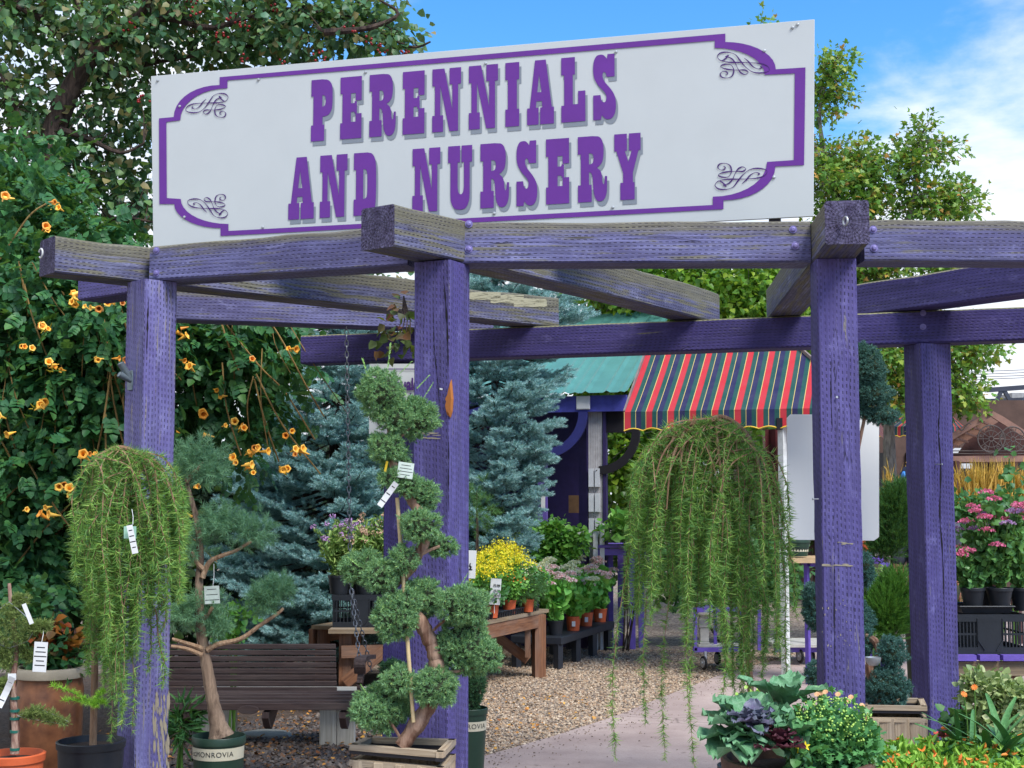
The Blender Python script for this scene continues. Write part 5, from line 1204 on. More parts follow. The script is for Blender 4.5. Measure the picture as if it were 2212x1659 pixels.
# ================================================================ weeping larches
M_larch = leafm('larch_needles', [(84, 124, 58), (112, 152, 68), (70, 112, 62), (146, 172, 84), (94, 136, 72), (58, 98, 54)], .5, .35, 1.4); M_lark2 = leafm('larch_fresh', [(136, 180, 56), (116, 164, 60)], .5, .35)
M_lbark = barkm('larch_bark', (112, 82, 62), (160, 132, 106))
T_ROS = T_needles(7, 1.15, 1.0, .050, .35, 0, 9)
def larch(root, arch, d, strands, seed, dens=.0078, nl=.034, rad_arch=.016, skirt=None):
    """arch: pixel path of the bowed leader; strands: (x0, y0, x1, y1, ddepth)"""
    r = random.Random(seed); mb = MB(); A = spline([at(x, y, d + dd) for x, y, dd in arch], 6); mb.tube(A, [rad_arch * (1 - .55 * i / len(A)) for i in range(len(A))], 8); mb.build('trunk', M_lbark, root, True)
    mb = MB(); P = []; D = []; S_ = []; P3 = []; D3 = []
    for (x0, y0, x1, y1, dd) in strands:
        a = at(x0, y0, d + dd * .4); b = at(x1, y1, d + dd); n_ = 6; wob = r.uniform(-.02, .02)
        q1 = a.lerp(b, .12) + Vector(((b.x - a.x) * .45, (b.y - a.y) * .5, .01)); q2 = Vector((b.x + wob + (a.x - b.x) * .1, b.y, a.z + (b.z - a.z) * .45)); q3 = Vector((b.x - wob * .8, b.y + wob, a.z + (b.z - a.z) * .75))
        S0 = spline([a, q1, q2, q3, b], 7); mb.tube(S0, [.0032 * (1.25 - i / len(S0)) for i in range(len(S0))], 4, False)
        L = sum((u - v).length for u, v in zip(S0, S0[1:])); k = int(L / dens)
        for j in range(k):
            t = (j + r.random()) / k * (len(S0) - 1.001); i = int(t); p = S0[i].lerp(S0[i + 1], t - i); dr = (S0[i + 1] - S0[i]).normalized()
            if y1 > 1500 and x1 < 1540 and t > 15 and r.random() < .3: continue
            if t < 10 and r.random() < .68 - t * .035: continue
            P.append(tuple(p)); D.append((dr.x * .6 + r.uniform(-.45, .45), dr.y * .6 + r.uniform(-.45, .45), dr.z * .5 + r.uniform(-.2, .35))); S_.append(nl * r.uniform(.75, 1.25) * (1 if t < len(S0) * .9 else .7))
    mb.build('branch', M_lbark, root, merge=False); V, F = inst(T_ROS, P, D, S_); mesh_np('needles', V, F, M_larch, root); return len(P)
def larch_strands(arch, n, xr, lowfn, seed, dd=.16, topfn=None):
    r = random.Random(seed); out = []
    nb_ = 15; bun = [xr[0] + (xr[1] - xr[0]) * (q + r.uniform(.2, .8)) / nb_ for q in range(nb_)]
    for i in range(n):
        t = r.random() * (len(arch) - 1.001); k = int(t); x0 = arch[k][0] + (arch[k + 1][0] - arch[k][0]) * (t - k); y0 = arch[k][1] + (arch[k + 1][1] - arch[k][1]) * (t - k)
        x1 = r.choice(bun) + r.uniform(-9, 9); x1 = x0 * .4 + x1 * .6 if r.random() < .3 else x1
        lo = lowfn(x1); y1 = y0 + (lo - y0) * r.uniform(.3, 1.0) ** .8; out.append((x0, y0, x1, y1, r.uniform(-dd, dd)))
    return out
dL = 5.75
l1 = thing('weeping_larch', 'weeping larch in a black pot draped in front of the left post', 'potted tree', (at(197, 1500, 6.0).x, 6.0, 0))
archL = [(200, 1640, .25), (205, 1400, .25), (200, 1150, .2), (205, 1010, .1), (235, 975, 0), (268, 968, 0), (300, 985, 0), (330, 1030, 0), (352, 1090, 0)]
def lowL(x): return float(np.interp(x, [150, 200, 260, 300, 350, 400, 425], [1400, 1490, 1560, 1420, 1330, 1300, 1200]))
stL = larch_strands([(190, 1010), (215, 985), (240, 972), (268, 968), (300, 985), (330, 1030), (352, 1090)], 105, (158, 405), lowL, 3) + [(300, 1200, 285, 1580, .0), (330, 1250, 350, 1420, -.05), (310, 1300, 352, 1485, -.05), (300, 1100, 320, 1450, 0), (215, 1300, 240, 1600, -.05), (200, 1200, 208, 1430, 0), (360, 1000, 385, 1240, 0), (240, 1350, 262, 1570, -.1)]
n1 = larch(l1, archL, dL, stL, 4)
pc = at(197, 1600, 6.05); pc.z = .0; pot(l1, pc, .140, .575, M_blackp, .010, r0=.115, lip=.03)
P = []; D = []
for (x0, y0, x1, y1) in ((250, 1510, 110, 1478), (300, 1530, 130, 1510), (320, 1500, 300, 1470)):
    pass
mb = MB(); Pf = []; Df = []
for (pts) in ([(205, 1520), (160, 1498), (115, 1480)], [(205, 1525), (170, 1515), (140, 1512)], [(205, 1520), (215, 1500), (225, 1492)], [(205, 1525), (218, 1515), (226, 1520)]):
    B = spline([at(x, y, 5.7) for x, y in pts], 8); mb.tube(B, .002, 4, False)
    for q in B:
        for _ in range(3): Pf.append(tuple(q)); Df.append((rnds(-1, 1), rnds(-1, 1), rnds(-.2, 1)))
V, F = inst(T_ROS, Pf, Df, .024); mesh_np('fresh_tip', V, F, M_lark2, l1); mb.build('shoot', M_green, l1, merge=False)
tag(l1, 286, 1165, 5.5, 13, 62, 12, 4); tag(l1, 281, 1150, 5.52, 26, 26, 0, 0, mat=flat('pale_green_tag', (150, 190, 170), .5)); string(l1, at(287, 1133, 5.5), at(285, 1100, 5.55))
# right-hand larch
dR = 6.1
l2 = thing('weeping_larch', 'tall weeping larch arching over the path beside the white board', 'potted tree', (at(1625, 1500, dR + .2).x, dR + .2, 0))
archR = [(1628, 1700, .2), (1622, 1500, .2), (1600, 1250, .2), (1560, 1020, .12), (1520, 930, .05), (1545, 903, 0), (1575, 906, 0), (1610, 935, 0), (1632, 980, 0), (1645, 1050, -.02), (1652, 1150, -.04)]
def lowR(x): return float(np.interp(x, [1350, 1375, 1400, 1440, 1480, 1520, 1560, 1600, 1650, 1700, 1725], [1290, 1340, 1370, 1430, 1440, 1340, 1480, 1510, 1480, 1420, 1290]))
stR = larch_strands([(1395, 1010), (1420, 955), (1455, 925), (1500, 910), (1545, 903), (1575, 906), (1610, 935), (1632, 980), (1645, 1050)], 92, (1362, 1718), lowR, 12, .2)
stR += [(1480, 925, 1375, 1280, .1), (1500, 930, 1330, 1640, 0), (1470, 930, 1395, 1560, .05), (1520, 940, 1500, 1655, 0), (1530, 940, 1437, 1640, .03), (1440, 940, 1365, 1330, 0), (1640, 1050, 1700, 1200, 0), (1660, 1100, 1700, 1470, 0), (1420, 955, 1358, 1220, 0), (1650, 1150, 1720, 1330, 0), (1490, 920, 1490, 1560, -.1), (1510, 920, 1560, 1530, -.1), (1560, 910, 1620, 1560, .1), (1550, 905, 1600, 1545, 0)]
n2 = larch(l2, archR, dR, stR, 8)
mb = MB()
for pts in ([(1575, 915), (1520, 905), (1470, 935), (1430, 985), (1410, 1060)], [(1500, 915), (1470, 990), (1490, 1080), (1500, 1200)], [(1545, 903), (1550, 960), (1562, 1080), (1558, 1200)], [(1480, 930), (1450, 1000), (1440, 1100)]):
    B = spline([at(x, y, dR - .03 - .06 * min(1, abs(y - 905) / 90)) for x, y in pts], 6); mb.tube(B, [.0062 * (1.05 - i / len(B)) + .002 for i in range(len(B))], 7)
mb.build('limb', M_lbark, l2, True, merge=False); pc = at(1625, 1640, dR + .22); pc.z = 0; pot(l2, pc, .15, .42, M_blackp, r0=.12)
print('larch', n1, n2)
# ================================================================ potted topiary and the like
T_JUN = T_needles(13, 1.15, .62, .085, .8, 3, 4); T_JUNL = T_needles(40, .7, .12, .022, 1.0, 3, 4)
M_jun = leafm('juniper_green', [(78, 116, 76), (102, 142, 94), (126, 164, 106), (88, 126, 92), (112, 152, 112), (148, 174, 102)], .55, .2, 1.22)
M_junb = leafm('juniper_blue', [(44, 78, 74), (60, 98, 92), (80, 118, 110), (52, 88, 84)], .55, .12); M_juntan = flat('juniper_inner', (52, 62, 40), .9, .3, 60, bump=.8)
M_jbark = barkm('juniper_bark', (92, 62, 48), (168, 140, 120), .9)
def pompoms(root, balls, mat, seed, S=.017, name='foliage', tmpl=None, dens=1.0, shoots=()):
    """each clipped ball of foliage is its own part"""
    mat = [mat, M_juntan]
    r = np.random.RandomState(seed)
    for (x, y, d, rx, ry) in balls:
        c, (a, b, h) = pxblob(x, y, d, rx, ry, None); b = (a + h) / 2; n = int(dens * 15 * (a * h + a * b + h * b) / (S * S)); dd = unit(r.normal(size=(n, 3)))
        lump = 1 + .09 * np.sin(dd[:, :1] * 6 + x) + .08 * np.sin(dd[:, 2:3] * 7 + y) + .06 * np.sin(dd[:, 1:2] * 9 + x + y)
        rad = (1 - .22 * r.rand(n) ** 1.6)[:, None] * lump
        P = np.array(c) + dd * rad * np.array([a, b, h]) * .95; D = dd + r.normal(size=dd.shape) * .5 + np.array([0, 0, .25])
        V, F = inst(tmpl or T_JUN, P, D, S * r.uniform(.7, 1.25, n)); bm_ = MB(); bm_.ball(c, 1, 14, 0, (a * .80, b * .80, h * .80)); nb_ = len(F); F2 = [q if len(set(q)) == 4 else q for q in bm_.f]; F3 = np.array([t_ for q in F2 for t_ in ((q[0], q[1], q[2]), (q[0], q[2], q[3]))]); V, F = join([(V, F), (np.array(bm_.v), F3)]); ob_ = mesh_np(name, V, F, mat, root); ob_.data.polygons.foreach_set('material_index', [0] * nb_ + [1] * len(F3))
def sprays(root, lst, d, mat):
    Ps, Ds, Ss = [], [], []
    for x, y, x1, y1 in lst:
        a = at(x, y, d); b = at(x1, y1, d); dr = b - a; Ps.append(tuple(a)); Ds.append(tuple(dr)); Ss.append(dr.length)
    V, F = inst(T_JUNL, Ps, Ds, Ss); mesh_np('shoot', V, F, mat, root)
M_grey = rawwood('greyed_wood', (182, 164, 138), (132, 112, 90), .4, 1.3); M_strap = flat('black_strap', (34, 32, 38), .6)
def boxplanter(root, FL, FR, BR_, BL_, H, rimh=.055, npl=4):
    C = [Vector(q) for q in (FL, FR, BR_, BL_)]; zt = sum(q.z for q in C) / 4
    for q in C: q.z = zt
    cc = sum(C, Vector()) / 4
    ins = lambda q, k: cc + (q - cc) * k
    for i in range(4):
        a, b = C[i], C[(i + 1) % 4]; inw = (cc - (a + b) / 2).normalized(); mb = MB()
        for z0, z1, o in ((0, .024, 0), (-.055, -.03, 0.001)):
            aa, bb = a + inw * (.012 + o), b + inw * (.012 + o); mb.bar(aa + UP * (z0 - .012 - o), bb + UP * (z0 - .012 - o), .028, .022)
        mb.build('rim_board', M_grey, root); mb = MB(); mb.bar(a + inw * .016 + UP * -.030, b + inw * .016 + UP * -.030, .026, .013); mb.build('strap', M_strap, root)
        ia, ib = ins(a, .93), ins(b, .93); n_ = npl if i % 2 == 0 else 3
        for k in range(n_):
            p, q = ia.lerp(ib, k / n_), ia.lerp(ib, (k + .97) / n_); mb = MB(); mid = (p + q) / 2; L = (q - p).length
            mb.bar(Vector((mid.x, mid.y, zt - .06)), Vector((mid.x, mid.y, zt - H)), L, .016, up=inw); mb.build('plank', M_grey, root, bevel=.002)
    mb = MB(); mb.face([ins(q, .9) + UP * -.035 for q in C]); mb.build('soil', M_soil, root)
j1 = thing('juniper_topiary', 'twisted juniper topiary of clipped balls in a wooden box before the middle post', 'potted tree', (at(870, 1600, 5.3).x, 5.3, 0))
boxplanter(j1, at(757, 1606, 5.3), at(957, 1622, 5.14), at(984, 1596, 5.42), at(794, 1592, 5.48), .62)
d_ = 5.25
for pts, r0, r1 in (([(868, 1612, 0), (898, 1568, 0), (934, 1512, 0), (950, 1470, 0), (942, 1430, 0), (934, 1398, 0), (917, 1360, 0), (894, 1326, 0), (868, 1312, .02), (847, 1292, .04), (848, 1262, .04), (880, 1236, 0), (898, 1206, 0), (917, 1166, 0), (912, 1120, 0), (890, 1085, 0), (872, 1050, 0), (850, 1005, 0), (846, 980, 0), (842, 930, 0), (830, 870, 0)], .034, .007),):
    mb = MB(); A = spline([at(x, y, d_ + e) for x, y, e in pts], 6); k = len(A); rr = random.Random(4)
    mb.tube(A, [(r0 * (1 - i / k) ** .55 + r1) * (1 + .14 * rr.uniform(-1, 1)) * .78 for i in range(k)], 11); mb.build('trunk', M_jbark, j1, True)
mb = MB()
for pts in ([(937, 1400), (970, 1400), (1000, 1400)], [(925, 1372), (960, 1340), (1000, 1310)], [(950, 1450), (990, 1450), (1060, 1430)], [(898, 1206), (925, 1190), (950, 1180)], [(847, 1270), (820, 1250), (790, 1235)], [(868, 1600), (850, 1570), (825, 1540)], [(845, 960), (880, 930), (894, 905)], [(890, 1330), (905, 1310), (917, 1295)], [(862, 1312), (855, 1325), (850, 1340)]):
    mb.tube(spline([at(x, y, d_) for x, y in pts], 4), .006, 6)
mb.build('limb', M_jbark, j1, merge=False)
BJ = [(824, 1529, 57, 45), (862, 1470, 30, 26), (941, 1483, 45, 37), (1004, 1396, 60, 58), (1052, 1420, 26, 28), (1000, 1306, 52, 40), (917, 1291, 36, 37), (852, 1334, 46, 44), (880, 1300, 26, 26), (785, 1226, 46, 30), (820, 1243, 34, 30), (870, 1209, 27, 26), (952, 1180, 30, 19), (907, 1136, 38, 33),
      (820, 850, 46, 46), (894, 902, 46, 42), (855, 900, 36, 30), (834, 966, 36, 27), (852, 990, 27, 25), (856, 1035, 30, 21), (882, 1048, 22, 22), (914, 1070, 32, 29), (800, 1538, 34, 28)]
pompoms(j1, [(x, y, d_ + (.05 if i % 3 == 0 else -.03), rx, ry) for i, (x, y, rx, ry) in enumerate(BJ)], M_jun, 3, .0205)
sprays(j1, [(838, 800, 843, 745), (800, 830, 784, 778), (860, 810, 888, 782), (900, 840, 926, 812), (915, 860, 935, 828), (880, 860, 865, 820), (812, 880, 780, 850), (778, 1225, 752, 1205), (800, 1510, 780, 1480), (845, 1480, 846, 1440), (820, 960, 795, 945), (990, 1272, 1010, 1240)], d_ - .02, leafm('juniper_tip', [(134, 176, 92), (150, 188, 110), (112, 156, 92)], .5, .2))
M_bamb = flat('bamboo_stake', (190, 168, 126), .55, .1, 30)
mb = MB(); A = [at(858 + (893 - 858) * t, 1075 + 485 * t, d_ - .06 + (.04 if t < .5 else .02)) for t in (0, .2, .4, .6, .8, 1)]; mb.tube(A, .0075, 10)
for q in A[1:-1]: mb.tube([q - UP * .004, q + UP * .004], .009, 10)
mb.build('stake', M_bamb, j1, True)
t_ = tag(j1, 876, 1016, d_ - .08, 34, 34, -8, 4, mat=flat('pale_card', (196, 210, 200), .5)); tag(j1, 838, 1068, d_ - .1, 13, 62, -36, 3, .006); tag(j1, 834, 1008, d_ - .06, 5, 24, -12, 0, mat=flat('yellow_tag', (214, 180, 40), .5))
# pine with the MONROVIA pot
pn = thing('potted_pine', 'open-branched dwarf pine in a dark green pot beside the swing', 'potted tree', (at(473, 1600, 6.6).x, 6.6, 0)); pc = Vector((at(473, 1600, 6.6).x, 6.6, 0)); HP = .505
pot(pn, pc, .122, HP, M_greenp, .006, r0=.098, lip=.035); rad = lambda z: .098 + (.122 - .098) * .9 * z / (HP - .035)
label_band(pn, pc, 0, HP - .100, HP - .045, -PI * .98, -PI * .02, M_cream, 'MONROVIA', .033, rad=rad)
mb = MB(); zc = HP - .073
for k in range(5):
    a_ = -PI / 2 - .100 / rad(zc) + .0; q = Vector((pc.x + (rad(zc) + .003) * math.cos(a_), pc.y + (rad(zc) + .003) * math.sin(a_), zc)); th = k * 2 * PI / 5
    mb.ball((q.x + .008 * math.cos(th), q.y, q.z + .008 * math.sin(th)), .004, 6, 0, (1, .2, 1))
mb.build('emblem', M_ink, pn, merge=False)
d_ = 6.6; mb = MB(); rr = random.Random(6)
A = spline([at(x, y, d_) for x, y in [(478, 1592), (465, 1540), (452, 1470), (440, 1400), (432, 1340), (430, 1260), (433, 1200), (424, 1120), (408, 1060), (402, 1030)]], 6); k = len(A); mb.tube(A, [(.026 * (1 - i / k) ** 1.1 + .008 + (.024 * max(0, 1 - i / 7)) ) * (1 + .1 * rr.uniform(-1, 1)) for i in range(k)], 12); mb.build('trunk', barkm('pine_bark', (78, 62, 52), (166, 142, 120), .7), pn, True)
M_pbr = barkm('pine_branch', (150, 118, 92), (182, 154, 126), 1.5)
for pts in ([(437, 1248), (452, 1215), (480, 1200), (508, 1190), (545, 1168)], [(440, 1230), (425, 1215), (415, 1190)], [(447, 1405), (470, 1392), (520, 1380), (560, 1352), (600, 1325), (612, 1314)], [(440, 1402), (410, 1392), (372, 1380)], [(438, 1415), (405, 1402), (370, 1396)], [(433, 1345), (450, 1325), (460, 1310)], [(402, 1040), (420, 1020), (440, 1000)]):
    mb = MB(); A = spline([at(x, y, d_ - .02) for x, y in pts], 5); mb.tube(A, [.014 * (1 - .55 * i / len(A)) for i in range(len(A))], 8); mb.build('branch', M_pbr, pn, True)
M_pine = leafm('pine_needles', [(70, 108, 84), (92, 132, 100), (116, 152, 112), (80, 118, 96)], .5, .25, 1.6); T_PINE = T_needles(26, 1.2, .75, .032, .9, 10, 6)
def pads(root, lst, n, S, mat, seed, tm=None, shell=.9, name='foliage'):
    r = np.random.RandomState(seed); out = []
    for b in lst:
        P, O = blobpts([b], n, shell, seed + int(b[0][0] * 100) % 97); D = O + r.normal(size=O.shape) * .45 + np.array([0, 0, .35]); out.append(inst(tm if tm else T_PINE, P, D, S * r.uniform(.75, 1.2, len(P))))
        V, F = out[-1]; mesh_np(name, V, F, mat, root)
pads(pn, [pxblob(*a) for a in [(440, 985, d_, 50, 42), (395, 1000, d_, 34, 40), (455, 1020, d_, 32, 26), (500, 1150, d_, 60, 34), (560, 1145, d_, 44, 34), (425, 1165, d_, 50, 42), (470, 1120, d_, 40, 26), (585, 1285, d_, 34, 32), (605, 1270, d_, 24, 20), (565, 1300, d_, 26, 18), (445, 1310, d_, 46, 32), (400, 1325, d_, 34, 28), (460, 1350, d_, 30, 22)]], 75, .041, M_pine, 9)
tag(pn, 458, 1285, d_ - .1, 32, 38, 3, 3, mat=flat('pale_card', (196, 210, 200))); string(pn, at(460, 1266, d_ - .1), at(462, 1218, d_ - .05))
# flat framed topiary at the left edge
fr = thing('framed_topiary', 'small mossy green topiary with wired flat pads in a terracotta bowl at the left edge', 'potted tree', (at(36, 1620, 5.6).x, 5.6, 0)); d_ = 5.6
pc = Vector((at(30, 1620, d_).x, d_, .0)); pot(fr, pc, m(62, d_), at(30, 1626, d_).z, M_terra, .012, r0=m(50, d_), lip=.03)
mb = MB(); A = spline([at(x, y, d_) for x, y in [(32, 1628), (34, 1580), (30, 1520), (28, 1470), (35, 1400), (25, 1320), (20, 1260)]], 5); mb.tube(A, [.016 * (1.1 - .7 * i / len(A)) for i in range(len(A))], 9); mb.build('trunk', barkm('reddish_bark', (110, 66, 56), (172, 148, 132), 1.6), fr, True)
M_tie = flat('green_tie', (24, 96, 84), .5)
for y in (1508, 1535, 1552, 1580, 1618):
    q = at(32, y, d_); mb = MB(); mb.tube([q - UP * .005, q + UP * .005], .019, 12); mb.build('tie', M_tie, fr, True)
M_moss = leafm('moss_green', [(78, 96, 50), (104, 124, 62), (88, 100, 58), (124, 138, 74)], .7, .15); T_MOSS = T_needles(10, .9, .5, .05, .8, 3, 8)
def pad2(root, poly, d, mat, seed, n=520, S=.021):
    r = np.random.RandomState(seed); X = [p[0] for p in poly]; Y = [p[1] for p in poly]; x = r.uniform(min(X), max(X), n * 3); y = r.uniform(min(Y), max(Y), n * 3); k = inpoly(x, y, poly); x = x[k][:n]; y = y[k][:n]
    P = np.array([tuple(at(a, b, d + r.uniform(-.02, .02))) for a, b in zip(x, y)]); V, F = inst(T_MOSS, P, unit(r.normal(size=P.shape)) + np.array([0, -.4, .4]), S * r.uniform(.7, 1.3, len(P))); mesh_np('foliage', V, F, mat, root)
    mb = MB(); mb.tube([at(a, b, d) for a, b in poly + poly[:1]], .0016, 4, False); mb.build('wire', M_galv, root)
for i, pl_ in enumerate([[(-8, 1320), (20, 1300), (55, 1330), (80, 1352), (60, 1385), (20, 1400), (-8, 1390)], [(0, 1395), (30, 1405), (20, 1450), (8, 1440), (-4, 1420)], [(40, 1400), (75, 1410), (96, 1435), (60, 1428)], [(60, 1350), (110, 1345), (105, 1360), (70, 1365)], [(38, 1546), (80, 1530), (120, 1545), (150, 1560), (145, 1566), (60, 1552)], [(30, 1290), (60, 1290), (50, 1320), (28, 1330)], [(-8, 1470), (20, 1472), (10, 1500), (-8, 1505)]]):
    pad2(fr, pl_, d_ - .03 + .02 * (i % 3), M_moss, 20 + i)
tag(fr, 60, 1326, d_ - .1, 9, 46, 22, 0); tag(fr, 87, 1419, d_ - .08, 28, 64, -4, 5); string(fr, at(90, 1388, d_ - .08), at(94, 1352, d_ - .04)); tag(fr, 12, 1495, d_ - .08, 14, 70, -25, 2, .012); tag(fr, 26, 1462, d_ - .07, 17, 14, 0, 0)
# ceramic urn behind
d_ = 7.3; ur = thing('ceramic_urn', 'large brown glazed urn with a pale rim and coleus at the left', 'planter', (at(105, 1600, d_).x, d_, 0)); R_ = m(71, d_); zt = at(105, 1440, d_).z
t = NT('brown_glaze'); oc = t.n('ShaderNodeTexCoord').outputs['Object']; n_ = t.noise(oc, 9, 6, .6); cc = t.mix(t.rng(n_, .35, .65), lin((92, 56, 38)), lin((142, 92, 60))); M_glz = t.pbr(cc, .3, t.noise(oc, 40, 3), .15, .003, 0, .6)
mb = MB(); mb.lathe([(R_ * .62, .02), (R_ * .7, .04), (R_ * .74, .08), (R_ * .66, .12), (R_ * .82, .2), (R_ * .96, .4), (R_ * .98, zt - .12), (R_ * .93, zt - .07), (R_ * .95, zt - .05)], (at(105, 1600, d_).x, d_, 0), 36); mb.build('body', M_glz, ur, True)
mb = MB(); mb.lathe([(R_ * .95, zt - .055), (R_ * 1.04, zt - .05), (R_ * 1.07, zt - .02), (R_ * 1.05, zt), (R_ * .9, zt), (R_ * .88, zt - .05)], (at(105, 1600, d_).x, d_, 0), 36); mb.build('rim', flat('pale_glaze', (168, 158, 138), .35, .08), ur, True); mb = MB(); mb.lathe([(R_ * .88, zt - .04), (0, zt - .03)], (at(105, 1600, d_).x, d_, 0), 20); mb.build('soil', M_soil, ur)
def leaves(root, blobs, nc, per, rad, L, mat, seed, tmpl=T_OVAL, name='foliage', droop=.3, shell=.8, w=None, updir=0.0):
    P, D, N, C = clusters(blobs, nc, per, rad, seed, shell, droop=droop); D = D + np.array([0, 0, updir]); n = len(P); S_ = NR.uniform(L * .6, L * 1.15, n); V, F = inst(tmpl, P, D, S_, N, None if w is None else S_ * w)
    return mesh_np(name, V, F, mat, root)
leaves(ur, [pxblob(120, 1370, d_, 30, 34), pxblob(140, 1395, d_, 26, 20)], 26, 7, .03, .06, leafm('coleus_leaf', [(150, 74, 34), (120, 52, 34), (168, 104, 44), (70, 60, 32), (86, 44, 34)], .45, .2), 3, name='coleus')
leaves(ur, [pxblob(90, 1400, d_, 60, 34), pxblob(60, 1330, d_, 50, 50), pxblob(140, 1430, d_, 36, 26)], 70, 9, .05, .05, leafm('vine_leaf', []) if 'vine_leaf' in MATS else M_hedge, 4, name='foliage')
# ================================================================ bench swing and white bench
sw = thing('bench_swing', 'dark brown slatted bench swing hanging on chains from the pergola', 'bench swing', at(537, 1520, 7.95)); M_bench = rawwood('bench_brown', (84, 68, 64), (56, 44, 44), .12, 1.1)
d0 = 7.75; X0, X1 = at(284, 1520, d0).x, at(788, 1520, d0).x; zs = at(537, 1500, d0 + .1).z
def slat(y, dd, h_px=11.0, x0=X0, x1=X1, th=.02, bowl=0.0, nm='slat'):
    z = at(537, y, dd).z; mb = MB(); K = 8; h = m(h_px, dd) / 2
    for s_ in (1,):
        pts = [Vector((x0 + (x1 - x0) * i / K, dd, z + bowl * (math.sin(PI * i / K) - .5))) for i in range(K + 1)]
        for a_, b_ in zip(pts[:-1], pts[1:]): pass
        mb.bar(pts[0], pts[-1], th, h * 2); 
    return mb.build(nm, M_bench, sw, bevel=.004)
for i in range(9): slat(1396.5 + i * 13.3, 8.16 - .028 * i * (1 - .02 * i) , 10.8, X0 + (.03 - .003 * i), at(722 + i * 1.6, 1450, 8.1).x)
for i in range(5): 
    dd = 7.90 - i * .066; z = zs - .008 * i * i * .3; mb = MB(); mb.bar((X0, dd, z), (X1 - .01, dd, z), .056, .022); mb.build('slat', M_bench, sw, bevel=.004)
mb = MB(); zf = at(537, 1526, d0 - .16).z; mb.bar((X0, d0 - .16, zf), (X1, d0 - .16, zf), .022, m(15, d0)); mb.build('front_rail', M_bench, sw, bevel=.004)
q = at(537, 1533, d0 - .175); mb = MB(); mb.prism([(m(22, d0) * math.cos(k * PI / 10), m(9, d0) * math.sin(k * PI / 10)) for k in range(20)], 0, .012, (1, 0, 0), UP, q); mb.build('badge', M_bench, sw, bevel=.003)
for x in (420, 585, 748):
    p = at(x, 1540, d0); mb = MB(); mb.prism([(-.02, -.0), (.30, 0), (.30, -.03), (.10, -.105), (.04, -.085), (-.02, -.03)], -.018, .018, (0, 1, 0), UP, Vector((p.x, d0 - .16, zf - .03))); mb.build('seat_bearer', M_bench, sw)
for x in (X0 + .02, X1 - .0):
    mb = MB(); zt = at(770, 1422, 7.7).z; A = spline([(x, 7.55, zs + .02), (x, 7.50, zs + .10), (x, 7.58, zs + .18), (x, 7.55, zt - .02)], 6)
    for a_, b_ in zip(A, A[1:]): mb.bar(a_, b_ + (b_ - a_) * .2, .03, .055, up=(0, 1, 0))
    mb.build('arm_post', M_bench, sw, merge=False); mb = MB(); A = spline([(x, 7.50, zt - .05), (x, 7.47, zt - .01), (x, 7.52, zt + .012), (x, 7.75, zt + .0), (x, 8.05, zt - .03)], 6)
    for a_, b_ in zip(A, A[1:]): mb.bar(a_, b_ + (b_ - a_) * .25, .06, .024)
    mb.build('armrest', M_bench, sw, merge=False)
M_chain = flat('chain_steel', (112, 116, 122), .4, .15, 40, .7)
def chain(a, b, root, link_=.040, wr=.0032, wd=.0095):
    a = Vector(a); b = Vector(b); L = (b - a).length; n = int(L / (link_ * .8)); d = (b - a).normalized(); s1 = d.orthogonal().normalized(); s2 = d.cross(s1); mb = MB()
    for i in range(n):
        c = a.lerp(b, (i + .5) / n); s_ = (s1 * .8 + s2 * .6) if i % 2 else (s2 * .8 - s1 * .6); P = []
        for k in range(13): t = 2 * PI * k / 12; P.append(c + d * (math.copysign(abs(math.cos(t)) ** .8, math.cos(t)) * link_ * .5) + s_ * math.sin(t) * wd)
        mb.tube(P, wr, 5, False)
    return mb.build('chain', M_chain, root, True, merge=False)
for xa, x2, xb, xc in ((748, 757, 789, 740), (330, 320, 300, 335)):
    t0 = at(xa, 700, 7.98); t1 = at(x2, 1262, 7.9); e1 = Vector(((X1 if xa > 500 else X0 + .02) + .0, 7.6, at(700, 1470, 7.6).z)); chain(t0, t1, sw); chain(t1, e1, sw); chain(t1, Vector((e1.x, 8.1, at(700, 1450, 8.1).z)), sw)
M_wwood = rawwood('white_washed_wood', (196, 192, 180), (160, 154, 140), .2)
wbn = thing('white_bench', 'low whitewashed timber bench behind the swing', 'bench', (at(600, 1600, 9.3).x, 9.3, 0)); d_ = 9.25
for x in (472, 729):
    a_ = at(x, 1608, d_); 
    for k in (-1, 1): mb = MB(); mb.bar((a_.x + k * m(18.5, d_), d_, 0), (a_.x + k * m(18.5, d_), d_, .27), m(36, d_), .1, up=(0, 1, 0)); mb.build('leg', M_wwood, wbn, bevel=.004)
for k in range(3): mb = MB(); mb.bar((at(420, 1500, d_).x, d_ - .1 + k * .13, .32), (at(800, 1500, d_).x, d_ - .1 + k * .13, .32), .12, .06); mb.build('seat_plank', M_wwood, wbn, bevel=.004)
# ================================================================ plant tables
M_ced = rawwood('cedar', (132, 92, 66), (92, 60, 44), .3); M_cedg = rawwood('old_cedar', (142, 122, 94), (98, 80, 62), .4)
M_gold = leafm('goldenrod_flower', [(232, 206, 30), (214, 184, 28), (244, 222, 60), (196, 164, 34)], .6, .3); M_fol = leafm('fresh_foliage', [(58, 110, 42), (82, 134, 52), (104, 150, 62), (70, 120, 56)], .45, .3); M_fold = leafm('mid_foliage', [(42, 84, 46), (58, 104, 56), (74, 118, 62), (50, 92, 60)], .5, .25)
M_sed = leafm('sedum_leaf', [(84, 146, 62), (112, 170, 74), (98, 158, 76), (140, 186, 88)], .45, .35, 1.6); M_pink = leafm('sedum_pink', [(224, 158, 162), (234, 190, 184), (212, 136, 150), (228, 204, 192)], .7, .3, 1.5); M_cream2 = leafm('sedum_cream', [(212, 212, 172), (198, 204, 156), (228, 212, 196)], .7, .3, 1.5)
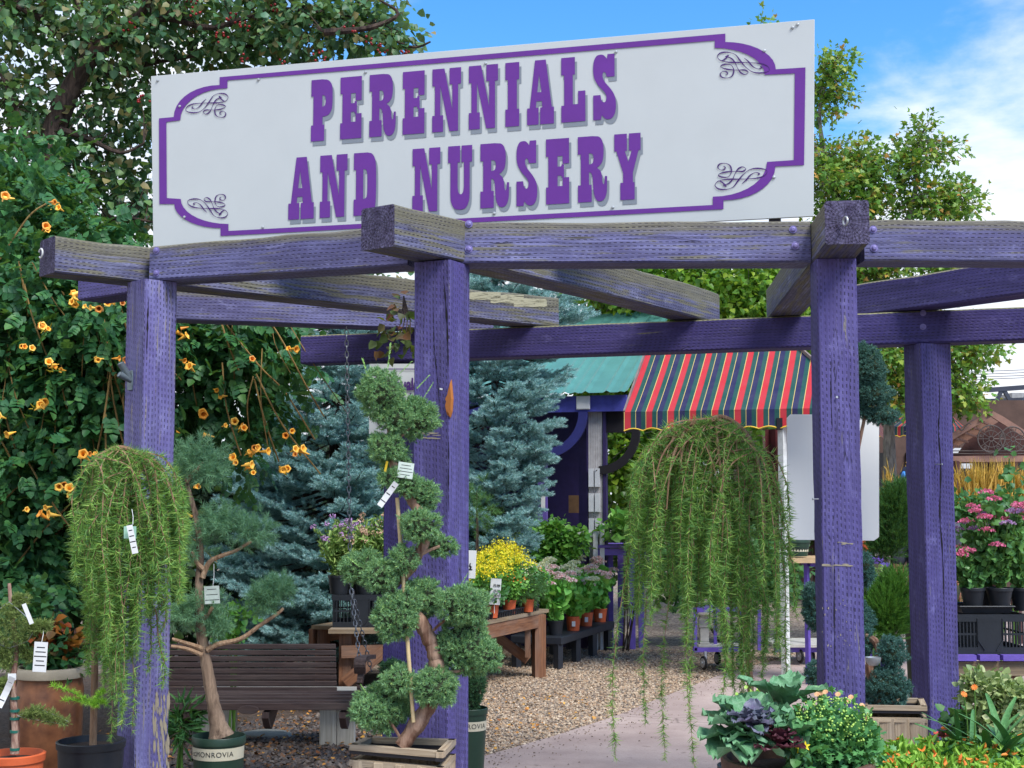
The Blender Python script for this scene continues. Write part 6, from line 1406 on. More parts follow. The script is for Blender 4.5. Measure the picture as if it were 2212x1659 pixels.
M_mag = leafm('sedum_magenta', [(196, 84, 128), (214, 112, 150), (180, 74, 118), (208, 136, 160)], .7, .25); M_lil = leafm('aster_lilac', [(142, 100, 158), (166, 124, 176), (178, 150, 180)], .7, .25); M_tanf = leafm('faded_flower', [(176, 142, 120), (198, 166, 144), (162, 124, 108)], .8, .2)
M_oran = leafm('orange_flower', [(232, 110, 34), (240, 134, 60), (214, 88, 34)], .6, .25); M_yel = leafm('yellow_flower', [(240, 206, 40), (232, 186, 34)], .6, .25)
T_DOT = T_leaf(.1, .1, .6); T_LANCE = T_leaf(.15, .3, .16); T_BLADE = T_leaf(.1, .35, .045)
def umbel(root, lst, mat, S=.012, n=60, name='flower_head', flatk=.35):
    """flat-topped flower heads: (x, y, d, radius px)"""
    for x, y, d, rp in lst:
        r = np.random.RandomState(int(x * 7 + y)); c = np.array(at(x, y, d)); R_ = m(rp, d); a = r.rand(n) * 2 * PI; q = np.sqrt(r.rand(n)) * R_
        P = c + np.stack([q * np.cos(a), q * np.sin(a) * .9, R_ * flatk * (1 - (q / R_) ** 2) + r.normal(size=n) * R_ * .07], 1); P3 = np.repeat(P, 3, 0); V, F = inst(T_DOT, P3, unit(r.normal(size=P3.shape)) + np.array([0, 0, .6]), S * r.uniform(.7, 1.2, len(P3))); mesh_np(name, V, F, mat, root)
def stems(root, pairs, rad=.003, mat=None):
    mb = MB()
    for a, b in pairs: a = Vector(a); b = Vector(b); mb.tube([a, a.lerp(b, .5) + Vector((rnds(-.01, .01), 0, 0)), b], [rad * 1.2, rad, rad * .8], 5, False)
    return mb.build('stems', mat or M_green, root, merge=False)
def plant(name, label, cat, x, y, d, group=None, potr=None, poth=.12, pmat=None, zb=None):
    """thing standing on a surface: x, y is the middle of its pot's base"""
    b = at(x, y, d); t = thing(name, label, cat, b, group)
    if potr: pot(t, b, potr, poth, pmat or M_blackp, .004, lip=.015, n=16)
    return t
# goldenrod table
E0 = Vector((-.2, 11.7, .0)); eu = Vector((.395, .919, 0)); ev = Vector((-.919, .395, 0)); zT = .60
tb = thing('plant_table', 'cedar trestle table full of potted perennials right of the middle post', 'table', E0 + ev * .5)
for k in range(6): mb = MB(); c0 = E0 + ev * (.06 + k * .19) + UP * (zT - .015); mb.bar(c0 - eu * 1.0, c0 + eu * 1.3, .175, .03); mb.build('top_board', M_cedg, tb)
mb = MB(); mb.bar(E0 - eu * 1.0 + UP * (zT - .09), E0 + eu * 1.16 + UP * (zT - .09), .04, .12); mb.build('apron', M_ced, tb); mb = MB(); mb.bar(E0 + ev * 1.1 - eu + UP * (zT - .09), E0 + ev * 1.1 + eu * 1.25 + UP * (zT - .09), .04, .12); mb.build('apron', M_ced, tb)
for u_, v_ in ((1.12, .0), (1.12, 1.05), (-.9, .05), (-.9, 1.05)): c0 = E0 + eu * u_ + ev * v_; mb = MB(); mb.bar(c0, c0 + UP * (zT - .035), .105, .105, up=(1, .3, 0)); mb.build('leg', M_ced, tb, bevel=.004)
for a_, b_ in ((Vector((1.0, .02, .04)), Vector((.55, .4, -.1))),): pass
mb = MB(); mb.bar(E0 + eu * 1.06 + ev * .08 + UP * .16, E0 + eu * .80 + ev * .55 + UP * (zT - .05), .04, .09); mb.build('brace', M_ced, tb); mb = MB(); mb.bar(E0 + eu * .98 + ev * .05 + UP * .2, E0 + eu * .93 + ev * .03 + UP * (zT - .05), .09, .05, up=(1, 0, 0)); mb.build('brace', M_ced, tb)
grp = 'potted perennials on the cedar table'
k = 0
for i, u_ in enumerate((-.55, -.15, .22, .58, .94)):
    tr_ = thing('pot_tray', ['black plant tray nearest the middle post', 'black plant tray under the goldenrod with the price card', 'black plant tray holding orange pots on the cedar table', 'black plant tray behind the orange pots', 'black plant tray at the far corner of the cedar table'][i], 'tray', E0 + eu * u_ + ev * .2 + UP * zT, 'trays on the cedar table'); mb = MB()
    c0 = E0 + eu * u_ + ev * .16 + UP * zT
    P4_ = lambda a, b, z: c0 + eu * a + ev * b + UP * z
    for z, e in ((0, 0), (.055, .008)): pass
    G4 = [[P4_(sa * (.165 + e), sb * (.16 + e), z) for sa, sb in ((-1, -1), (1, -1), (1, 1), (-1, 1))] for z, e in ((0, -.01), (.05, .0), (.055, .01), (.05, .012))]
    mb.grid(G4, True); mb.face([P4_(sa * .15, sb * .15, .004) for sa, sb in ((-1, -1), (1, -1), (1, 1), (-1, 1))])
    for q in range(-3, 4): mb.bar(P4_(q * .05, -.163, .0), P4_(q * .05, -.172, .05), .012, .008)
    mb.build('tray', M_blackp, tr_)
def tpt(u_, v_, z=zT + .01): return E0 + eu * u_ + ev * v_ + UP * z
def potp(name, label, u_, v_, r_=.06, h_=.12, mt=None, g=grp):
    p = tpt(u_, v_); t = thing(name, label, 'potted plant', p, g); pot(t, p, r_, h_, mt or M_blackp, .003, lip=.014, n=18); return t, p
gl = [('tall goldenrod in full yellow flower beside the middle post', -.08, .13, 1.15), ('broad goldenrod with arching yellow plumes behind the price card', .32, .16, 1.2), ('bright yellow goldenrod at the back of the cedar table', 1.08, .30, 1.3), ('dense yellow goldenrod in the middle of the cedar table', .72, .22, 1.3)]
for lab, u_, v_, s_ in gl:
    t, p = potp('goldenrod', lab, u_, v_); r = np.random.RandomState(int(u_ * 100) + 200)
    n = 34; a = r.rand(n) * 2 * PI; q = np.sqrt(r.rand(n)) * .24; tops = np.array(p) + np.stack([q * np.cos(a), q * np.sin(a), .46 * s_ - q * .7 + r.normal(size=n) * .02], 1)
    stems(t, [(p + UP * .1, tuple(tp2)) for tp2 in tops], .0022); P_ = np.repeat(tops, 9, 0); j = r.rand(len(P_), 1); b0 = np.array(p) + np.array([0, 0, .12]); Pl = b0 + (P_ - b0) * (.12 + .75 * j); V, F = inst(T_LANCE, Pl, unit(r.normal(size=Pl.shape)) + np.array([0, 0, .1]), .085 * r.uniform(.6, 1.1, len(Pl)), None, .10); mesh_np('foliage', V, F, M_fol, t)
    P2_ = np.repeat(tops, 46, 0) + r.normal(size=(n * 46, 3)) * np.array([.034, .034, .026]); V, F = inst(T_DOT, P2_, unit(r.normal(size=P2_.shape)), .014 * r.uniform(.6, 1.2, len(P2_))); mesh_np('flowers', V, F, M_gold, t)
ml = [('chrysanthemum with orange buds in an orange pot, front of the cedar table', .56, .05, M_oran, M_terra), ('budding pale green chrysanthemum at the far front corner of the cedar table', 1.0, .06, M_cream2, M_terra), ('chrysanthemum with orange-red flowers further back on the cedar table', 1.22, .10, M_oran, M_blackp), ('small chrysanthemum in an orange pot next to the price card', .12, .02, M_yel, M_terra)]
for i, (lab, u_, v_, fm, pmx) in enumerate(ml):
    t, p = potp('chrysanthemum', lab, u_, v_, .062, .12, pmx); bl_ = [(tuple(p + UP * (.25 if i != 3 else .2)), (.15, .15, .11) if i != 3 else (.09, .09, .07))]
    leaves(t, bl_, 90, 10, .03, .03, M_fold if i % 2 else M_fol, 60 + i, updir=.2); leaves(t, [(tuple(p + UP * (.29 if i != 3 else .23)), (.15, .15, .10) if i != 3 else (.08, .08, .06))], 50, 3, .012, .014, fm, 80 + i, T_DOT, 'flowers', 0)
t, p = potp('rosemary', 'small dark needle-leaved shrub leaning over the table edge', .82, -.02, .055, .11, M_terra); pads(t, [(tuple(p + UP * .19), (.15, .14, .10))], 130, .05, leafm('dark_needles', [(44, 78, 44), (60, 98, 52), (78, 112, 60)], .5, .2), 4)
t, p = potp('bare_root_stick', 'brown twig lying along the front of the tray', -.1, -.05, .03, .05, M_blackp) if False else (None, None)
# price cards
pcd = thing('price_card', 'white price card with four price lines standing in the tray', 'sign', at(1070, 1306, 11.75)); o_ = at(1070, 1278, 11.72); t_ = tag(pcd, 1070, 1278, 11.72, 23, 56, -4, 0)
for k, s_ in enumerate(('$3.98', '$8.98', '$5.98')): text('lettering', s_, o_ + Vector((-.015, -.012, .045 - k * .043)), .026, M_ink, t_, X=(1, .12, -.07), sx=.9, off=.0006)
mb = MB(); mb.bar(at(1068, 1303, 11.74), at(1068, 1325, 11.74), .008, .004); mb.build('stake', M_tag, pcd)
pcd2 = thing('plant_care_card', 'tall pale card with a black plant picture fixed beside the middle post', 'sign', at(1018, 1245, 10.9)); tag(pcd2, 1018, 1219, 10.9, 20, 60, -3, 0); mb = MB(); o_ = at(1016, 1224, 10.88)
mb.prism([(-.014, -.03), (.014, -.03), (.018, -.022), (.008, -.018), (.012, 0), (.002, .008), (.004, .03), (-.006, .024), (-.012, .002), (-.004, -.01), (-.014, -.022)], 0, .001, (1, 0, 0), UP, o_ - Vector((0, .004, 0))); mb.build('picture', M_ink, pcd2)
text('lettering', 'Plant', o_ + Vector((-.028, -.006, .062)), .02, M_ink, pcd2) if False else None
# black low bench with sedums
bb = thing('black_plant_bench', 'low black plastic display bench with square legs holding the pink sedums', 'bench', (.75, 13.9, 0)); M_blk2 = flat('black_resin', (38, 42, 50), .5, .1, 8)
b0 = atz(1214, 1385, .27); b1 = atz(1325, 1350, .27); bd = (b1 - b0).normalized(); bn = Vector((-bd.y, bd.x, 0)); W3 = .52
mb = MB(); c_ = (b0 + b1) / 2 + bn * W3 / 2; mb.bar(b0 + bn * W3 / 2 - bd * .0, b1 + bn * W3 / 2 + bd * .05, W3, .075); mb.build('top', M_blk2, bb, bevel=.01)
for k, t in enumerate((.02, .34, .66, .98)):
    for v_ in (.05, W3 - .05): c_ = b0.lerp(b1, t) + bn * v_; mb = MB(); mb.bar((c_.x, c_.y, 0), (c_.x, c_.y, .235), .065, .065); mb.build('leg', M_blk2, bb)
def spt(t, v): return b0.lerp(b1, t) + bn * v + UP * .038
sedd = [(.10, .12, M_pink), (.38, .10, M_cream2), (.66, .12, M_pink), (.95, .12, M_pink), (.2, .38, M_cream2), (.55, .38, M_cream2), (.9, .40, M_cream2)]
labs = ['pink budding sedum in a black pot, near end of the black bench', 'pale sedum in an orange pot, second from the near end of the black bench', 'pink sedum in an orange pot in the middle of the black bench', 'rose pink sedum in an orange pot at the far end of the black bench', 'creamy budding sedum at the back near corner of the black bench', 'creamy budding sedum at the back middle of the black bench', 'creamy budding sedum at the back far corner of the black bench']
for i, (t_, v_, fm) in enumerate(sedd):
    p = spt(t_, v_); t = thing('sedum', labs[i], 'potted plant', p, 'potted sedums on the black bench'); pot(t, p, .075, .14, M_blackp if i in (0, 4, 5) else M_terra, .004, lip=.015, n=18); r = np.random.RandomState(300 + i)
    if i in (1, 2, 3): mb = MB(); q = p + Vector((.0, -.074, .07)); mb.box(q, (.035, .004, .05)); mb.build('price_sticker', M_tag, t)
    n = 20; a = r.rand(n) * 2 * PI; q = np.sqrt(r.rand(n)) * .25; tops = np.array(p) + np.stack([q * np.cos(a), q * np.sin(a), .66 - q * .85 + r.normal(size=n) * .02 + (.05 if v_ > .3 else 0)], 1)
    stems(t, [(p + UP * .1, tuple(x_)) for x_ in tops], .004); k_ = 26; P_ = np.repeat(tops, k_, 0); j = r.rand(len(P_), 1); b_ = np.array(p) + np.array([0, 0, .1]); Pl = b_ + (P_ - b_) * (.15 + .78 * j); V, F = inst(T_OVAL, Pl, unit(r.normal(size=Pl.shape)) + np.array([0, 0, .35]), .078 * r.uniform(.6, 1.15, len(Pl))); mesh_np('foliage', V, F, M_sed, t)
    for tp2 in tops[:16]:
        m_ = 34; aa = r.rand(m_) * 2 * PI; qq = np.sqrt(r.rand(m_)) * .062; Pq = tp2 + np.stack([qq * np.cos(aa), qq * np.sin(aa), .012 * (1 - (qq / .042) ** 2)], 1); Pq = np.repeat(Pq, 3, 0); Pq = Pq + np.array([0, 0, .03]); V, F = inst(T_DOT, Pq, unit(r.normal(size=Pq.shape)) + np.array([0, 0, .5]), .017); mesh_np('flower_head', V, F, fm, t)
# left crate table
d_ = 10.4; lt = thing('plant_table', 'weathered cedar table under the black crates left of the middle post', 'table', (at(790, 1400, d_).x, d_ + .4, 0)); zt = at(780, 1358, d_).z
for k in range(5): mb = MB(); mb.bar((at(712, 1358, d_).x, d_ + k * .17, zt - .015), (at(925, 1358, d_).x, d_ + k * .17, zt - .015), .155, .03); mb.build('top_board', M_cedg, lt)
for x, y0 in ((745, 0), (905, 0)):
    for v_ in (.06, .66): c_ = at(x, 1400, d_); mb = MB(); mb.bar((c_.x, d_ + v_, 0), (c_.x, d_ + v_, zt - .03), .09, .09, up=(0, 1, 0)); mb.build('leg', M_ced, lt)
mb = MB(); mb.bar(at(738, 1408, d_ - .02), at(910, 1404, d_ - .02), .035, .09); mb.build('rail', M_ced, lt); mb = MB(); mb.bar(at(745, 1475, d_ - .03), at(830, 1405, d_ - .03), .035, .09); mb.build('brace', M_ced, lt)
def crate(label, c, w_, dp, h_, slots=7):
    t = thing('plastic_crate', label, 'crate', c); c = Vector(c); mb = MB(); th = .006
    for sy in (-1, 1):
        y = c.y + sy * dp / 2
        mb.box((c.x, y, c.z + .02), (w_, th, .04)); mb.box((c.x, y, c.z + h_ - .022), (w_ + .02, th * 2, .044)); mb.box((c.x, y, c.z + h_ * .5), (w_, th, .012)); mb.box((c.x, y, c.z + h_ * .5), (w_ * .34, th * 1.6, h_ * .9))
        for k in range(slots * 3 + 1):
            x = c.x - w_ / 2 + w_ * k / (slots * 3)
            if abs(x - c.x) > w_ * .17: mb.box((x, y, c.z + h_ / 2), (.007, th * .8, h_ - .05))
    for sx in (-1, 1):
        x = c.x + sx * w_ / 2; mb.box((x, c.y, c.z + .02), (th, dp - .012, .04)); mb.box((x, c.y, c.z + h_ - .022), (th * 2, dp - .02, .044)); mb.box((x, c.y, c.z + h_ / 2), (th, dp - .012, .012))
        for k in range(9): mb.box((x, c.y - dp / 2 + dp * (k + .5) / 9, c.z + h_ / 2), (th * .8, .007, h_ - .05))
    mb.build('frame', M_blackp, t, merge=False); mb = MB(); mb.box((c.x, c.y, c.z + .006), (w_ - .02, dp - .02, .012)); mb.build('floor', M_blackp, t); mb = MB()
    for sx in (-1, 1): mb.tube([(c.x + sx * w_ * .17, c.y - dp / 2 - .008, c.z + h_ * .9), (c.x + sx * w_ * .17, c.y - dp / 2 - .008, c.z + h_ * .35), (c.x + sx * w_ * .08, c.y - dp / 2 - .008, c.z + h_ * .1)], .004, 6)
    mb.build('handle_ribs', M_blackp, t); return t
crate('black slotted plastic crate under the aster pots, left of the middle post', (at(775, 1350, d_).x, d_ + .28, zt + .0), m(118, d_), .36, m(70, d_), 5)
crate('black plastic crate half hidden behind the middle post', (at(890, 1350, d_).x, d_ + .28, zt + .0), m(98, d_), .36, m(70, d_), 4)
zc_ = zt + m(70, d_); gA = 'potted asters and daisies on the crates'
for i, (x, dd, lab, cf) in enumerate([(732, .2, 'leggy aster with lilac flowers in a black pot at the left end of the crate', M_lil), (790, .2, 'aster with faded tan flower heads in a black pot above the crate', M_tanf), (830, .3, 'tall faded pink sedum behind the topiary tags', M_tanf), (765, .42, 'loose pale green aster at the back of the crate', M_lil), (905, .3, 'bushy aster hidden behind the middle post', M_lil)]):
    p = Vector((at(x, 1300, d_ + dd).x, d_ + dd, zc_)); t = thing('potted_aster', lab, 'potted plant', p, gA); pot(t, p, m(24, d_), .14, M_blackp, .004, lip=.02, n=20); r = np.random.RandomState(400 + i)
    n = 26; a = r.rand(n) * 2 * PI; q = np.sqrt(r.rand(n)) * .2; tops = np.array(p) + np.stack([q * np.cos(a), q * np.sin(a) * .8, (.60 if i > 1 else .52) - q * .6 + r.normal(size=n) * .05], 1)
    stems(t, [(p + UP * .1, tuple(x_)) for x_ in tops], .0025); P_ = np.repeat(tops, 26, 0); b_ = np.array(p) + np.array([0, 0, .12]); Pl = b_ + (P_ - b_) * (.1 + .85 * r.rand(len(P_), 1)) + r.normal(size=P_.shape) * .018; V, F = inst(T_LANCE, Pl, unit(r.normal(size=Pl.shape)) + np.array([0, 0, .3]), .06 * r.uniform(.6, 1.2, len(Pl)), None, .06)
    mesh_np('foliage', V, F, leafm('aster_foliage', [(84, 118, 60), (112, 144, 72), (138, 158, 88), (96, 128, 74)], .55, .3), t); k_ = 26; Pf = np.repeat(tops[:18], k_, 0) + unit(r.normal(size=(18 * k_, 3))) * .022 * np.array([1, 1, .7]); V, F = inst(T_DOT, Pf, unit(r.normal(size=Pf.shape)), .012); mesh_np('flower_heads', V, F, cf, t)
# greenery behind the tables
def shrub(name, label, cat, x, d, blobs, nc, per, rad, L, mat, seed, tmpl=T_OVAL, updir=0.0, w=None, droop=.3, base=0.0, nst=6):
    b = Vector((at(x, 1300, d).x, d, base)); t = thing(name, label, cat, b); leaves(t, [pxblob(*q) for q in blobs], nc, per, rad, L, mat, seed, tmpl, 'foliage', droop, .8, w, updir)
    stems(t, [(b + Vector((rnds(-.03, .03), rnds(-.03, .03), 0)), tuple(Vector(pxblob(*blobs[k % len(blobs)])[0]))) for k in range(nst)], .006, M_bark if d > 12 else M_green); return t
shrub('baptisia_bush', 'rounded blue-green bush behind the goldenrod, in front of the booth', 'shrub', 1200, 14.9, [(1170, 1160, 14.9, 60, 36, .2), (1225, 1165, 14.9, 45, 34, .2), (1180, 1210, 14.9, 80, 50, .25)], 260, 12, .05, .06, M_fol, 71)
shrub('feathery_bush', 'pale feathery bush beside the middle post behind the table', 'shrub', 1050, 13.9, [(1040, 1130, 13.9, 40, 44, .3), (1080, 1140, 13.9, 38, 36, .3), (1050, 1190, 13.9, 60, 40, .3)], 260, 14, .06, .07, leafm('pale_foliage', [(104, 136, 82), (134, 164, 100), (88, 124, 70)], .5, .3), 72, T_LANCE, .6, .6)
shrub('mugo_pine', 'small dark pine just right of the middle post', 'shrub', 1030, 12.2, [(1032, 1105, 12.2, 28, 30, .2), (1030, 1060, 12.2, 16, 26, .15)], 60, 1, .02, .075, leafm('dark_needles', []), 73, T_PINE, .4)
shrub('hosta_clump', 'bright green broad-leaved clump behind the purple table', 'shrub', 1350, 14.9, [(1355, 1140, 14.9, 45, 22, .3), (1400, 1145, 14.9, 30, 20, .3)], 60, 8, .06, .10, M_fol, 74, T_OVAL, .5)
shrub('border_shrub', 'green border shrub behind the weeping larch', 'shrub', 1560, 15.5, [(1460, 1240, 15.5, 60, 70, .4), (1560, 1230, 15.5, 80, 80, .4), (1660, 1240, 15.5, 60, 70, .4)], 260, 12, .1, .08, M_fold, 75)
for pts in ([(1270, 1058), (1300, 1085), (1335, 1100), (1380, 1125)],): pass
# ================================================================ carts and stock right of centre
M_cartw = flat('white_cart_wood', (188, 186, 178), .65, .12, 12); M_rub = flat('black_rubber', (28, 28, 30), .7); M_pmet = flat('purple_metal', (98, 78, 168), .45, .1, 20, .1)
def wheel(root, x, y, d, rp, ax=(1, .35, 0), name='wheel'):
    c = at(x, y, d); R_ = m(rp, d); a = Vector(ax).normalized(); u = UP; v = a.cross(u); P = [c + (u * math.sin(2 * PI * k / 20) + v * math.cos(2 * PI * k / 20)) * R_ * .82 for k in range(21)]; mb = MB(); mb.tube(P, R_ * .18, 8, False); o = mb.build(name, M_rub, root, True)
    mb = MB(); mb.tube([c - a * .015, c + a * .015], R_ * .66, 18); mb.tube([c - a * .025, c + a * .025], R_ * .2, 10); mb.build('hub', M_galv, o); mb = MB(); mb.bar(c + a * .02 + UP * 0, c + a * .02 + UP * (R_ * 1.6), .02, .03, up=(0, 1, 0)); mb.build('fork', M_galv, o)
ca = thing('plant_cart', 'purple framed plant cart half hidden behind the weeping larch', 'cart', atz(1540, 1448, 0)); d_ = 13.0
for x, dd in ((1502, 0), (1545, .5), (1600, .0), (1640, .5)): p = at(x, 1316, d_ + dd); q = at(x, 1405, d_ + dd); mb = MB(); mb.bar(q, p, .03, .03, up=(0, 1, 0)); mb.build('post', M_pmet, ca)
for y, mt in ((1318, M_pmet), (1404, M_pmet)):
    mb = MB(); mb.bar(at(1500, y, d_), at(1605, y - 2, d_), .03, .04); mb.bar(at(1500, y, d_), at(1545, y - 8, d_ + .5), .03, .04); mb.build('rail', mt, ca)
mb = MB(); mb.box(at(1560, 1398, d_ + .3), (.45, .6, .02)); mb.build('shelf', M_cartw, ca)
wheel(ca, 1520, 1432, d_ - .05, 15); wheel(ca, 1598, 1430, d_, 15); wheel(ca, 1550, 1422, d_ + .5, 14)
pd = thing('balustrade_pedestal', 'pale carved pedestal standing on the purple cart', 'ornament', at(1521, 1397, d_ + .2)); mb = MB(); c_ = at(1521, 1397, d_ + .15); Hh = m(76, d_)
for z0, z1, w_ in ((0, .08, .075), (.08, .14, .055), (.14, .55, .048), (.55, .8, .062), (.8, .9, .05), (.9, 1.0, .08)): mb.box(c_ + UP * Hh * (z0 + z1) / 2, (w_ * 1.7, w_ * 1.7, Hh * (z1 - z0)))
mb.build('pedestal', flat('pale_cast_stone', (172, 170, 160), .8, .1, 20), pd, bevel=.006)
cb = thing('flat_cart', 'low trolley with white deck and purple frame left of the right post', 'cart', atz(1735, 1432, 0)); d_ = 13.6; a_, b_ = at(1672, 1394, d_), at(1800, 1394, d_)
for k in range(4): mb = MB(); mb.bar(a_ + Vector((0, k * .17, 0)), b_ + Vector((0, k * .17, 0)), .15, .025); mb.build('deck_board', M_cartw, cb)
mb = MB(); mb.bar(a_ + UP * -.04, b_ + UP * -.04, .03, .05); mb.bar(a_ + Vector((0, .6, -.04)), b_ + Vector((0, .6, -.04)), .03, .05); mb.build('frame', M_pmet, cb)
for x, dd in ((1728, 0), (1700, .55), (1752, .1)): wheel(cb, x, 1417, d_ + dd, 15 - dd * 2)
mb = MB(); p = at(1744, 1394, d_ + .1); mb.bar(p, p + UP * m(180, d_), .03, .03, up=(0, 1, 0)); mb.build('upright', M_pmet, cb)
sh = thing('stock_shelf', 'purple shelf with a tan board left of the right post, under the white board', 'shelf', (at(1730, 1300, 12.4).x, 12.4, 0)); d_ = 12.2
for x, dd in ((1742, 0), (1790, 0), (1742, .5), (1880, 0), (1902, .3)): p = at(x, 1216 if x < 1850 else 1196, d_ + dd); mb = MB(); mb.bar((p.x, p.y, 0), (p.x, p.y, p.z), .035, .035); mb.build('post', M_pmet, sh)
mb = MB(); mb.box(at(1740, 1208, d_ + .15), (m(86, d_), .5, .045)); mb.build('board', flat('tan_board', (186, 158, 120), .7, .1), sh); mb = MB(); mb.box(at(1825, 1218, d_ + .15), (m(170, d_), .4, .03)); mb.build('rail', M_pmet, sh); mb = MB(); mb.bar(at(1850, 1196, d_), at(1912, 1196, d_), .04, .035); mb.build('rail', M_cartw, sh)
for i, (x, y, d2, rp, hp, mt, lab) in enumerate([(1722, 1201, 12.2, 28, 36, M_greenp, 'dark green nursery pot with a cream label band on the tan board'), (1868, 1192, 12.2, 16, 26, M_terra, 'orange pot under the right edge of the white board'), (1896, 1192, 12.3, 15, 26, M_terra, 'orange pot just right of its twin below the white board')]):
    c_ = at(x, y, d2); t = thing('nursery_pot', lab, 'pot', c_); pot(t, c_, m(rp, d2), m(hp, d2), mt, .004, lip=.03, n=24)
    if i == 0: r_1 = m(rp, d2); hh = m(hp, d2); label_band(t, c_, 0, hh * .28, hh * .62, -PI * .95, -PI * .05, M_cream, 'MONROVIA', .03, rad=lambda z: r_1 * (.78 + .2 * z / hh))
cl_ = thing('olive_bundle', 'dark olive cloth bundle tied with a purple band on the shelf', 'cloth', at(1892, 1266, 12.0)); mb = MB(); c_ = at(1892, 1268, 12.0)
mb.lathe([(0, 0), (m(13, 12), .01), (m(15, 12), .08), (m(12, 12), .17), (m(10, 12), .2), (m(9, 12), .215)], c_, 16); mb.build('cloth', flat('olive_cloth', (62, 66, 48), .9, .2, 12), cl_, True); mb = MB(); mb.lathe([(m(10, 12), .2), (m(11, 12), .225), (m(9, 12), .25), (0, .255)], c_, 14); mb.build('band', flat('purple_cloth', (96, 62, 160), .8), cl_, True)
# conifers on the right
T_FINE = T_needles(16, .55, .5, .03, .9, 4, 12); M_arb = leafm('arborvitae', [(34, 68, 34), (48, 86, 40), (62, 102, 48), (40, 76, 44)], .5, .2); M_broom = leafm('bright_conifer', [(48, 92, 36), (68, 116, 44), (88, 134, 54), (56, 102, 44)], .5, .25)
def conifer(label, x, d, lst, n, S, mat, seed, tm=None, potr=None):
    b = Vector((at(x, 1300, d).x, d, 0)); t = thing('conifer', label, 'conifer', b); mb = MB(); top = at(lst[0][0], lst[0][1], d); mb.tube([b, (b.x, b.y, top.z * .6), top], [.02, .015, .004], 7); mb.build('trunk', M_bark, t); r = np.random.RandomState(seed)
    P, O = blobpts([pxblob(*q) for q in lst], n, .6, seed); D = O * .6 + r.normal(size=O.shape) * .25 + np.array([0, 0, .8]); V, F = inst(tm or T_FINE, P, D, S * r.uniform(.7, 1.2, len(P))); mesh_np('crown', V, F, mat, t)
    if potr: pot(t, b, potr, .3, M_blackp)
    return t
conifer('dark upright conifer between the white board and the split post', 1925, 9.0, [(1928, 1100, 9.0, 28, 40, .12), (1925, 1150, 9.0, 34, 60, .14), (1900, 1190, 9.0, 20, 24, .1), (1942, 1072, 9.0, 16, 20, .08)], 1300, .07, M_arb, 1, potr=.16)
conifer('bright green fine-leaved conifer low beside the split post', 1920, 8.9, [(1912, 1310, 8.9, 44, 56, .15), (1935, 1270, 8.9, 26, 36, .1), (1925, 1355, 8.9, 36, 30, .12), (1890, 1340, 8.9, 20, 26, .1)], 1700, .06, M_broom, 2, potr=.15)
conifer('dark green conifer behind the crate table at the right edge of the split post', 2070, 9.6, [(2068, 1300, 9.6, 14, 34, .12), (2070, 1340, 9.6, 14, 30, .12)], 260, .06, M_broom, 3)
# tall blue juniper topiary in the second box
d_ = 6.85; j2 = thing('blue_juniper_topiary', 'tall blue juniper topiary of clipped balls in a weathered box by the split post', 'potted tree', (at(1925, 1520, d_).x, d_, 0))
boxplanter(j2, at(1862, 1522, 6.75), at(2002, 1526, 6.72), at(1994, 1508, 7.0), at(1866, 1506, 7.02), .58, npl=4)
mb = MB(); A = spline([at(x, y, d_ + e) for x, y, e in [(1905, 1525, 0), (1890, 1480, 0), (1878, 1440, 0), (1900, 1418, 0), (1890, 1385, .05), (1862, 1370, .1), (1840, 1330, .2), (1830, 1250, .2), (1845, 1150, .2), (1850, 1000, .2), (1868, 900, .2), (1888, 800, .2)]], 6); mb.tube(A, [.026 * (1 - .75 * i / len(A)) for i in range(len(A))], 9); mb.build('trunk', M_jbark, j2, True)
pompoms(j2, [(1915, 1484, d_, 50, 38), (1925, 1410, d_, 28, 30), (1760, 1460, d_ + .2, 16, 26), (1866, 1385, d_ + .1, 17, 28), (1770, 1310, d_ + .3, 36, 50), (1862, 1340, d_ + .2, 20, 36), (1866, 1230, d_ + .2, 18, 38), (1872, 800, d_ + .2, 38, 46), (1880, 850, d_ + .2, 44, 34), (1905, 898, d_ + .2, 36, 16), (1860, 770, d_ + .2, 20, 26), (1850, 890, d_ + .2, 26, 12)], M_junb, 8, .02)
mb = MB(); c_ = at(1886, 1425, d_ - .1); mb.lathe([(0, -.03), (.02, -.027), (.035, -.01), (.038, .012)], c_, 18); o_ = setp(mb.build('garden_bell', M_galv, None, True), 'small silver metal cup hanging on the blue juniper topiary', 'ornament')
# ================================================================ right-hand table, crate and sedums
d_ = 8.5; rt = thing('display_table', 'purple topped timber table at the right edge carrying the black crate', 'table', (at(2160, 1500, d_).x, d_ + .3, 0)); zt = at(2150, 1414, d_).z
xs = [(2058, 2108), (2112, 2158), (2162, 2240)]
for x0, x1 in xs: mb = MB(); a_ = at(x0, 1420, d_); b_ = at(x1, 1424, d_); mb.box(((a_.x + b_.x) / 2, d_ + .28, zt - .018), (b_.x - a_.x - .01, .62, .034)); mb.build('top_board', M_pur, rt)
mb = MB(); mb.bar((at(2055, 1440, d_).x, d_ + .02, zt - .085), (at(2300, 1440, d_).x, d_ + .02, zt - .085), .04, .085); mb.build('apron', M_cedg, rt)
for x in (2196, 2075): p = at(x, 1450, d_); mb = MB(); mb.bar((p.x, d_ + (.05 if x > 2100 else .5), 0), (p.x, d_ + (.05 if x > 2100 else .5), zt - .04), .075, .075, up=(0, 1, 0)); mb.build('leg', M_ced, rt)
mb = MB(); mb.bar(at(2090, 1455, d_ + .06), at(2150, 1510, d_ + .06), .035, .07); mb.build('brace', M_cedg, rt)
crate('large black slotted crate on the purple table at the right edge', (at(2140, 1420, d_).x + .01, d_ + .22, zt), m(158, d_), .38, m(84, d_), 7)
zc_ = zt + m(84, d_)
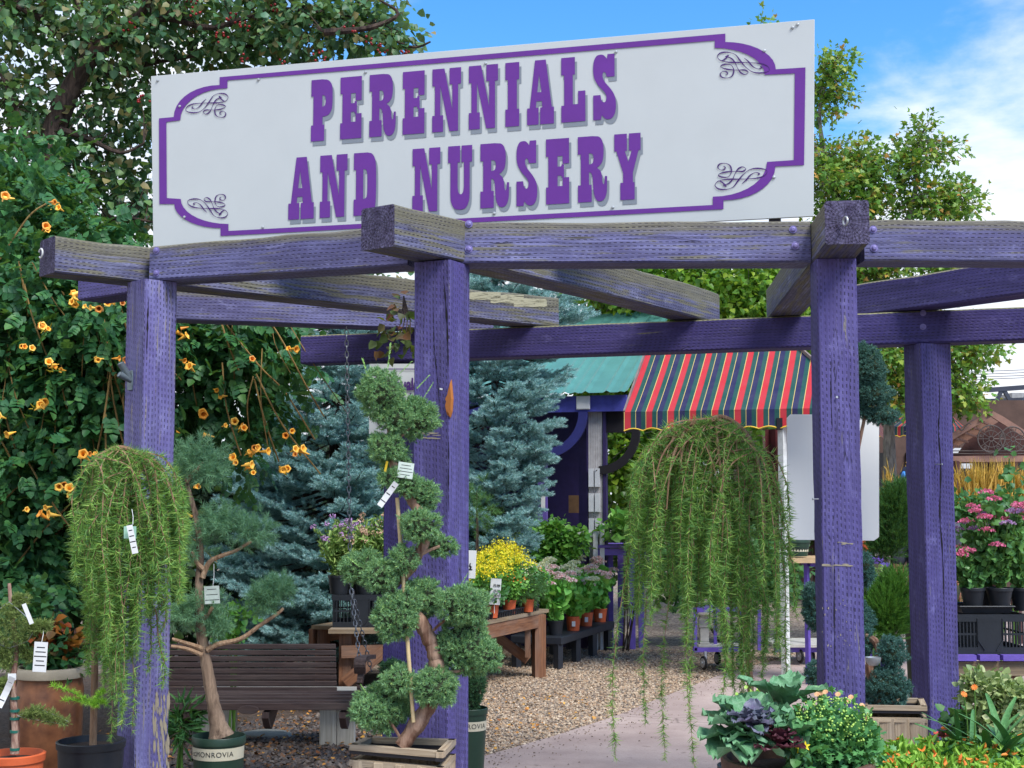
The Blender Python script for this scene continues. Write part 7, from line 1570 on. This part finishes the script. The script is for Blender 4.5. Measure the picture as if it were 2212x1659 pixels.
pt_ = thing('pot_tray', 'black vacuum-formed pot tray on top of the large crate', 'tray', (at(2138, 1330, d_).x, d_ + .2, zc_)); mb = MB(); x0, x1 = at(2082, 1330, d_).x, at(2196, 1330, d_).x
mb.grid([[(x0 - e, d_ + .05 - e, z), (x1 + e, d_ + .05 - e, z), (x1 + e, d_ + .38 + e, z), (x0 - e, d_ + .38 + e, z)] for z, e in ((zc_ + .005, -.015), (zc_ + .045, 0), (zc_ + .05, .008), (zc_ + .045, .01))], True); mb.build('tray', M_blackp, pt_)
for i, (x, dd, rp, hp, lab) in enumerate([(2102, .12, 26, 52, 'magenta sedum in a black pot, left on the tray'), (2160, .12, 28, 52, 'tall magenta sedum in a black pot, middle of the tray'), (2208, .2, 26, 50, 'magenta sedum at the right edge of the photo'), (2130, .3, 24, 50, 'lilac-tinted sedum at the back of the tray')]):
    p = Vector((at(x, 1320, d_ + dd).x, d_ + dd, zc_ + .01)); t = thing('tall_sedum', lab, 'potted plant', p, 'sedums in the tray on the right'); pot(t, p, m(rp, d_), m(hp, d_), M_blackp, .004, lip=.02, n=20, r0=m(rp * .66, d_)); r = np.random.RandomState(500 + i)
    n = 20; a = r.rand(n) * 2 * PI; q = np.sqrt(r.rand(n)) * .22; hh = (.36, .62, .58, .56)[i]; tops = np.array(p) + np.stack([q * np.cos(a), q * np.sin(a) * .7, hh + .06 - q * .45 + r.normal(size=n) * .045], 1)
    stems(t, [(p + UP * .1, tuple(x_)) for x_ in tops], .004); P_ = np.repeat(tops, 30, 0); b_ = np.array(p) + np.array([0, 0, .12]); Pl = b_ + (P_ - b_) * (.1 + .82 * r.rand(len(P_), 1)) + r.normal(size=P_.shape) * .012; V, F = inst(T_OVAL, Pl, unit(r.normal(size=Pl.shape)) + np.array([0, 0, .45]), .052 * r.uniform(.6, 1.15, len(Pl))); mesh_np('foliage', V, F, leafm('sedum_dark_leaf', [(58, 100, 56), (80, 124, 66), (98, 140, 78)], .4, .2), t)
    for j, tp2 in enumerate(tops[:14]):
        m_ = 34; aa = r.rand(m_) * 2 * PI; qq = np.sqrt(r.rand(m_)) * .048; Pq = tp2 + np.stack([qq * np.cos(aa), qq * np.sin(aa), .02 * (1 - (qq / .048) ** 2)], 1); Pq = np.repeat(Pq, 3, 0); V, F = inst(T_DOT, Pq, unit(r.normal(size=Pq.shape)) + np.array([0, 0, .5]), .012); mesh_np('flower_head', V, F, M_lil if (i == 3 and j % 2) or j % 5 == 4 else M_mag, t)
# golden grass and mixed bed beyond
def grass(name, label, x, d, w_, y0, y1, n, mat, seed, plume=None, lean=.25):
    b = atz(x, 1400, 0) if False else Vector((at(x, 1200, d).x, d, 0)); t = thing(name, label, 'grass clump', b); r = np.random.RandomState(seed); z1 = at(x, y0, d).z; z0 = max(0, at(x, y1, d).z)
    P = np.array(b) + np.stack([r.uniform(-1, 1, n) * m(w_, d), r.uniform(-.15, .15, n), np.full(n, z0)], 1); D = np.stack([r.normal(size=n) * lean, r.normal(size=n) * lean * .5, np.ones(n)], 1); S_ = (z1 - z0) * r.uniform(.7, 1.1, n); V, F = inst(T_BLADE, P, D, S_, r.normal(size=(n, 3)), np.maximum(.03, S_ * .14)); mesh_np('blades', V, F, mat, t)
    if plume is not None:
        k = n // 2; T2 = P[:k] + unit(D[:k]) * S_[:k, None] * .8; Q = np.repeat(T2, 8, 0) + np.repeat(unit(D[:k]), 8, 0) * r.uniform(-.08, .06, (k * 8, 1)); V, F = inst(T_LANCE, Q, np.repeat(D[:k], 8, 0) + r.normal(size=Q.shape) * .25, .03, None, .03); mesh_np('plumes', V, F, plume, t)
    return t
M_str_ = leafm('straw', [(198, 160, 78), (216, 178, 92), (178, 138, 66)], .7, .3)
for i, (x, lab) in enumerate([(2110, 'golden feather reed grass left of the magenta sedums'), (2160, 'golden feather reed grass in front of the arbor posts'), (2205, 'golden feather reed grass at the right edge')]): grass('reed_grass', lab, x, 13.2, 34, 1000, 1200, 230, M_str_, 700 + i, M_str_, .14)
grass('reed_grass', 'thin pale grass beside the white board', 1925, 12.8, 18, 985, 1150, 26, M_str_, 710, M_str_, .2); grass('reed_grass', 'pale foxtail grass between the right posts', 1940, 11.0, 14, 1225, 1330, 40, leafm('pale_foliage', []), 711, leafm('pale_foliage', []), .2)
shrub('bed_perennials', 'mixed green perennials behind the magenta sedums', 'shrub', 2150, 11.5, [(2090, 1110, 11.5, 50, 34, .3), (2180, 1100, 11.5, 60, 34, .3), (2130, 1170, 11.5, 90, 60, .3)], 240, 10, .06, .06, M_fold, 76)
shrub('vine_shoot', 'leafy climbing shoot rising in front of the arbor', 'plant', 2185, 9.5, [(2180, 990, 9.5, 14, 30, .03), (2190, 1030, 9.5, 20, 20, .04), (2200, 1080, 9.5, 16, 30, .05)], 14, 4, .03, .055, M_fold, 77, nst=3)
shrub('white_aster', 'small white and yellow flowered aster between the right posts', 'plant', 1885, 9.6, [(1885, 1275, 9.6, 34, 30, .12), (1900, 1245, 9.6, 24, 18, .1)], 90, 8, .03, .03, leafm('aster_foliage', []), 78)
leaves(bpy.data.objects['white_aster'], [pxblob(1880, 1262, 9.5, 34, 30, .1)], 60, 4, .014, .014, leafm('white_petals', [(214, 200, 214), (190, 160, 200), (226, 210, 120)], .6, .2), 79, T_DOT, 'flowers')
conifer('small dark green conifer low behind the second wooden box', 1872, 9.0, [(1868, 1260, 9.0, 14, 30, .1), (1866, 1310, 9.0, 14, 24, .1)], 200, .05, M_junb, 5)
# potted juniper right of the middle post
pj = thing('potted_juniper', 'dark juniper in a green labelled pot tucked behind the middle post', 'potted tree', (at(1022, 1600, 7.6).x, 7.6, 0)); d_ = 7.6; pc = Vector((at(1014, 1600, d_).x, d_, 0)); HP2 = at(1014, 1528, d_).z; r_2 = m(38, d_)
pot(pj, pc, r_2, HP2, M_greenp, .006, r0=r_2 * .72, lip=.03); rad2 = lambda z: r_2 * (.72 + .28 * .9 * z / (HP2 - .03)); label_band(pj, pc, 0, HP2 - .115, HP2 - .065, -PI * .98, -PI * .02, M_cream, 'MONROVIA', .036, rad=rad2)
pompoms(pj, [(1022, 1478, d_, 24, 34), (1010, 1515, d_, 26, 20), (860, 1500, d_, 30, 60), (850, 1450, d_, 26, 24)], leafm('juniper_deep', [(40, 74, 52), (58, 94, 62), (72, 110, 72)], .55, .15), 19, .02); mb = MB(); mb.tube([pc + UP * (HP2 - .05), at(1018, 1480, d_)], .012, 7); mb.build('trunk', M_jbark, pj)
# ================================================================ half barrel with kale and chrysanthemum
d_ = 4.95; KC = at(1722, 1640, d_); KC.y = d_; bk = thing('barrel_planter', 'brown half barrel planted with ornamental kale, heuchera and chrysanthemum', 'planter', (KC.x, d_, 0)); R_ = m(158, d_); zt = at(1722, 1637, d_).z
mb = MB(); mb.lathe([(R_ * .8, 0), (R_ * .9, zt * .4), (R_ * .97, zt - .06), (R_ * 1.0, zt - .05), (R_ * 1.02, zt - .01), (R_ * 1.0, zt), (R_ * .94, zt), (R_ * .92, zt - .05)], (KC.x, d_, 0), 40); mb.build('barrel', flat('brown_barrel', (92, 68, 56), .6, .2, 18, bump=.5), bk, True)
mb = MB(); mb.lathe([(R_ * .93, zt - .045), (0, zt - .02)], (KC.x, d_, 0), 24); mb.build('soil', M_soil, bk)
def ruffle_leaf(mb, base, dirv, L, W, up_, ruf=.18, cup=.25, n=9, k=8, ph=0.0):
    base = Vector(base); d = Vector(dirv).normalized(); s = d.cross(UP).normalized(); u = s.cross(d); rows = []
    for i in range(k + 1):
        t = i / k; w_ = W * (math.sin(min(1, t * 1.02) ** .75 * PI * .92) ** .6 + .08) * (1 if t < .97 else .7); c = base + d * (L * t) + u * (L * (up_ * t - cup * t * t)); rows.append([])
        for j in range(n + 1):
            v = j / n * 2 - 1; e = abs(v) ** 2; rows[-1].append(c + s * (w_ * v) + u * (W * (.30 * e + ruf * e * math.sin(v * 6 + t * 17 + ph)) + W * ruf * .8 * max(0, t - .7) / .3 * math.sin(v * 9 + ph)))
    mb.grid(rows)
def leafveined(name, c_edge, c_mid, vein):
    t = NT(name); g = t.n('ShaderNodeNewGeometry'); oc = t.n('ShaderNodeTexCoord').outputs['Object']; n = t.noise(oc, 14, 5, .6); v = t.n('ShaderNodeTexVoronoi', {'Vector': oc, 'Scale': 55.0}, feature='DISTANCE_TO_EDGE').outputs['Distance']
    c = t.mix(t.rng(n, .3, .7), lin(c_edge), lin(c_mid)); c = t.mix(t.rng(v, 0, .08, .35, 0), c, lin(vein)); c = t.mix(t.rng(g.outputs['Random Per Island'], 0, 1, 0, .3), c, lin(c_mid)); return t.pbr(c, .5, v, .3, .004, 0, .3)
M_kale = leafveined('kale_leaf', (72, 122, 78), (104, 148, 112), (150, 180, 150)); M_kalep = leafveined('kale_heart', (74, 62, 96), (104, 116, 126), (140, 120, 156)); M_heu = leafveined('heuchera_leaf', (66, 32, 44), (94, 48, 58), (44, 22, 32)); M_green2 = leafveined('broad_leaf', (62, 112, 66), (88, 138, 84), (130, 170, 120))
def rosette(root, name, c, specs, mat, seed, tilt=0.0):
    r = random.Random(seed); mb = MB(); ct, st = math.cos(tilt), math.sin(tilt)
    for cnt, L, W, el, up_, lift in specs:
        for i in range(cnt):
            a = 2 * PI * (i + r.random() * .5) / cnt + lift * 9; e = el + r.uniform(-.12, .12); ruffle_leaf(mb, Vector(c) + Vector((math.cos(a) * .01, math.sin(a) * .01 - lift * st, lift * ct)), (math.cos(a) * math.cos(e), math.sin(a) * math.cos(e) * ct - math.sin(e) * st, math.sin(e) * ct + math.sin(a) * math.cos(e) * st), L * r.uniform(.85, 1.12), W * r.uniform(.85, 1.1), up_, ph=r.random() * 6)
    return mb.build(name, mat, root, True, merge=False)
kc = at(1622, 1592, d_ - .07)
kl = thing('ornamental_kale', 'blue-green ornamental kale with a purple heart in the half barrel', 'plant', kc); rosette(kl, 'outer_leaf', kc, [(10, .185, .07, .12, .3, 0), (9, .16, .065, .42, .2, .015), (8, .13, .055, .75, .1, .02)], M_kale, 2, .55); rosette(kl, 'heart_leaf', kc + Vector((-.005, -.04, .02)), [(6, .085, .036, .75, .0, .04), (6, .065, .03, 1.0, 0, .05), (5, .045, .022, 1.3, 0, .055)], M_kalep, 3, .6)
kc2 = at(1690, 1530, d_ + .1); kl2 = thing('broad_leaf_plant', 'broad green-leaved plant standing behind the kale', 'plant', kc2); rosette(kl2, 'leaf', kc2, [(7, .17, .045, .7, .1, 0), (5, .13, .04, 1.1, .0, .0)], M_kale, 4); rosette(kl2, 'inner_leaf', at(1715, 1590, d_ - .12), [(5, .11, .03, .7, .0, 0)], M_green2, 14)
kc3 = at(1682, 1618, d_ - .2); hu = thing('heuchera', 'dark burgundy heuchera at the front of the half barrel', 'plant', kc3); rosette(hu, 'leaf', kc3, [(8, .075, .032, .35, .1, 0), (7, .06, .03, .8, 0, .02), (6, .05, .024, 1.1, 0, .03)], M_heu, 5)
kc4 = at(1795, 1600, d_); mu = thing('garden_chrysanthemum', 'dome of green chrysanthemum with pale buds and a few orange flowers in the barrel', 'plant', kc4)
T_MUM = (np.array([(0, 0, 0), (.3, .12, .02), (.35, .42, .0), (.55, .2, .03), (.75, .4, 0), (.8, .15, .02), (1, 0, -.05), (.8, -.15, .02), (.75, -.4, 0), (.55, -.2, .03), (.35, -.42, 0), (.3, -.12, .02)]), np.array([(0, 1, 10, 11), (1, 2, 3, 10), (3, 9, 10, 10), (3, 4, 5, 9), (5, 7, 8, 9), (5, 6, 7, 7)]))
T_MUM = (T_MUM[0], np.array([(0, 1, 11), (1, 3, 11), (3, 9, 11), (1, 2, 3), (9, 10, 11), (3, 5, 9), (5, 7, 9), (3, 4, 5), (7, 8, 9), (5, 6, 7)]))
leaves(mu, [pxblob(1792, 1588, d_, 88, 74, .13), pxblob(1840, 1610, d_, 44, 50, .1), pxblob(1745, 1620, d_ - .08, 30, 30, .06)], 420, 6, .022, .038, leafm('mum_leaf', [(54, 104, 62), (74, 128, 72), (92, 146, 84), (64, 116, 74)], .45, .25), 90, T_MUM, droop=.1, updir=.25)
r = np.random.RandomState(77); dd = unit(r.normal(size=(330, 3))); dd[:, 2] = np.abs(dd[:, 2]); dd[:, 1] = -np.abs(dd[:, 1]) * np.sign(r.rand(330) - .25); Pb = np.array(kc4) + np.array([0, 0, .02]) + dd * np.array([.158, .14, .13]) * r.uniform(.95, 1.06, (330, 1)); V, F = inst(T_BALL, Pb, dd, .0038 * r.uniform(.6, 1.2, 330)); mesh_np('buds', V, F, leafm('bud_green', [(140, 176, 84), (164, 192, 96), (120, 160, 74)], .5, .1), mu, True)
def daisy(root, p, nrm, R_, mat, n=12, name='flower', cm=None):
    nrm = np.array(nrm, float); nrm /= np.linalg.norm(nrm); u = np.cross(nrm, [0.3, .1, 1]); u /= np.linalg.norm(u); v = np.cross(nrm, u); a = np.arange(n) * 2 * PI / n; D = np.cos(a)[:, None] * u + np.sin(a)[:, None] * v + nrm * .25
    V, F = inst(T_leaf(.1, .1, .22), np.repeat([list(p)], n, 0), D, R_, np.repeat([nrm], n, 0)); o = mesh_np(name, V, F, mat, root)
    if cm: mb = MB(); mb.ball(Vector(p) + Vector(nrm) * .003, R_ * .25, 8); mb.build('centre', cm, o, True)
for x, y in ((1772, 1498), (1783, 1495), (1810, 1500), (1838, 1506), (1832, 1515), (1862, 1524), (1870, 1536), (1871, 1553), (1765, 1500)): daisy(mu, at(x, y, d_ - .02 + rnds(-.03, .03)), (rnds(-.4, .4), -.6, .6), .0115, leafm('salmon_petal', [(232, 150, 110), (240, 170, 130)], .6, .25))
kc5 = at(1725, 1628, d_ - .2); pz = thing('yellow_pansy', 'small yellow pansy peeping out beside the heuchera', 'flower', kc5); daisy(pz, at(1727, 1617, d_ - .2), (.2, -1, .3), .020, M_yel, 5); daisy(pz, at(1740, 1612, d_ - .2), (.2, -1, .3), .018, M_yel, 5); leaves(pz, [pxblob(1725, 1632, d_ - .2, 26, 14, .03)], 14, 4, .012, .035, M_fold, 91)
# bright tip shrubs behind kale
shrub('yellow_bud_plant', 'yellow-budded chrysanthemum peeping over the kale on the left', 'plant', 1650, 5.3, [(1640, 1510, 5.3, 40, 16, .05), (1610, 1530, 5.3, 24, 14, .04)], 60, 5, .015, .02, leafm('bud_green', []), 92, base=.6)
# ================================================================ right foreground bed
gc = None
r = np.random.RandomState(12); nst = 520; X_ = r.uniform(1865, 2290, nst); Y_ = r.uniform(1600, 1700, nst); d2 = 4.7 + (1700 - Y_) / 100 * .75; B_ = np.array([tuple(at(a, b, c)) for a, b, c in zip(X_, Y_, d2)]); base = B_.copy(); base[:, 2] = 0.02
hy = thing('hummingbird_mint', 'mass of small orange tubular flowers along the lower right corner', 'flower bed', (float(B_[:, 0].mean()), 5.0, 0)); mb = MB()
for a, b in zip(base, B_): a = Vector(a); b = Vector(b); mb.tube([a.lerp(b, .55), a.lerp(b, .8), b], .0016, 4, False)
mb.build('stems', M_green, hy, merge=False); Pl = np.repeat(B_, 34, 0); Pl = Pl - np.array([0, 0, 1]) * r.rand(len(Pl), 1) * .20 + r.normal(size=Pl.shape) * .008; V, F = inst(T_LANCE, Pl, unit(r.normal(size=Pl.shape)) + np.array([0, 0, .35]), .040 * r.uniform(.6, 1.2, len(Pl)), None, .055); mesh_np('foliage', V, F, leafm('mint_leaf', [(98, 144, 50), (124, 168, 60), (146, 184, 76), (84, 128, 52)], .5, .3), hy)
Pf = np.repeat(B_[::8], 5, 0); Pf = Pf + r.normal(size=Pf.shape) * np.array([.012, .012, .018]); V, F = inst(T_LANCE, Pf, unit(r.normal(size=Pf.shape)) + np.array([0, -.2, .1]), .024 * r.uniform(.7, 1.3, len(Pf)), None, .04); mesh_np('flowers', V, F, M_oran, hy)
def lance_clump(label, x, y, d, n, L, seed, mat, name='coneflower_plant', base=0.1, spread=.75, W=.018):
    c = at(x, y, d); t = thing(name, label, 'plant', c); r = random.Random(seed); mb = MB()
    for i in range(n):
        a = r.random() * 2 * PI; e = r.uniform(.2, 1.4); Ln = L * r.uniform(.6, 1.1); ruffle_leaf(mb, c + Vector((r.uniform(-.05, .05), r.uniform(-.05, .05), 0)), (math.cos(a) * math.cos(e), math.sin(a) * math.cos(e), math.sin(e)), Ln, W * r.uniform(.7, 1.3), .1, .05, .85 * spread, 4, 9, r.random() * 6)
    mb.build('leaf', mat, t, True, merge=False); return t
M_cone = leafveined('coneflower_leaf', (58, 104, 58), (84, 132, 76), (112, 156, 100))
c1 = lance_clump('coneflower with long arching leaves in front of the split post', 2075, 1660, 5.45, 30, .27, 5, M_cone, W=.013); c2 = lance_clump('long-leaved coneflower clump at the lower right edge', 2165, 1650, 5.3, 44, .25, 6, M_cone, W=.014); c3 = lance_clump('small coneflower clump low by the wooden box', 2015, 1680, 5.3, 18, .22, 7, M_cone)
mb = MB()
for (x0, y0, x1, y1, fl_) in ((2060, 1660, 2034, 1585, 1), (2100, 1640, 2105, 1485, 2), (2090, 1640, 2082, 1500, 2), (2150, 1640, 2160, 1592, 3)):
    mb.tube(spline([at(x0, y0, 5.4), at((x0 + x1) / 2 + 4, (y0 + y1) / 2, 5.4), at(x1, y1, 5.4)], 4), .0028, 5, False)
    if fl_ == 1:
        daisy(c1, at(x1, y1 + 4, 5.38), (0, -.3, 1), .032, leafm('coneflower_petal', [(176, 62, 66), (196, 84, 72)], .6, .2), 13); q = MB(); q.ball(at(x1, y1, 5.37), .014, 10, 0, (1, 1, .9)); q.build('cone', flat('dark_cone', (82, 30, 26), .8, .2, 90), c1, True)
    else: daisy(c1, at(x1, y1, 5.38), (rnds(-.3, .3), -.6, .5), .015, M_oran, 10)
mb.build('flower_stalk', M_green, c1, merge=False)
shrub('variegated_shrub', 'grey-green variegated shrub under the right-hand table', 'shrub', 2140, 6.6, [(2130, 1490, 6.6, 52, 32, .12), (2185, 1500, 6.6, 40, 40, .12), (2105, 1475, 6.6, 24, 16, .08), (2160, 1545, 6.6, 60, 36, .12)], 240, 8, .022, .034, leafm('variegated_leaf', [(116, 138, 84), (148, 162, 108), (98, 122, 78), (172, 178, 130)], .5, .25), 93, updir=.4)
shrub('bed_foliage', 'dark leafy perennials filling the bed beneath the right-hand table', 'plant', 2150, 6.9, [(2120, 1580, 6.9, 60, 40, .15), (2190, 1600, 6.9, 60, 50, .15)], 160, 9, .04, .05, M_fold, 94)
shrub('strap_leaf_plant', 'dark strappy green plant beside the left post under the swing', 'plant', 395, 7.6, [(395, 1560, 7.6, 26, 34, .1)], 50, 5, .03, .10, M_fold, 95, T_LANCE, .5, .5)
shrub('white_flower_plant', 'small leafy plant with pale bells between the pine and the swing back', 'plant', 505, 8.8, [(515, 1330, 8.8, 30, 20, .1), (500, 1370, 8.8, 18, 18, .08)], 30, 6, .03, .045, M_fol, 96)
# ================================================================ the visitor in a cap, mostly hidden behind the split post
def skin(name, verts, edges, rads, mat, parent, root=0, sub=1):
    off = gloc(parent); me = bpy.data.meshes.new(name); me.from_pydata([tuple(Vector(v) - off) for v in verts], edges, []); ob = bpy.data.objects.new(name, me); COL.objects.link(ob); md = ob.modifiers.new('s', 'SKIN')
    for i, rr_ in enumerate(rads): me.skin_vertices[0].data[i].radius = rr_ if isinstance(rr_, tuple) else (rr_, rr_); me.skin_vertices[0].data[i].use_root = (i == root)
    s2 = ob.modifiers.new('u', 'SUBSURF'); s2.levels = sub; s2.render_levels = sub; bpy.context.view_layer.update(); dg = bpy.context.evaluated_depsgraph_get(); m2 = bpy.data.meshes.new_from_object(ob.evaluated_get(dg)); bpy.data.objects.remove(ob); m2.materials.clear(); return link(name, m2, mat, parent, True)
d_ = 9.6; px_ = at(2004, 1100, d_).x; pe = thing('person', 'person in a dark and blue cap almost hidden behind the split right-hand post', 'person', (px_, d_, 0)); o_ = Vector((px_, d_, 0))
B = [(0, 0, .95), (0, .01, 1.15), (0, .01, 1.38), (-.03, .0, 1.48), (-.07, -.02, 1.60), (-.10, -.03, 1.70), (-.09, 0, .92), (-.10, -.01, .50), (-.10, .03, .09), (-.11, -.12, .04), (.09, 0, .92), (.10, -.01, .5), (.10, .03, .09), (.11, -.12, .04),
     (-.17, 0, 1.40), (-.21, .03, 1.14), (-.19, -.08, .93), (-.19, -.12, .86), (.17, 0, 1.40), (.21, .03, 1.14), (.19, -.08, .93), (.19, -.12, .86)]
E_ = [(0, 1), (1, 2), (2, 3), (3, 4), (4, 5), (0, 6), (6, 7), (7, 8), (8, 9), (0, 10), (10, 11), (11, 12), (12, 13), (2, 14), (14, 15), (15, 16), (16, 17), (2, 18), (18, 19), (19, 20), (20, 21)]
Rd = [(.15, .11), (.14, .10), (.16, .11), .055, (.075, .09), (.07, .085), .085, .06, .04, .04, .085, .06, .04, .04, .06, .042, .03, .03, .06, .042, .03, .03]
skin('body', [o_ + Vector(b) for b in B], E_, Rd, flat('skin', (172, 118, 96), .55, .05), pe, 0, 2)
sh_ = [0, 1, 2, 14, 15, 18, 19]; ix = {q: i for i, q in enumerate(sh_)}; skin('shirt', [o_ + Vector(B[q]) for q in sh_], [(ix[a], ix[b]) for a, b in E_ if a in ix and b in ix], [(.165, .125), (.155, .115), (.175, .125), .072, .055, .072, .055], flat('grey_shirt', (70, 74, 84), .85, .1, 12), pe, 0, 2)
tr_ = [0, 6, 7, 8, 10, 11, 12]; ix = {q: i for i, q in enumerate(tr_)}; skin('trousers', [o_ + Vector(B[q]) for q in tr_], [(ix[a], ix[b]) for a, b in E_ if a in ix and b in ix], [(.162, .122), .1, .074, .055, .1, .074, .055], flat('olive_trousers', (66, 70, 54), .85, .1, 12), pe, 0, 2)
hc = o_ + Vector((-.10, -.03, 1.70)); mb = MB(); mb.lathe([(.088, -.0), (.098, .03), (.092, .08), (.062, .125), (.0, .14)], hc, 20, sy=1.1); cp = mb.build('cap', flat('dark_cap', (34, 44, 70), .8), pe, True)
mb = MB(); mb.prism([(-.06, .05), (.06, .05), (.065, -.02), (.03, -.075), (-.03, -.075), (-.065, -.02)], 0, .008, (1, 0, 0), (0, 1, 0), hc + Vector((0, -.10, .0))); mb.build('peak', flat('dark_cap', ()) if 'dark_cap' in MATS else None, cp); mb = MB(); mb.ball(hc + Vector((-.075, -.03, .065)), .035, 10, 0, (.5, 1, .9)); mb.build('blue_panel', flat('cap_blue', (64, 140, 220), .6), cp, True)
mb = MB(); fc_ = hc + Vector((0, -.095, -.06)); mb.ball(fc_ + Vector((0, -.012, 0)), .016, 8, 0, (.8, 1, 1.5)); mb.build('nose', flat('skin', ()), pe, True); 
for s_ in (-1, 1): mb = MB(); mb.ball(hc + Vector((s_ * .03, -.083, -.035)), .011, 8); mb.build('eye', flat('eye_white', (210, 206, 200), .3), pe, True); mb = MB(); mb.ball(hc + Vector((s_ * .083, 0, -.05)), .022, 8, 0, (.4, .8, 1.4)); mb.build('ear', flat('skin', ()), pe, True)
mb = MB(); mb.ball(hc + Vector((0, -.082, -.105)), .02, 8, 0, (1.2, .5, .35)); mb.build('mouth', flat('lips', (150, 84, 78), .5), pe, True)
